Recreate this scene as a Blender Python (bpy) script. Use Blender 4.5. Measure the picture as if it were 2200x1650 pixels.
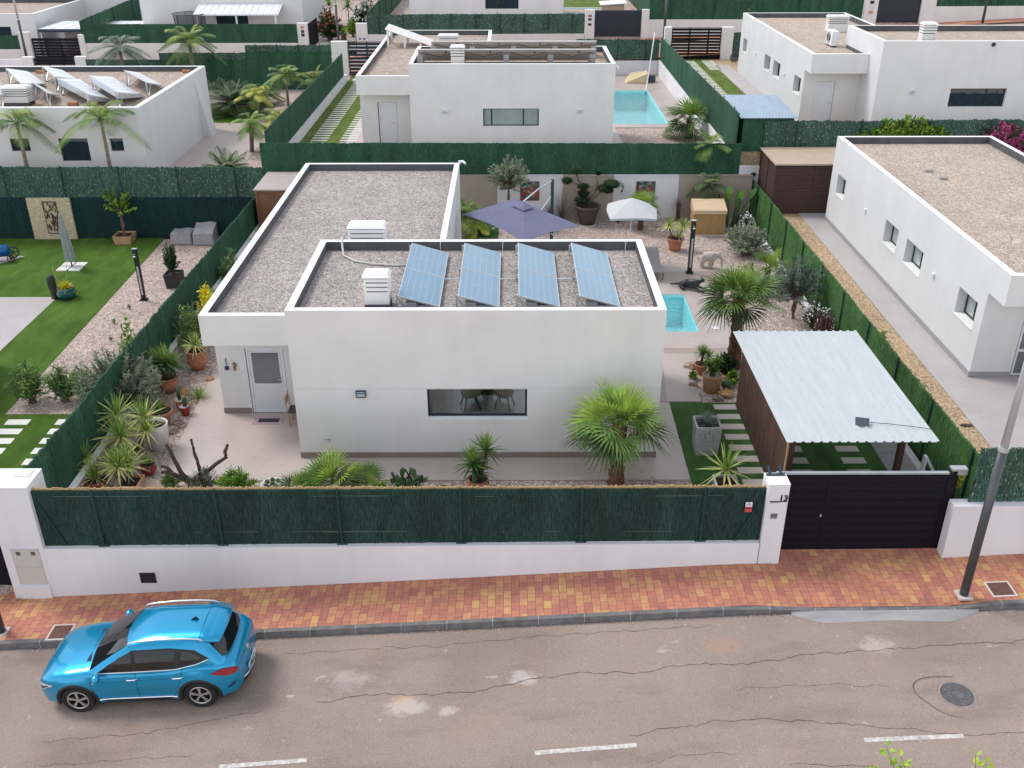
import bpy, bmesh, math, random
from math import sin, cos, pi, radians, sqrt, atan2
from mathutils import Vector, Matrix
S = bpy.context.scene
for o in list(bpy.data.objects): bpy.data.objects.remove(o)
C = S.collection
R = random.Random(7)
# ------------------------------------------------------------------ camera, sky, sun
cd = bpy.data.cameras.new("camera"); cam = bpy.data.objects.new("camera", cd); C.objects.link(cam); S.camera = cam
cd.sensor_width = 36; cd.lens = 2085.64 / 2200 * 36; cd.clip_end = 900
P_, Y_, R_ = .48373273, .00101383, .00115173
fw = Vector((sin(Y_)*cos(P_), cos(Y_)*cos(P_), -sin(P_))); rt = Vector((cos(Y_), -sin(Y_), 0)); dn = fw.cross(rt)
rt2 = cos(R_)*rt + sin(R_)*dn; dn2 = -sin(R_)*rt + cos(R_)*dn
cam.matrix_world = Matrix(((rt2.x, -dn2.x, -fw.x, 0), (rt2.y, -dn2.y, -fw.y, 0), (rt2.z, -dn2.z, -fw.z, 14), (0, 0, 0, 1)))
S.view_settings.view_transform = 'Standard'; S.view_settings.look = 'None'; S.view_settings.gamma = 1
S.view_settings.exposure = 1.16
W = bpy.data.worlds.new("World"); S.world = W; W.use_nodes = True
SUN_EL, SUN_AZ = radians(52), radians(-62)      # azimuth from +Y towards +X
nt = W.node_tree; N = nt.nodes; L = nt.links; N.clear()
out = N.new('ShaderNodeOutputWorld'); bg = N.new('ShaderNodeBackground'); sk = N.new('ShaderNodeTexSky')
sk.sky_type = 'NISHITA'; sk.sun_disc = False; sk.sun_elevation = SUN_EL; sk.sun_rotation = SUN_AZ
bg.inputs[1].default_value = .1
tc = N.new('ShaderNodeTexCoord'); mp = N.new('ShaderNodeMapping'); mp.inputs['Scale'].default_value = (1, 1, 2.2)
nz = N.new('ShaderNodeTexNoise'); nz.inputs['Scale'].default_value = 2.1; nz.inputs['Detail'].default_value = 7; nz.inputs['Roughness'].default_value = .58
rp = N.new('ShaderNodeValToRGB'); rp.color_ramp.elements[0].position = .33; rp.color_ramp.elements[1].position = .62
rp.color_ramp.elements[0].color = (.55, .55, .55, 1)
mx = N.new('ShaderNodeMixRGB')
sx_ = N.new('ShaderNodeSeparateXYZ'); hz = N.new('ShaderNodeValToRGB'); hz.color_ramp.elements[0].position = 0; hz.color_ramp.elements[0].color = (1, 1, 1, 1); hz.color_ramp.elements[1].position = .75; hz.color_ramp.elements[1].color = (.43, .445, .46, 1)
cl = N.new('ShaderNodeMixRGB'); cl.blend_type = 'MULTIPLY'; cl.inputs[0].default_value = 1; cl.inputs[1].default_value = (8.2, 8.25, 8.5, 1)
L.new(tc.outputs['Generated'], sx_.inputs[0]); L.new(sx_.outputs[2], hz.inputs[0]); L.new(hz.outputs[0], cl.inputs[2]); L.new(cl.outputs[0], mx.inputs[2])
L.new(tc.outputs['Generated'], mp.inputs[0]); L.new(mp.outputs[0], nz.inputs[0]); L.new(nz.outputs[0], rp.inputs[0])
L.new(rp.outputs[0], mx.inputs[0]); L.new(sk.outputs[0], mx.inputs[1]); L.new(mx.outputs[0], bg.inputs[0]); L.new(bg.outputs[0], out.inputs[0])
sl = bpy.data.lights.new("sun", 'SUN'); sl.energy = 1.0; sl.angle = radians(18); sl.color = (1, .96, .9)
so = bpy.data.objects.new("sun", sl); C.objects.link(so)
d = Vector((sin(SUN_AZ)*cos(SUN_EL), cos(SUN_AZ)*cos(SUN_EL), sin(SUN_EL)))
so.rotation_euler = d.to_track_quat('Z', 'Y').to_euler(); so.location = (0, 0, 40)
# ------------------------------------------------------------------ materials
def newmat(name):
    m = bpy.data.materials.new(name); m.use_nodes = True; nt = m.node_tree
    return m, nt, nt.nodes, nt.links, nt.nodes['Principled BSDF']
def coords(N, L, scale=(1, 1, 1), rot=(0, 0, 0), src='Object'):
    t = N.new('ShaderNodeTexCoord'); m = N.new('ShaderNodeMapping'); m.inputs['Scale'].default_value = scale; m.inputs['Rotation'].default_value = rot
    L.new(t.outputs[src], m.inputs[0]); return m.outputs[0]
def noise(N, L, v, scale, detail=4, rough=.55):
    n = N.new('ShaderNodeTexNoise'); n.inputs['Scale'].default_value = scale; n.inputs['Detail'].default_value = detail; n.inputs['Roughness'].default_value = rough
    L.new(v, n.inputs['Vector']); return n.outputs[0]
def ramp(N, L, f, stops, const=False):
    r = N.new('ShaderNodeValToRGB'); e = r.color_ramp.elements
    if const: r.color_ramp.interpolation = 'CONSTANT'
    while len(e) < len(stops): e.new(.5)
    for i, (p, c) in enumerate(stops):
        e[i].position = p; e[i].color = (*(c if isinstance(c, tuple) else (c, c, c)), 1)
    L.new(f, r.inputs[0]); return r.outputs[0]
def mix(N, L, f, a, b, mode='MIX'):
    m = N.new('ShaderNodeMixRGB'); m.blend_type = mode
    for i, v in enumerate((f, a, b)):
        if hasattr(v, 'node'): L.new(v, m.inputs[i])
        elif i == 0: m.inputs[0].default_value = v
        else: m.inputs[i].default_value = (*v, 1)
    return m.outputs[0]
def bump(N, L, h, pb, strength=.4, dist=.02):
    b = N.new('ShaderNodeBump'); b.inputs['Strength'].default_value = strength; b.inputs['Distance'].default_value = dist
    L.new(h, b.inputs['Height']); L.new(b.outputs[0], pb.inputs['Normal'])
def M(name, col, rough=.6, metal=0, var=.12, vs=3, bs=0, bd=.01, coat=0, spec=.5, vscale=(1, 1, 1)):
    m, nt, N, L, pb = newmat(name); v = coords(N, L, vscale)
    n = noise(N, L, v, vs, 5)
    k = ramp(N, L, n, [(.3, 1 - var), (.7, 1 + var * .6)])
    L.new(mix(N, L, 1, col, k, 'MULTIPLY'), pb.inputs['Base Color'])
    pb.inputs['Roughness'].default_value = rough; pb.inputs['Metallic'].default_value = metal
    pb.inputs['Coat Weight'].default_value = coat; pb.inputs['Specular IOR Level'].default_value = spec
    if bs: bump(N, L, noise(N, L, v, bs, 4), pb, .5, bd)
    return m
def M_plaster(name, col, dirt=.06):
    m, nt, N, L, pb = newmat(name); v = coords(N, L)
    a = ramp(N, L, noise(N, L, v, .7, 5), [(.3, 1 - dirt), (.7, 1.0)])
    v2 = coords(N, L, (3, 3, .25))
    b = ramp(N, L, noise(N, L, v2, .9, 6), [(.3, 1 - dirt * .45), (.65, 1.0)])
    c = mix(N, L, 1, a, b, 'MULTIPLY')
    L.new(mix(N, L, 1, col, c, 'MULTIPLY'), pb.inputs['Base Color']); pb.inputs['Roughness'].default_value = .85
    bump(N, L, noise(N, L, v, 60, 3), pb, .15, .004); return m
def M_gravel(name, cols, scale=24, big=.15):
    m, nt, N, L, pb = newmat(name); v = coords(N, L)
    vo = N.new('ShaderNodeTexVoronoi'); vo.inputs['Scale'].default_value = scale; L.new(v, vo.inputs['Vector'])
    sp = N.new('ShaderNodeSeparateColor'); L.new(vo.outputs['Color'], sp.inputs[0])
    c = ramp(N, L, sp.outputs[0], [(i / len(cols), k) for i, k in enumerate(cols)], True)
    e = ramp(N, L, vo.outputs['Distance'], [(.25, 1.0), (.8, .5)])
    c = mix(N, L, 1, c, e, 'MULTIPLY')
    vo2 = N.new('ShaderNodeTexVoronoi'); vo2.inputs['Scale'].default_value = scale * .37; L.new(v, vo2.inputs['Vector'])
    s2 = N.new('ShaderNodeSeparateColor'); L.new(vo2.outputs['Color'], s2.inputs[0])
    c = mix(N, L, 1, c, ramp(N, L, s2.outputs[1], [(0, .82), (1, 1.14)]), 'MULTIPLY')
    b = ramp(N, L, noise(N, L, v, .6, 5), [(.3, 1 - big), (.7, 1 + big * .5)])
    L.new(mix(N, L, 1, c, b, 'MULTIPLY'), pb.inputs['Base Color']); pb.inputs['Roughness'].default_value = .9
    bump(N, L, vo.outputs['Distance'], pb, .8, -.02); return m
def M_turf(name, c1, c2, c3):
    m, nt, N, L, pb = newmat(name); v = coords(N, L)
    a = ramp(N, L, noise(N, L, v, .55, 4), [(.35, c1), (.65, c2)])
    v2 = coords(N, L, (1, .35, 1), (0, 0, .9)); b = ramp(N, L, noise(N, L, v2, 2.2, 4), [(.4, .82), (.62, 1.12)])
    g = ramp(N, L, noise(N, L, v, 55, 3, .7), [(.35, .72), (.65, 1.25)])
    c = mix(N, L, 1, mix(N, L, 1, a, b, 'MULTIPLY'), g, 'MULTIPLY')
    L.new(c, pb.inputs['Base Color']); pb.inputs['Roughness'].default_value = .95; pb.inputs['Specular IOR Level'].default_value = .2
    bump(N, L, noise(N, L, v, 70, 3), pb, .8, .03); return m
def M_tiles(name, col, w, h, grout=.8, var=.05, rough=.45, off=.5):
    m, nt, N, L, pb = newmat(name); v = coords(N, L)
    b = N.new('ShaderNodeTexBrick'); b.inputs['Scale'].default_value = 1; b.inputs['Brick Width'].default_value = w; b.inputs['Row Height'].default_value = h
    b.inputs['Mortar Size'].default_value = .004; b.offset = off
    b.inputs['Color1'].default_value = (1 - var, 1 - var, 1 - var, 1); b.inputs['Color2'].default_value = (1 + var, 1 + var, 1 + var, 1); b.inputs['Mortar'].default_value = (grout,) * 3 + (1,)
    L.new(v, b.inputs['Vector'])
    n = ramp(N, L, noise(N, L, v, .8, 6), [(.3, .9), (.7, 1.05)])
    n2 = ramp(N, L, noise(N, L, v, 9, 4), [(.3, .95), (.7, 1.03)])
    c = mix(N, L, 1, mix(N, L, 1, mix(N, L, 1, col, b.outputs[0], 'MULTIPLY'), n, 'MULTIPLY'), n2, 'MULTIPLY')
    L.new(c, pb.inputs['Base Color']); pb.inputs['Roughness'].default_value = rough; return m
def M_pavers(name):
    m, nt, N, L, pb = newmat(name); v = coords(N, L, (1, 1, 1), (0, 0, pi / 2))
    def br(c1, c2, mo, seed):
        b = N.new('ShaderNodeTexBrick'); b.inputs['Scale'].default_value = 1; b.inputs['Brick Width'].default_value = .262; b.inputs['Row Height'].default_value = .178
        b.inputs['Mortar Size'].default_value = .0045; b.inputs['Bias'].default_value = seed
        b.inputs['Color1'].default_value = (*c1, 1); b.inputs['Color2'].default_value = (*c2, 1); b.inputs['Mortar'].default_value = (*mo, 1)
        L.new(v, b.inputs['Vector']); return b
    b = br((0, 0, 0), (1, 1, 1), (0, 0, 0), 0)
    t = mix(N, L, .55, b.outputs[0], noise(N, L, v, 1.1, 3), 'MIX')
    c = ramp(N, L, t, [(.16, (.37, .135, .12)), (.38, (.47, .18, .125)), (.54, (.52, .215, .13)), (.67, (.56, .28, .14)), (.78, (.60, .36, .14))])
    n = ramp(N, L, noise(N, L, v, 7, 4), [(.3, .86), (.7, 1.12)])
    c = mix(N, L, 1, c, n, 'MULTIPLY'); d = ramp(N, L, noise(N, L, v, .45, 4), [(.35, .85), (.6, 1.04)])
    c = mix(N, L, 1, c, d, 'MULTIPLY')
    c = mix(N, L, b.outputs['Fac'], c, (.16, .08, .07))
    sp = ramp(N, L, noise(N, L, v, 21, 2, .3), [(.74, 0.0), (.78, 1.0)])
    c = mix(N, L, mix(N, L, 1, sp, (.45, .45, .45), 'MULTIPLY'), c, (.62, .52, .48))
    L.new(c, pb.inputs['Base Color']); pb.inputs['Roughness'].default_value = .8
    bump(N, L, b.outputs['Fac'], pb, .5, -.01); return m
STAINS = [(-3.35, 14.9, .95, (.56, .50, .47), .45, .26), (-2.1, 14.1, .85, (.60, .55, .52), .5, .27), (.25, 14.75, .7, (.60, .56, .53), .55, .3), (7.55, 15.3, .9, (.58, .50, .47), .45, .3), (-2.2, 14.3, .5, (.55, .36, .22), .5, .28), (4.4, 15.4, .95, (.45, .27, .18), .4, .3), (-1.3, 13.95, .5, (.6, .55, .5), .5, .3)]
def M_asphalt(name):
    m, nt, N, L, pb = newmat(name); v = coords(N, L)
    a = ramp(N, L, noise(N, L, v, .35, 6), [(.3, (.262, .200, .175)), (.5, (.305, .240, .208)), (.72, (.345, .266, .235))])
    g = ramp(N, L, noise(N, L, v, 42, 3, .75), [(.28, .66), (.5, 1.0), (.74, 1.36)])
    c = mix(N, L, 1, a, g, 'MULTIPLY')
    st = ramp(N, L, noise(N, L, coords(N, L, (1, 2.2, 1)), 1.05, 9, .66), [(.645, 0.0), (.69, 1.0)])
    c = mix(N, L, mix(N, L, 1, st, (.5, .5, .5), 'MULTIPLY'), c, (.62, .56, .54))
    sp = ramp(N, L, noise(N, L, v, 5.5, 5, .7), [(.655, 0.0), (.69, 1.0)])
    c = mix(N, L, mix(N, L, 1, sp, (.4, .4, .4), 'MULTIPLY'), c, (.6, .5, .47))
    dk = ramp(N, L, noise(N, L, coords(N, L, (.35, 1, 1)), 1.4, 5), [(.3, .78), (.5, 1.0)])
    for (sx, sy, sr, sc, amt, th) in STAINS:
        q = N.new('ShaderNodeVectorMath'); q.operation = 'DISTANCE'; xy = N.new('ShaderNodeVectorMath'); xy.operation = 'MULTIPLY'; xy.inputs[1].default_value = (1, 1.5, 0); L.new(v, xy.inputs[0]); L.new(xy.outputs[0], q.inputs[0]); q.inputs[1].default_value = (sx, sy * 1.5, 0)
        dm = ramp(N, L, q.outputs['Value'], [(sr * .15, 1.0), (sr, 0.0)]); nn = noise(N, L, v, 4.5, 8, .72); su = N.new('ShaderNodeMath'); su.operation = 'MULTIPLY'; L.new(dm, su.inputs[0]); L.new(nn, su.inputs[1])
        c = mix(N, L, mix(N, L, 1, ramp(N, L, su.outputs[0], [(th, 0.0), (th + .16, 1.0)]), (amt,) * 3, 'MULTIPLY'), c, sc)
    rs = ramp(N, L, noise(N, L, v, .5, 3), [(.62, 0.0), (.75, 1.0)])
    c = mix(N, L, mix(N, L, 1, rs, (.35,) * 3, 'MULTIPLY'), c, (.42, .25, .17))
    c = mix(N, L, 1, c, dk, 'MULTIPLY')
    L.new(c, pb.inputs['Base Color']); pb.inputs['Roughness'].default_value = .88
    bump(N, L, noise(N, L, v, 90, 2), pb, .5, .006); return m
def M_hedge(name, c1, c2, c3, holes=None, seam=None, glint=None):
    m, nt, N, L, pb = newmat(name); v = coords(N, L, (1, 1, .09)); w = coords(N, L)
    a = ramp(N, L, noise(N, L, v, 42, 4, .65), [(.3, c1), (.5, c2), (.72, c3)])
    b = ramp(N, L, noise(N, L, coords(N, L, (1, 1, .25)), 1.6, 5), [(.3, .68), (.7, 1.3)])
    c = mix(N, L, 1, a, b, 'MULTIPLY')
    f = ramp(N, L, noise(N, L, coords(N, L, (1, 1, .3)), 30, 3, .7), [(.3, .6), (.7, 1.4)])
    c = mix(N, L, 1, c, f, 'MULTIPLY')
    if glint:
        gl = ramp(N, L, noise(N, L, coords(N, L, (1, 1, .28)), 27, 3, .6), [(.6, 0.0), (.68, 1.0)])  # pale speckles paint glints and bright background into the screen colour
        c = mix(N, L, mix(N, L, 1, gl, (.75,) * 3, 'MULTIPLY'), c, glint)
    L.new(c, pb.inputs['Base Color']); pb.inputs['Roughness'].default_value = .55 if glint else .8; pb.inputs['Specular IOR Level'].default_value = .25
    bump(N, L, noise(N, L, v, 60, 3), pb, .9, .03)
    if holes:
        h = ramp(N, L, noise(N, L, coords(N, L, (1, 1, .3)), 24, 3, .65), [(holes, 0.0), (holes + .03, 1.0)])
        L.new(h, pb.inputs['Alpha'])
    return m
def M_leaf(name, col, tr=.25, rough=.5, var=.3):
    m, nt, N, L, pb = newmat(name); v = coords(N, L)
    k = ramp(N, L, noise(N, L, v, 3.5, 4), [(.3, 1 - var), (.7, 1 + var)])
    oi = N.new('ShaderNodeObjectInfo')
    k2 = ramp(N, L, oi.outputs['Random'], [(0, .9), (1, 1.1)])
    c = mix(N, L, 1, mix(N, L, 1, col, k, 'MULTIPLY'), k2, 'MULTIPLY')
    L.new(c, pb.inputs['Base Color']); pb.inputs['Roughness'].default_value = rough; pb.inputs['Specular IOR Level'].default_value = .3
    t = N.new('ShaderNodeBsdfTranslucent'); L.new(c, t.inputs[0]); ms = N.new('ShaderNodeMixShader'); ms.inputs[0].default_value = tr
    o = N['Material Output']; L.new(pb.outputs[0], ms.inputs[1]); L.new(t.outputs[0], ms.inputs[2]); L.new(ms.outputs[0], o.inputs[0]); return m
def M_glass(name, tint=(.82, .88, .88), rough=.02, mixf=.35):
    m, nt, N, L, pb = newmat(name)
    t = N.new('ShaderNodeBsdfTransparent'); t.inputs[0].default_value = (*tint, 1)
    g = N.new('ShaderNodeBsdfGlossy'); g.inputs['Roughness'].default_value = rough; g.inputs[0].default_value = (.9, .95, 1, 1)
    fr = N.new('ShaderNodeFresnel'); fr.inputs[0].default_value = 1.5
    mt = N.new('ShaderNodeMath'); mt.operation = 'MULTIPLY_ADD'; mt.inputs[1].default_value = .6; mt.inputs[2].default_value = mixf * .1
    L.new(fr.outputs[0], mt.inputs[0]); ms = N.new('ShaderNodeMixShader'); L.new(mt.outputs[0], ms.inputs[0])
    L.new(t.outputs[0], ms.inputs[1]); L.new(g.outputs[0], ms.inputs[2]); L.new(ms.outputs[0], N['Material Output'].inputs[0]); return m
def M_water(name):
    m, nt, N, L, pb = newmat(name); v = coords(N, L, (1, 1.6, 1))
    t = N.new('ShaderNodeBsdfTransparent'); t.inputs[0].default_value = (.74, .97, .98, 1)
    g = N.new('ShaderNodeBsdfGlossy'); g.inputs['Roughness'].default_value = .03
    b = N.new('ShaderNodeBump'); b.inputs['Strength'].default_value = .9; b.inputs['Distance'].default_value = .06
    L.new(noise(N, L, v, 3.2, 4, .55), b.inputs['Height']); L.new(b.outputs[0], g.inputs['Normal'])
    fr = N.new('ShaderNodeFresnel'); fr.inputs[0].default_value = 1.33; L.new(b.outputs[0], fr.inputs['Normal'])
    mt = N.new('ShaderNodeMath'); mt.operation = 'MULTIPLY_ADD'; mt.inputs[1].default_value = 1.7; mt.inputs[2].default_value = .05; L.new(fr.outputs[0], mt.inputs[0])
    ms = N.new('ShaderNodeMixShader'); L.new(mt.outputs[0], ms.inputs[0]); L.new(t.outputs[0], ms.inputs[1]); L.new(g.outputs[0], ms.inputs[2])
    L.new(ms.outputs[0], N['Material Output'].inputs[0]); return m
def M_pooltile(name):
    m, nt, N, L, pb = newmat(name); v = coords(N, L)
    n = N.new('ShaderNodeTexVoronoi'); n.feature = 'DISTANCE_TO_EDGE'; n.inputs['Scale'].default_value = 3.4
    w = N.new('ShaderNodeVectorMath'); w.operation = 'ADD'
    nn = N.new('ShaderNodeTexNoise'); nn.inputs['Scale'].default_value = 2.5; L.new(v, nn.inputs['Vector']); L.new(v, w.inputs[0]); L.new(nn.outputs['Color'], w.inputs[1]); L.new(w.outputs[0], n.inputs['Vector'])
    c = ramp(N, L, n.outputs['Distance'], [(.0, (.50, .88, .91)), (.2, (.38, .84, .88)), (.4, (.32, .81, .86))])  # pale warped cell lines paint rippling water light into the basin colour
    L.new(c, pb.inputs['Base Color']); pb.inputs['Roughness'].default_value = .4; return m
def M_solar(name):
    m, nt, N, L, pb = newmat(name); v = coords(N, L)
    b = N.new('ShaderNodeTexBrick'); b.offset = 0; b.inputs['Scale'].default_value = 1; b.inputs['Brick Width'].default_value = .174; b.inputs['Row Height'].default_value = .99
    b.inputs['Mortar Size'].default_value = .005; b.inputs['Color1'].default_value = (.11, .24, .36, 1); b.inputs['Color2'].default_value = (.12, .26, .385, 1); b.inputs['Mortar'].default_value = (.30, .42, .53, 1)
    L.new(v, b.inputs['Vector']); L.new(b.outputs[0], pb.inputs['Base Color']); pb.inputs['Roughness'].default_value = .3; pb.inputs['Coat Weight'].default_value = .35
    pb.inputs['Coat Roughness'].default_value = .1; pb.inputs['Specular IOR Level'].default_value = .5; return m
def M_wood(name, c1, c2, scale=(14, 14, .6), rough=.7):
    m, nt, N, L, pb = newmat(name); v = coords(N, L, scale)
    c = ramp(N, L, noise(N, L, v, 1.5, 6, .6), [(.3, c1), (.7, c2)])
    L.new(c, pb.inputs['Base Color']); pb.inputs['Roughness'].default_value = rough; bump(N, L, noise(N, L, v, 2, 4), pb, .4, .01); return m

m_white = M_plaster('side_light_plaster', (.69, .695, .71), .08)  # bluish tone puts the sky light on side walls into the colour
m_front = M_plaster('front_light_plaster', (.775, .765, .75), .09)  # same white plaster, toned for how light falls on the fronts
m_wall = M_plaster('white_wall_paint', (.79, .785, .81), .1)
m_beige = M_plaster('beige_render', (.44, .37, .31), .12)
m_cap = M_plaster('white_coping_top_light', (.86, .86, .85), .1)  # coping white, also paints brighter top light onto the parapets
m_lining = M('dark_bitumen_lining', (.085, .09, .098), .7, var=.25, vs=2)
m_roofgr = M_gravel('roof_gravel', [(.52, .44, .40), (.42, .38, .36), (.66, .59, .55), (.33, .29, .29), (.58, .47, .41), (.47, .48, .49)], 24)
m_roofgr2 = M_gravel('cream_roof_gravel', [(.66, .53, .43), (.56, .46, .38), (.76, .65, .55), (.48, .38, .31), (.70, .56, .45)], 27)
m_roofgr3 = M_gravel('tan_roof_gravel', [(.58, .47, .39), (.50, .40, .33), (.67, .56, .48), (.43, .34, .28)], 18)
m_gravel = M_gravel('garden_gravel', [(.62, .50, .44), (.50, .40, .35), (.76, .65, .59), (.38, .29, .26), (.66, .53, .46)], 22)
m_gravpink = M_gravel('pink_gravel', [(.68, .52, .46), (.57, .44, .39), (.78, .64, .57), (.48, .36, .32)], 21)
m_gravsand = M_gravel('sandy_gravel', [(.66, .48, .30), (.57, .40, .24), (.76, .58, .38), (.44, .31, .19)], 24)
m_patio = M_tiles('patio_tiles', (.475, .405, .37), 1.2, .6, .93, .02)
m_patio2 = M_tiles('grey_paving', (.47, .43, .43), 2.4, 1.2, .96, .02)
m_deck = M_tiles('wood_look_tiles', (.36, .29, .25), 1.2, .2, .85, .07)
m_turf = M_turf('dark_artificial_turf', (.056, .13, .035), (.074, .17, .047), 0)
m_turf2 = M_turf('bright_artificial_turf', (.064, .134, .017), (.09, .172, .025), 0)
m_turf3 = M_turf('olive_turf', (.105, .16, .03), (.13, .195, .04), 0)
m_slab = M('stepping_slab', (.60, .53, .50), .8, var=.08, vs=2)
m_slabw = M('white_stepping_slab', (.74, .72, .68), .8, var=.08, vs=2)
m_pavers = M_pavers('red_yellow_pavers')
m_road = M_asphalt('aged_asphalt')
m_kerb = M('grey_kerb_stone', (.17, .165, .165), .85, var=.35, vs=4, bs=30)
m_conc = M('smooth_concrete', (.33, .325, .33), .8, var=.22, vs=2.2, vscale=(.4, 1.6, 1))
m_paint = M('worn_road_paint', (.58, .55, .51), .85, var=.4, vs=14)
m_crack = M('crack_fill', (.12, .085, .075), .95, var=.3)
m_hedge = M_hedge('dark_brush_screen', (.007, .020, .0165), (.016, .046, .038), (.040, .082, .068))
m_hedgeg = M_hedge('green_hedge_screen', (.018, .06, .022), (.046, .13, .036), (.13, .26, .08))
m_hedgeb = M_hedge('green_mesh_screen', (.013, .05, .032), (.026, .088, .052), (.06, .145, .085))
m_hedgel = M_hedge('leafy_pvc_screen', (.014, .046, .036), (.036, .10, .072), (.10, .17, .13), .385, None, (.62, .63, .60))
m_hedgen = M_hedge('navy_netting', (.003, .016, .02), (.007, .034, .034), (.012, .055, .05))
m_post = M('green_fence_post', (.004, .045, .038), .6)
m_cane = M_wood('natural_cane', (.40, .25, .12), (.62, .44, .24), (30, 30, 1))
m_black = M('black_gate_metal', (.005, .005, .010), .65, var=.1, spec=.25)
m_navy = M('navy_gate_metal', (.012, .02, .035), .5, var=.1)
m_steel = M('galvanised_steel', (.50, .53, .56), .35, .7)
m_alu = M('aluminium', (.62, .64, .66), .35, .6)
m_bracket = M('dark_steel', (.05, .07, .10), .45, .5)
m_frame = M('black_window_frame', (.012, .016, .018), .4)
m_wframe = M('white_frame', (.78, .80, .84), .4)
m_doorw = M('white_door', (.72, .74, .78), .4, var=.04)
m_glassg = M('frosted_grey_glass', (.16, .165, .175), .25, var=.1, coat=1)
m_glassd = M('dark_window_glass', (.02, .035, .05), .05, coat=1, spec=1)
m_glassb = M('pale_window_glass', (.36, .42, .42), .06, coat=1, spec=1)
m_glass = M_glass('clear_glass')
m_water = M_water('pool_water'); m_pool = M_pooltile('caustic_pool_tiles')
m_solar = M_solar('solar_cells'); m_solar2 = M('solar_thermal_glass', (.66, .71, .78), .4, var=.06)  # cells and thermal glass hold reflected sky in their base colours
m_plinth = M_plaster('taupe_plinth', (.28, .235, .21), .1); m_plinthg = M_plaster('grey_plinth', (.36, .35, .36), .1)
m_terra = M('terracotta', (.47, .20, .11), .8, var=.25, vs=6); m_terrad = M('red_terracotta', (.36, .085, .05), .6, var=.2, vs=6)
m_terral = M('pale_clay', (.56, .33, .19), .8, var=.2, vs=6); m_redglaze = M('red_glaze', (.28, .03, .03), .4)
m_soil = M('potting_soil', (.04, .025, .018), .95, var=.4, vs=20, bs=30); m_pebble = M_gravel('white_pebbles', [(.62, .58, .52), (.7, .68, .63), (.5, .45, .4)], 40)
m_potw = M('white_ceramic', (.75, .74, .74), .4); m_potb = M('brown_plastic_pot', (.085, .06, .05), .6); m_pott = M('teal_glaze', (.0, .085, .10), .15, coat=1)
m_potg = M('whitewashed_planter', (.50, .49, .50), .8, var=.2, vs=3, vscale=(.3, .3, 3)); m_potbk = M('black_planter', (.03, .028, .03), .6)
m_bark = M_wood('grey_bark', (.10, .065, .05), (.22, .16, .12), (6, 6, 2), .9)
m_barkd = M_wood('dark_bark', (.035, .022, .018), (.13, .09, .075), (8, 8, 2), .9)
m_palmtr = M_wood('palm_trunk_bark', (.07, .03, .018), (.26, .13, .075), (5, 5, 9), .9)
m_palmb = M('leaf_base_scale', (.17, .085, .05), .9, var=.5, vs=9)
m_thinbark = M_wood('ringed_bark', (.16, .12, .09), (.32, .25, .2), (3, 3, 14), .9)
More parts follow.
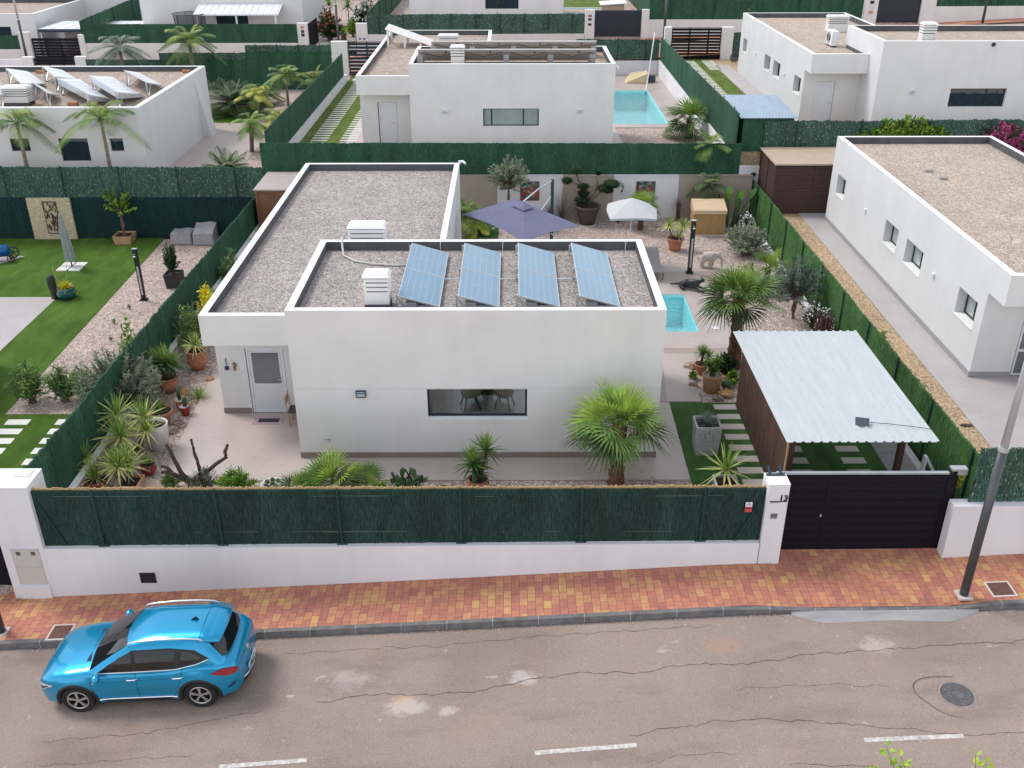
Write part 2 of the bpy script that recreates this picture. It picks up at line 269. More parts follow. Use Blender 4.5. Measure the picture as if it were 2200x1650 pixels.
LF = dict(
 fan=[M_leaf('fan_leaf_green', (0.14, 0.25, 0.06)), M_leaf('fan_leaf_dark', (0.07, 0.12, 0.05)), M_leaf('fan_leaf_light', (0.3, 0.44, 0.075), .35)],
 yuc=[M_leaf('sword_leaf_green', (0.1, 0.19, 0.055)), M_leaf('sword_leaf_light', (0.22, 0.34, 0.08)), M_leaf('sword_leaf_dark', (0.039, 0.0975, 0.0364))],
 varie=[M_leaf('striped_leaf_yellow', (0.55, 0.62, 0.2)), M_leaf('striped_leaf_green', (0.22, 0.34, 0.08)), M_leaf('striped_leaf_pale', (0.62, 0.66, 0.32))],
 olive=[M_leaf('olive_leaf', (0.27, 0.33, 0.22), .2), M_leaf('olive_leaf_pale', (0.4, 0.46, 0.33), .2), M_leaf('olive_leaf_dark', (0.14, 0.18, 0.12), .2)],
 ole=[M_leaf('oleander_leaf', (0.15, 0.28, 0.085)), M_leaf('oleander_leaf_light', (0.3, 0.44, 0.13)), M_leaf('oleander_leaf_dark', (0.08, 0.15, 0.055))],
 grn=[M_leaf('bright_leaf', (0.182, 0.351, 0.039)), M_leaf('bright_leaf_light', (0.351, 0.494, 0.065)), M_leaf('bright_leaf_dark', (0.078, 0.169, 0.026))],
 yel=[M_leaf('yellow_leaf', (0.715, 0.598, 0.026)), M_leaf('yellow_green_leaf', (0.546, 0.546, 0.039)), M_leaf('yellow_leaf_pale', (0.75, 0.715, 0.078))],
 areca=[M_leaf('frond_green', (0.2, 0.31, 0.08)), M_leaf('frond_light', (0.34, 0.43, 0.12)), M_leaf('frond_dark', (0.09, 0.16, 0.05))],
 arecay=[M_leaf('frond_yellow', (0.546, 0.546, 0.104)), M_leaf('frond_yellow_green', (0.364, 0.468, 0.078)), M_leaf('frond_mid', (0.156, 0.26, 0.0585))],
 date=[M_leaf('date_frond', (0.0975, 0.163, 0.065)), M_leaf('date_frond_light', (0.195, 0.273, 0.117)), M_leaf('date_frond_dark', (0.052, 0.091, 0.039))],
 blue=[M_leaf('blue_leaf', (0.17, 0.23, 0.18)), M_leaf('blue_leaf_pale', (0.28, 0.35, 0.28)), M_leaf('blue_leaf_dark', (0.065, 0.13, 0.0975))],
 dark=[M_leaf('dark_bush_leaf', (0.039, 0.091, 0.0325)), M_leaf('dark_bush_leaf_mid', (0.065, 0.13, 0.0455)), M_leaf('dark_bush_leaf_deep', (0.0234, 0.052, 0.0234))],
 pink=[M_leaf('bougainvillea_petal', (0.468, 0.078, 0.208)), M_leaf('bougainvillea_petal_pale', (0.585, 0.156, 0.312)), M_leaf('bougainvillea_leaf', (0.052, 0.117, 0.039))],
 purp=[M_leaf('purple_grass', (0.0975, 0.065, 0.0715)), M_leaf('purple_grass_mid', (0.143, 0.091, 0.091)), M_leaf('purple_grass_green', (0.078, 0.0975, 0.0585))],
 ban=[M_leaf('banana_leaf', (0.117, 0.26, 0.0585)), M_leaf('banana_leaf_light', (0.195, 0.351, 0.091)), M_leaf('banana_leaf_dark', (0.065, 0.156, 0.052))],
 cact=[M_leaf('cactus_pad', (0.0585, 0.111, 0.0455), 0), M_leaf('cactus_pad_light', (0.091, 0.156, 0.065), 0), M_leaf('cactus_pad_dark', (0.039, 0.078, 0.039), 0)])
# ------------------------------------------------------------------ geometry helpers
class MB:
    def __init__(s): s.v = []; s.f = []; s.m = []
    def add(s, vs, fs, mi=0):
        b = len(s.v); s.v += [tuple(v) for v in vs]; s.f += [tuple(b + i for i in f) for f in fs]; s.m += [mi] * len(fs); return s
    def box(s, x0, x1, y0, y1, z0, z1, mi=0):
        return s.add([(x0, y0, z0), (x1, y0, z0), (x1, y1, z0), (x0, y1, z0), (x0, y0, z1), (x1, y0, z1), (x1, y1, z1), (x0, y1, z1)],
            [(0, 3, 2, 1), (4, 5, 6, 7), (0, 1, 5, 4), (1, 2, 6, 5), (2, 3, 7, 6), (3, 0, 4, 7)], mi)
    def hexa(s, p, mi=0):   # 8 points, bottom 4 then top 4
        return s.add(p, [(0, 3, 2, 1), (4, 5, 6, 7), (0, 1, 5, 4), (1, 2, 6, 5), (2, 3, 7, 6), (3, 0, 4, 7)], mi)
    def quad(s, a, b, c, d, mi=0): return s.add([a, b, c, d], [(0, 1, 2, 3)], mi)
    def bar(s, a, b, w, h=None, mi=0):
        a = Vector(a); b = Vector(b); h = h or w; d = (b - a).normalized(); u = d.cross(Vector((0, 0, 1)))
        if u.length < .01: u = Vector((1, 0, 0))
        u.normalize(); v = u.cross(d); p = []
        for q in (a, b):
            for i, j in ((-1, -1), (1, -1), (1, 1), (-1, 1)): p.append(q + u * w / 2 * i + v * h / 2 * j)
        return s.hexa(p, mi)
    def tube(s, pts, rad, n=8, mi=0, cap=True):
        pts = [Vector(p) for p in pts]; k = len(pts); rad = rad if isinstance(rad, (list, tuple)) else [rad] * k; vs = []
        for i, p in enumerate(pts):
            d = (pts[min(i + 1, k - 1)] - pts[max(i - 1, 0)]).normalized(); u = d.cross(Vector((0, 0, 1)))
            if u.length < .05: u = d.cross(Vector((0, 1, 0)))
            u.normalize(); w = d.cross(u)
            for j in range(n): a = 2 * pi * j / n; vs.append(p + (u * cos(a) + w * sin(a)) * rad[i])
        fs = [(i * n + j, i * n + (j + 1) % n, (i + 1) * n + (j + 1) % n, (i + 1) * n + j) for i in range(k - 1) for j in range(n)]
        if cap: fs += [tuple(range(n))[::-1], tuple((k - 1) * n + j for j in range(n))]
        return s.add(vs, fs, mi)
    def lathe(s, c, prof, n=24, mi=0, sx=1, sy=1):
        vs = []; k = len(prof)
        for r, z in prof:
            for j in range(n): a = 2 * pi * j / n; vs.append((c[0] + r * cos(a) * sx, c[1] + r * sin(a) * sy, c[2] + z))
        fs = [(i * n + j, i * n + (j + 1) % n, (i + 1) * n + (j + 1) % n, (i + 1) * n + j) for i in range(k - 1) for j in range(n)]
        fs += [tuple(range(n))[::-1], tuple((k - 1) * n + j for j in range(n))]
        return s.add(vs, fs, mi)
    def ball(s, c, r, n=10, mi=0, jit=0, sq=(1, 1, 1)):
        vs = []; k = n // 2 + 1
        for i in range(k + 1):
            t = pi * i / k
            for j in range(n):
                a = 2 * pi * j / n; q = r * (1 + R.uniform(-jit, jit)); vs.append((c[0] + q * sin(t) * cos(a) * sq[0], c[1] + q * sin(t) * sin(a) * sq[1], c[2] + q * cos(t) * sq[2]))
        return s.add(vs, [(i * n + j, (i + 1) * n + j, (i + 1) * n + (j + 1) % n, i * n + (j + 1) % n) for i in range(k) for j in range(n)], mi)
    def strip(s, pts, ws, side, mi=0):   # flat blade along pts
        vs = []
        for p, w in zip(pts, ws): vs += [p - side * w, p + side * w]
        return s.add(vs, [(2 * i, 2 * i + 1, 2 * i + 3, 2 * i + 2) for i in range(len(pts) - 1)], mi)
    def build(s, name, mats, parent=None, smooth=False, bevel=0):
        me = bpy.data.meshes.new(name); me.from_pydata(s.v, [], s.f)
        for m in (mats if isinstance(mats, (list, tuple)) else [mats]): me.materials.append(m)
        me.polygons.foreach_set('material_index', s.m)
        if smooth: me.polygons.foreach_set('use_smooth', [True] * len(s.f))
        me.update(); o = bpy.data.objects.new(name, me); C.objects.link(o)
        if parent: o.parent = parent
        if bevel:
            b = o.modifiers.new('bevel', 'BEVEL'); b.width = bevel; b.segments = 2; b.limit_method = 'ANGLE'
        return o
def tag(o, label, cat, group=None, kind=None):
    if label: o['label'] = label
    if cat: o['category'] = cat
    if group: o['group'] = group
    if kind: o['kind'] = kind
    return o
def thing(name, label, cat, loc=(0, 0, 0), rz=0, group=None):
    o = bpy.data.objects.new(name, None); C.objects.link(o); o.location = loc; o.rotation_euler = (0, 0, rz); o.empty_display_size = .3
    return tag(o, label, cat, group)
def struct(name, mb, mats, **k): return tag(mb.build(name, mats, **k), None, None, None, 'structure')
KIDS = {}
def dup(root, loc, rz=0, label=None, scale=1, group=None):
    r = root.copy(); C.objects.link(r); r.location = loc; r.rotation_euler = (0, 0, rz); r.scale = (scale,) * 3
    if label: r['label'] = label
    if group: r['group'] = group
    def rec(src, dst):
        for ch in src.children:
            c = ch.copy(); C.objects.link(c); c.parent = dst; rec(ch, c)
    rec(root, r); return r
def text_mesh(name, txt, size, mat, parent, mtx, depth=.004, align='LEFT'):
    cu = bpy.data.curves.new(name, 'FONT'); cu.body = txt; cu.size = size; cu.extrude = depth; cu.align_x = align; cu.offset = size * .035
    o = bpy.data.objects.new(name + '_src', cu); C.objects.link(o); bpy.context.view_layer.update()
    me = bpy.data.meshes.new_from_object(o.evaluated_get(bpy.context.evaluated_depsgraph_get())); bpy.data.objects.remove(o)
    me.materials.clear(); me.materials.append(mat); q = bpy.data.objects.new(name, me); C.objects.link(q); q.parent = parent; q.matrix_local = mtx; return q
def skin_body(name, joints, bones, mat, parent=None, sub=2):
    me = bpy.data.meshes.new(name); me.from_pydata([j[:3] for j in joints], bones, []); me.materials.append(mat)
    o = bpy.data.objects.new(name, me); C.objects.link(o)
    if parent: o.parent = parent
    sk = o.modifiers.new('skin', 'SKIN'); sk.use_smooth_shade = True
    for i, j in enumerate(joints):
        sv = me.skin_vertices[0].data[i]; sv.radius = (j[3], j[3] if len(j) < 5 else j[4]); sv.use_root = (i == 0)
    ss = o.modifiers.new('sub', 'SUBSURF'); ss.levels = sub; ss.render_levels = sub; return o
# ------------------------------------------------------------------ street and terrain
def interp(tab, x):
    if x <= tab[0][0]: return tab[0][1] + (x - tab[0][0]) * .05
    for (a, za), (b, zb) in zip(tab, tab[1:]):
        if x <= b: return za + (zb - za) * (x - a) / (b - a)
    return tab[-1][1] + (x - tab[-1][0]) * .06
ZT = [(-30, -2.05), (-11, -1.0), (-5, -.675), (-1, -.44), (5.2, -.05), (7, .0), (10, .03), (14, .27), (30, 1.2)]
def zs(x): return (interp(ZT, x - .5) + interp(ZT, x) + interp(ZT, x + .5)) / 3
def dropk(x):   # dropped kerb in front of the gate
    a = min(max((x - 5.3) / .9, 0), 1); b = min(max((10.4 - x) / .8, 0), 1); return a * b
def sheet(mb, xs, y0, y1, zf, mi=0, ny=1):
    for a, b in zip(xs, xs[1:]):
        for j in range(ny):
            ya = y0 + (y1 - y0) * j / ny; yb = y0 + (y1 - y0) * (j + 1) / ny
            mb.add([(a, ya, zf(a, ya)), (b, ya, zf(b, ya)), (b, yb, zf(b, yb)), (a, yb, zf(a, yb))], [(0, 1, 2, 3)], mi)
XS = [-60 + i * .5 for i in range(241)]
KY = 16.3
g = MB(); g.box(-400, 400, -120, 500, -9, -7); struct('ground', g, m_gravsand)
g = MB(); sheet(g, XS, 8.7, KY - .01, lambda x, y: zs(x) - .13 - .01 * abs(y - 12.5), ny=4)
struct('road', g, m_road)
g = MB(); sheet(g, XS, KY + .115, 18.45, lambda x, y: zs(x) - .12 * dropk(x) * max(0, 1 - (y - KY) / 1.1)); sheet(g, [6.15 + i * .5 for i in range(10)], 18.45, 18.7, lambda x, y: zs(x))
struct('pavement', g, m_pavers)
g = MB(); sheet(g, XS, 6.4, 8.585, lambda x, y: zs(x)); struct('pavement', g, m_pavers)
g = MB(); g.box(-60, 60, -30, 6.4, -7, -3.2)
sheet(g, XS, -30, 6.4, lambda x, y: zs(x) + .02); struct('vacant_plot', g, m_gravsand)
g = MB(); x = -30.4
while x < 30:       # kerb stones one metre long with pale joints
    zt = [zs(q) - .115 * dropk(q) for q in (x, x + .975)]
    for (ya, yb) in ((KY, KY + .115), (8.585, 8.7)):
        g.hexa([(x, ya, zt[0] - .5), (x + .975, ya, zt[1] - .5), (x + .975, yb, zt[1] - .5), (x, yb, zt[0] - .5),
            (x, ya, zt[0] + .002), (x + .975, ya, zt[1] + .002), (x + .975, yb, zt[1] + .002), (x, yb, zt[0] + .002)])
    z0 = zt[1] - .001
    g.hexa([(x + .975, KY + .004, z0 - .5), (x + 1, KY + .004, z0 - .5), (x + 1, KY + .11, z0 - .5), (x + .975, KY + .11, z0 - .5),
        (x + .975, KY + .004, z0), (x + 1, KY + .004, z0), (x + 1, KY + .11, z0), (x + .975, KY + .11, z0)], 1)
    x += 1.0
struct('kerb', g, [m_kerb, m_conc])
g = MB()            # concrete ramp poured in front of the dropped kerb
zr = lambda x, y: zs(x) - .13 - .01 * abs(y - 12.5)
n = 40
for i in range(n):
    def edge(t):
        x = 6.05 + 4.05 * t; w = .30 * min(1, 6 * t + .15, 5 * (1 - t) + .12) + .035 * sin(9 * t) * (t * (1 - t)) * 4
        return x, KY - .012 - w
    (xa, ya), (xb, yb) = edge(i / n), edge((i + 1) / n)
    g.add([(xa, ya, zr(xa, ya) + .004), (xb, yb, zr(xb, yb) + .004), (xb, KY - .001, zs(xb) - .112), (xa, KY - .001, zs(xa) - .112)], [(0, 1, 2, 3)])
struct('concrete_ramp', g, m_conc)
def dash(x0, x1, y0, y1, w=.10):
    g = MB(); n = 14
    for i in range(n):
        xa, xb = x0 + (x1 - x0) * i / n, x0 + (x1 - x0) * (i + 1) / n; ya, yb = y0 + (y1 - y0) * i / n, y0 + (y1 - y0) * (i + 1) / n
        j = R.uniform(-.006, .006)
        g.add([(xa, ya - w / 2 + j, zr(xa, ya) + .005), (xb, yb - w / 2, zr(xb, yb) + .005), (xb, yb + w / 2, zr(xb, yb) + .005), (xa, ya + w / 2 + j, zr(xa, ya) + .005)], [(0, 1, 2, 3)])
    return g
for k, (a, b, ya, yb) in enumerate(((-5.5, -3.85, 12.8, 12.87), (.43, 2.33, 12.8, 12.87), (6.5, 8.36, 12.78, 12.85), (12.5, 14.4, 13.2, 13.24))):
    o = struct('lane_marking', dash(a, b, ya, yb), m_paint)
def crack(pts, w):
    g = MB(); P = []
    for (a, b) in zip(pts, pts[1:]):
        n = max(2, int(abs(b[0] - a[0]) / .09))
        for i in range(n): t = i / n; P.append((a[0] + (b[0] - a[0]) * t, a[1] + (b[1] - a[1]) * t + R.gauss(0, .014) + .025 * sin(a[0] + 9 * t * n * .09)))
    for (a, b) in zip(P, P[1:]):
        ww = w * R.uniform(.4, 1.3); g.add([(a[0], a[1] - ww, zr(*a) + .004), (b[0], b[1] - ww, zr(*b) + .004), (b[0], b[1] + ww, zr(*b) + .004), (a[0], a[1] + ww, zr(*a) + .004)], [(0, 1, 2, 3)])
    return g
g = MB()
for pts, w in (([(-3.9, 14.3), (-2.9, 14.5), (-1.6, 14.38), (-.6, 14.45), (.4, 14.68), (1.4, 14.8), (2.6, 14.72), (3.6, 14.9), (4.8, 14.82), (6.2, 15.05), (8, 15.15), (9.2, 15.3), (10.2, 15.3), (13, 15.6)], .0085),
        ([(-4.9, 15.75), (-3.2, 15.82), (-1.6, 15.8), (.5, 15.95), (2.4, 15.98), (4.4, 16.02)], .005), ([(-9.2, 13.6), (-7.2, 13.7), (-4.9, 14.2)], .005),
        ([(2.2, 13.1), (3.4, 13.3), (4.4, 13.38), (5.3, 13.3), (6.4, 13.15), (7.5, 13.0), (8.4, 12.85), (9.6, 12.95), (11.5, 13.1)], .007),
        ([(-3.5, 12.45), (-1.8, 12.48), (-.4, 12.45), (.5, 12.4)], .005), ([(2.4, 12.45), (3.2, 12.6), (4.2, 12.6)], .004), ([(4.4, 14.15), (6.3, 14.2), (7.5, 14.1)], .004),
        ([(5.0, 12.3), (6.2, 12.2), (7.4, 12.0)], .005), ([(-9, 13.0), (-6, 13.1)], .004)):
    c = crack(pts, w); g.add(c.v, c.f)
struct('road_cracks', g, m_crack)
# manhole
t = thing('manhole_cover', 'round iron manhole cover set in the asphalt near the right lane line', 'manhole cover', (8.66, 13.88, zr(8.66, 13.88)))
m_iron = M('worn_cast_iron', (.16, .155, .165), .6, .3, var=.35, vs=14, bs=20)
g = MB(); g.lathe((0, 0, 0), [(.30, .0), (.30, .012), (.10, .012)], 40)
for r_, n_ in ((.13, 20), (.2, 28), (.265, 34)):
    for i in range(n_): a = 2 * pi * i / n_; g.bar((r_ * cos(a) - .02 * cos(a), r_ * sin(a) - .02 * sin(a), .016), (r_ * cos(a) + .02 * cos(a), r_ * sin(a) + .02 * sin(a), .016), .022, .008)
g.build('cover_plate', m_iron, t)
g = MB(); g.lathe((0, 0, 0), [(.345, .0), (.345, .008), (.31, .008), (.31, .0)], 40); g.build('rim', M('rusty_ring', (.30, .25, .24), .8, var=.3), t)
crk = MB()
for i in range(26):
    a = 1.2 + i * .16; r1 = .52 + .05 * sin(3 * a); a2 = a + .16; r2 = .52 + .05 * sin(3 * a2); crk.quad(*[(r * cos(q) * 1.25 - .12, r * sin(q), .0045) for r, q in ((r1, a), (r2, a2), (r2 + .013, a2), (r1 + .013, a))])
crk.build('surround_crack', m_crack, t)
m_rust = M('rusty_brown_plate', (.13, .06, .045), .8, var=.25, vs=9)
def hatch(x, y, w, h, label):
    z = zs(x); t = thing('utility_hatch', label, 'access hatch', (x, y, z), 0, 'square hatches in the pavement')
    t.rotation_euler = (0, -atan2(zs(x + .3) - zs(x - .3), .6), 0)
    g = MB(); g.box(-w / 2, w / 2, -h / 2, h / 2, 0, .008); g.build('hatch_plate', m_rust, t)
    g = MB(); e = .045
    for a in ((-w/2-e, w/2+e, -h/2-e, -h/2), (-w/2-e, w/2+e, h/2, h/2+e), (-w/2-e, -w/2, -h/2, h/2), (w/2, w/2+e, -h/2, h/2)): g.box(*a, 0, .005)
    g.build('mortar_frame', m_slab, t)
hatch(-10.05, 16.6, .42, .42, 'square brown hatch in the paving just beyond the bonnet of the blue car')
hatch(10.75, 16.78, .45, .42, 'square brown hatch in the paving right of the street lamp')
# ---- plots: one terrace each.  (x0, x1, y0, y1, z)
LX, RX = -10.95, 10.92
def plot_sheet(mb, x0, x1, y0, y1, z, holes=()):
    xs = sorted({x0, x1, *[v for h in holes for v in h[:2]]}); ys = sorted({y0, y1, *[v for h in holes for v in h[2:]]})
    for a, b in zip(xs, xs[1:]):
        for c, d_ in zip(ys, ys[1:]):
            if any(a >= h[0] - 1e-6 and b <= h[1] + 1e-6 and c >= h[2] - 1e-6 and d_ <= h[3] + 1e-6 for h in holes): continue
            mb.quad((a, c, z), (b, c, z), (b, d_, z), (a, d_, z))
def skirt(mb, x0, x1, y0, y1, z, zb=-7):
    for a, b in (((x0, y0), (x1, y0)), ((x1, y0), (x1, y1)), ((x1, y1), (x0, y1)), ((x0, y1), (x0, y0))): mb.quad((*a, zb), (*b, zb), (*b, z), (*a, z))
POOL = (.4, 6.49, 30.46, 33.8)
g = MB(); plot_sheet(g, LX, RX, 18.02, 43, 0, [POOL, (6.14, RX, 18.02, 18.7)]); skirt(g, LX, RX, 18.75, 42.98, -.01); struct('garden_gravel', g, m_gravel)
PB = (5.0, 8.63, 53.4, 62.7)
g = MB(); plot_sheet(g, LX, 10.3, 43.2, 68.2, 1.9, [PB]); skirt(g, LX, 10.3, 43.2, 68.2, 1.9); struct('garden_gravel', g, m_gravpink)
g = MB(); g.box(-40, LX - .01, 18.0, 43.2, -7, -1.05); struct('garden_gravel', g, m_gravpink)
g = MB(); g.box(11.1, 45, 18.3, 43.3, -7, 1.0); struct('garden_gravel', g, m_gravsand)
g = MB(); g.box(-45, LX - .01, 43.5, 68.2, -7, .95); struct('garden_gravel', g, m_gravpink)
g = MB(); g.box(10.3, 50, 43.6, 68.2, -7, 2.9); struct('garden_gravel', g, m_gravsand)
z2 = lambda x, y: 2.4 + .05 * x
g = MB(); sheet(g, XS, 70.2, 75.3, z2); struct('road', g, m_road)
g = MB(); sheet(g, XS, 68.2, 70.2, lambda x, y: z2(x, y) + .12); sheet(g, XS, 75.3, 77.0, lambda x, y: z2(x, y) + .12); struct('pavement', g, m_pavers)
g = MB(); g.box(-60, -32.31, 77, 130, -7, 1.0); g.box(-32.3, -10.61, 77, 130, -7, 2.1); g.box(-10.6, 10.3, 77, 130, -7, 3.1); g.box(10.31, 60, 77, 130, -7, 4.2); struct('garden_terraces', g, m_gravpink)
def pool(x0, x1, y0, y1, z, depth=1.2, cop=m_patio):
    x0 += .008; y0 += .008; x1 -= .008; y1 -= .008
    g = MB(); g.quad((x0, y0, z - depth), (x1, y0, z - depth), (x1, y1, z - depth), (x0, y1, z - depth))
    for a, b in (((x0, y0), (x0, y1)), ((x0, y1), (x1, y1)), ((x1, y1), (x1, y0)), ((x1, y0), (x0, y0))): g.quad((*a, z - depth), (*b, z - depth), (*b, z + .03), (*a, z + .03))
    struct('pool_basin', g, m_pool)
    g = MB(); g.quad((x0, y0, z - .1), (x1, y0, z - .1), (x1, y1, z - .1), (x0, y1, z - .1)); struct('pool_water', g, m_water)
pool(*POOL, 0); pool(*PB, 1.9)
def flat(name, mat, rects, z, th=.02):
    g = MB()
    for r in rects:
        if len(r) == 4 and not isinstance(r[0], tuple): g.box(*r, z - .3, z + th)
        else:
            n = len(r); g.add([(x, y, z + th) for x, y in r], [tuple(range(n))]); g.add([(x, y, z) for x, y in r] + [(x, y, z + th) for x, y in r], [(i, (i + 1) % n, n + (i + 1) % n, n + i) for i in range(n)])
    return struct(name, g, mat)
# own plot surfaces
flat('patio', m_patio, [[(-9.13, 21.22), (4.66, 21.22), (4.72, 25.42), (4.72, 29.1), (3.9, 29.1), (3.9, 24), (-5.5, 24), (-5.5, 24.8), (-9.32, 24.8)], [(-9.32, 24.8), (-8.38, 24.8), (-8.38, 27.6), (-9.46, 27.6)]], 0, .03)
flat('pool_terrace', m_patio, [[(-2.1, 27.7), (.35, 27.7), (.35, 34.2), (-2.1, 34.2)], [(.35, 29.1), (7.6, 29.1), (7.6, 30.46), (.35, 30.46)], [(6.49, 30.46), (7.6, 30.46), (7.6, 34.9), (6.49, 34.9)], [(.35, 33.8), (6.49, 33.8), (6.49, 34.9), (.35, 34.9)], [(.4, 36.15), (8.7, 36.15), (8.7, 36.95), (.4, 36.95)]], 0, .035)
flat('wood_deck', m_deck, [(.4, 8.9, 34.9, 36.15), (.4, 8.3, 28.7, 29.1)], 0, .03)
flat('garden_path', m_deck, [[(3.9, 25.43), (4.66, 25.43), (4.95, 28.7), (3.9, 28.7)]], 0, .04)
flat('garden_path', m_patio, [[(4.66, 25.43), (5.68, 25.43), (5.74, 28.0), (7.3, 28.0), (7.3, 28.7), (4.95, 28.7)]], 0, .045)
flat('lawn', m_turf, [[(4.68, 20.5), (6.1, 18.7), (10.7, 18.7), (10.7, 25.4), (4.72, 25.41)], (-2.0, -.55, 40.2, 42.4)], 0, .015)
def slabs(mat, rects, z, label, th=.03):
    for i, r in enumerate(rects):
        g = MB(); g.box(*r, z - .05, z + th); o = g.build('stepping_slab', mat, None, bevel=.008); tag(o, label, 'paving slab', label)
slabs(m_slab, [(6.0 + .0 * i, 6.66, 24.97 - i * .575, 25.27 - i * .575) for i in range(8)], .0, 'beige stepping slab on the dark green lawn left of the carport wall')
slabs(m_slab, [(x, x + .62, 22.6 - i * .6, 22.9 - i * .6) for i in range(3) for x in (7.35, 8.9)] + [(7.35, 7.97, 19.5, 19.8), (8.9, 9.5, 19.5, 19.8)], .0, 'shaded stepping slab on the lawn under the carport')
# left neighbour
ZL = -1.05
flat('lawn', m_turf2, [[(-40, 18.6), (-11.0, 18.6), (-11.0, 26.62), (-15.95, 26.62), (-16.15, 43.3), (-40, 43.3)]], ZL, .02)
flat('patio', m_patio2, [[(-30, 29.2), (-18.2, 30.9), (-18.2, 36.15), (-30, 36.15)], [(-30, 39.0), (-22.9, 39.0), (-21.6, 40.9), (-30, 40.9)]], ZL, .035)
slabs(m_slabw, [(x, x + .72, y, y + .33) for y in (25.95, 25.38, 24.82, 24.25, 23.65, 23.1, 22.5, 21.9, 21.3, 20.7) for x in (-15.66, -14.1)], ZL, 'pale stepping slab on the bright lawn beside the left boundary hedge')
# right neighbour
flat('patio', m_patio2, [[(12.26, 19), (45, 19), (45, 41), (12.42, 41)]], 1.0, .03)
# rear plot
flat('pool_terrace', m_patio, [(4.9, 8.64, 52.6, 53.4), (8.63, 9.4, 52.6, 63.5), (4.9, 8.63, 62.7, 63.5), [(4.9, 48), (5.7, 48), (5.6, 52.6), (4.9, 52.6)]], 1.9, .03)
flat('patio', m_patio, [(9.4, 10.2, 52.6, 68), (4.9, 9.4, 63.5, 68.1), (-8.4, -7.43, 48, 58)], 1.9, .025)
flat('lawn', m_turf3, [(-10.75, -7.6, 44, 68)], 1.9, .02)
slabs(m_slabw, [(x, x + .85, y * 1.0, y + .2) for i in range(34) for y in (49.2 + i * .53,) for x in (-10.25, -8.75)], 1.9, 'white slab in one of the two slab strips on the rear neighbour lawn')
# rear right plot
flat('patio', m_patio2, [(13.35, 14.25, 44, 66), (14.26, 40, 44, 46.4)], 2.9, .03); flat('lawn', m_turf3, [(11.2, 13.3, 50, 68)], 2.9, .02)
slabs(m_slabw, [(x, x + .78, y, y + .2) for i in range(30) for y in (54.2 + i * .45,) for x in (11.5,)] + [(12.75, 13.5, 64.2 + i * .45, 64.4 + i * .45) for i in range(8)], 2.9, 'white slab in the strip running to the slatted gate at the rear right')
flat('lawn', m_turf2, [(-19.4, -15.9, 58.2, 62.6)], .95, .02); flat('patio', m_patio, [(-17.2, -13.6, 44, 58)], .95, .02)
# ------------------------------------------------------------------ villas (all the same model)
def facade(mb, p0, p1, z0, z1, holes=(), depth=.2, mi=0, mr=None):
    """vertical wall from p0 to p1 seen with its outside on the right hand; holes (u0,u1,za,zb)"""
    p0 = Vector((*p0, 0)); p1 = Vector((*p1, 0)); Lg = (p1 - p0).length; u = (p1 - p0) / Lg; nin = Vector((-u.y, u.x, 0)); mr = mi if mr is None else mr
    us = sorted({0, Lg, *[v for h in holes for v in h[:2]]}); zz = sorted({z0, z1, *[v for h in holes for v in h[2:]]})
    pt = lambda a, z, dd=0: tuple(p0 + u * a + nin * dd + Vector((0, 0, z)))
    for a, b in zip(us, us[1:]):
        for c, e in zip(zz, zz[1:]):
            if any(a >= h[0] - 1e-6 and b <= h[1] + 1e-6 and c >= h[2] - 1e-6 and e <= h[3] + 1e-6 for h in holes): continue
            mb.quad(pt(a, c), pt(b, c), pt(b, e), pt(a, e), mi)
    for a, b, c, e in holes:
        for q in ((pt(a, c), pt(a, e), pt(a, e, depth), pt(a, c, depth)), (pt(b, c), pt(b, c, depth), pt(b, e, depth), pt(b, e)),
                  (pt(a, e), pt(b, e), pt(b, e, depth), pt(a, e, depth)), (pt(a, c), pt(a, c, depth), pt(b, c, depth), pt(b, c))): mb.quad(*q, mr)
def framebox(mb, ax, a0, a1, z0, z1, d0, d1, w=.05, mull=()):
    def bx(a, b, c, e):
        if ax == 'x': mb.box(a, b, min(d0, d1), max(d0, d1), c, e)
        else: mb.box(min(d0, d1), max(d0, d1), a, b, c, e)
    bx(a0, a1, z0, z0 + w); bx(a0, a1, z1 - w, z1); bx(a0, a0 + w, z0 + w, z1 - w); bx(a1 - w, a1, z0 + w, z1 - w)
    for m_ in mull: bx(m_ - w / 2, m_ + w / 2, z0 + w, z1 - w)
def chimney(parent, x, y, z, w, d_, h, mb_, dark=True):
    g = MB(); zb = z
    if dark: g.box(x - .01, x + w + .01, y - .01, y + d_ + .01, zb, zb + .16, 1)
    g.box(x, x + w, y, y + d_, zb + (.16 if dark else 0), zb + h * .45, 0)
    n = 3
    for i in range(n):
        za = zb + h * (.45 + .11 * i); g.box(x - .01, x + w + .01, y - .01, y + d_ + .01, za + .035, za + h * .11, 0)
        g.box(x + .05, x + w - .05, y + .05, y + d_ - .05, za, za + .035, 2)
    za = zb + h * (.45 + .11 * n)
    g.box(x + .05, x + w - .05, y + .05, y + d_ - .05, za, za + .03, 2)
    g.hexa([(x - .05, y - .04, za + .03), (x + w + .05, y - .04, za + .03), (x + w + .05, y + d_ + .04, za + .03), (x - .05, y + d_ + .04, za + .03),
            (x + .02, y + .06, za + .13), (x + w - .02, y + .06, za + .13), (x + w - .02, y + d_ - .06, za + .13), (x + .02, y + d_ - .06, za + .13)], 0)
    return g.build('chimney', [mb_, m_lining, m_frame], parent, bevel=.012)
SIDEW = [(37.5, 38.55, 1.42, 2.22), (31.6, 32.85, 1.35, 2.17), (29.35, 30.8, 1.35, 2.17), (25.25, 26.5, 1.35, 2.17)]
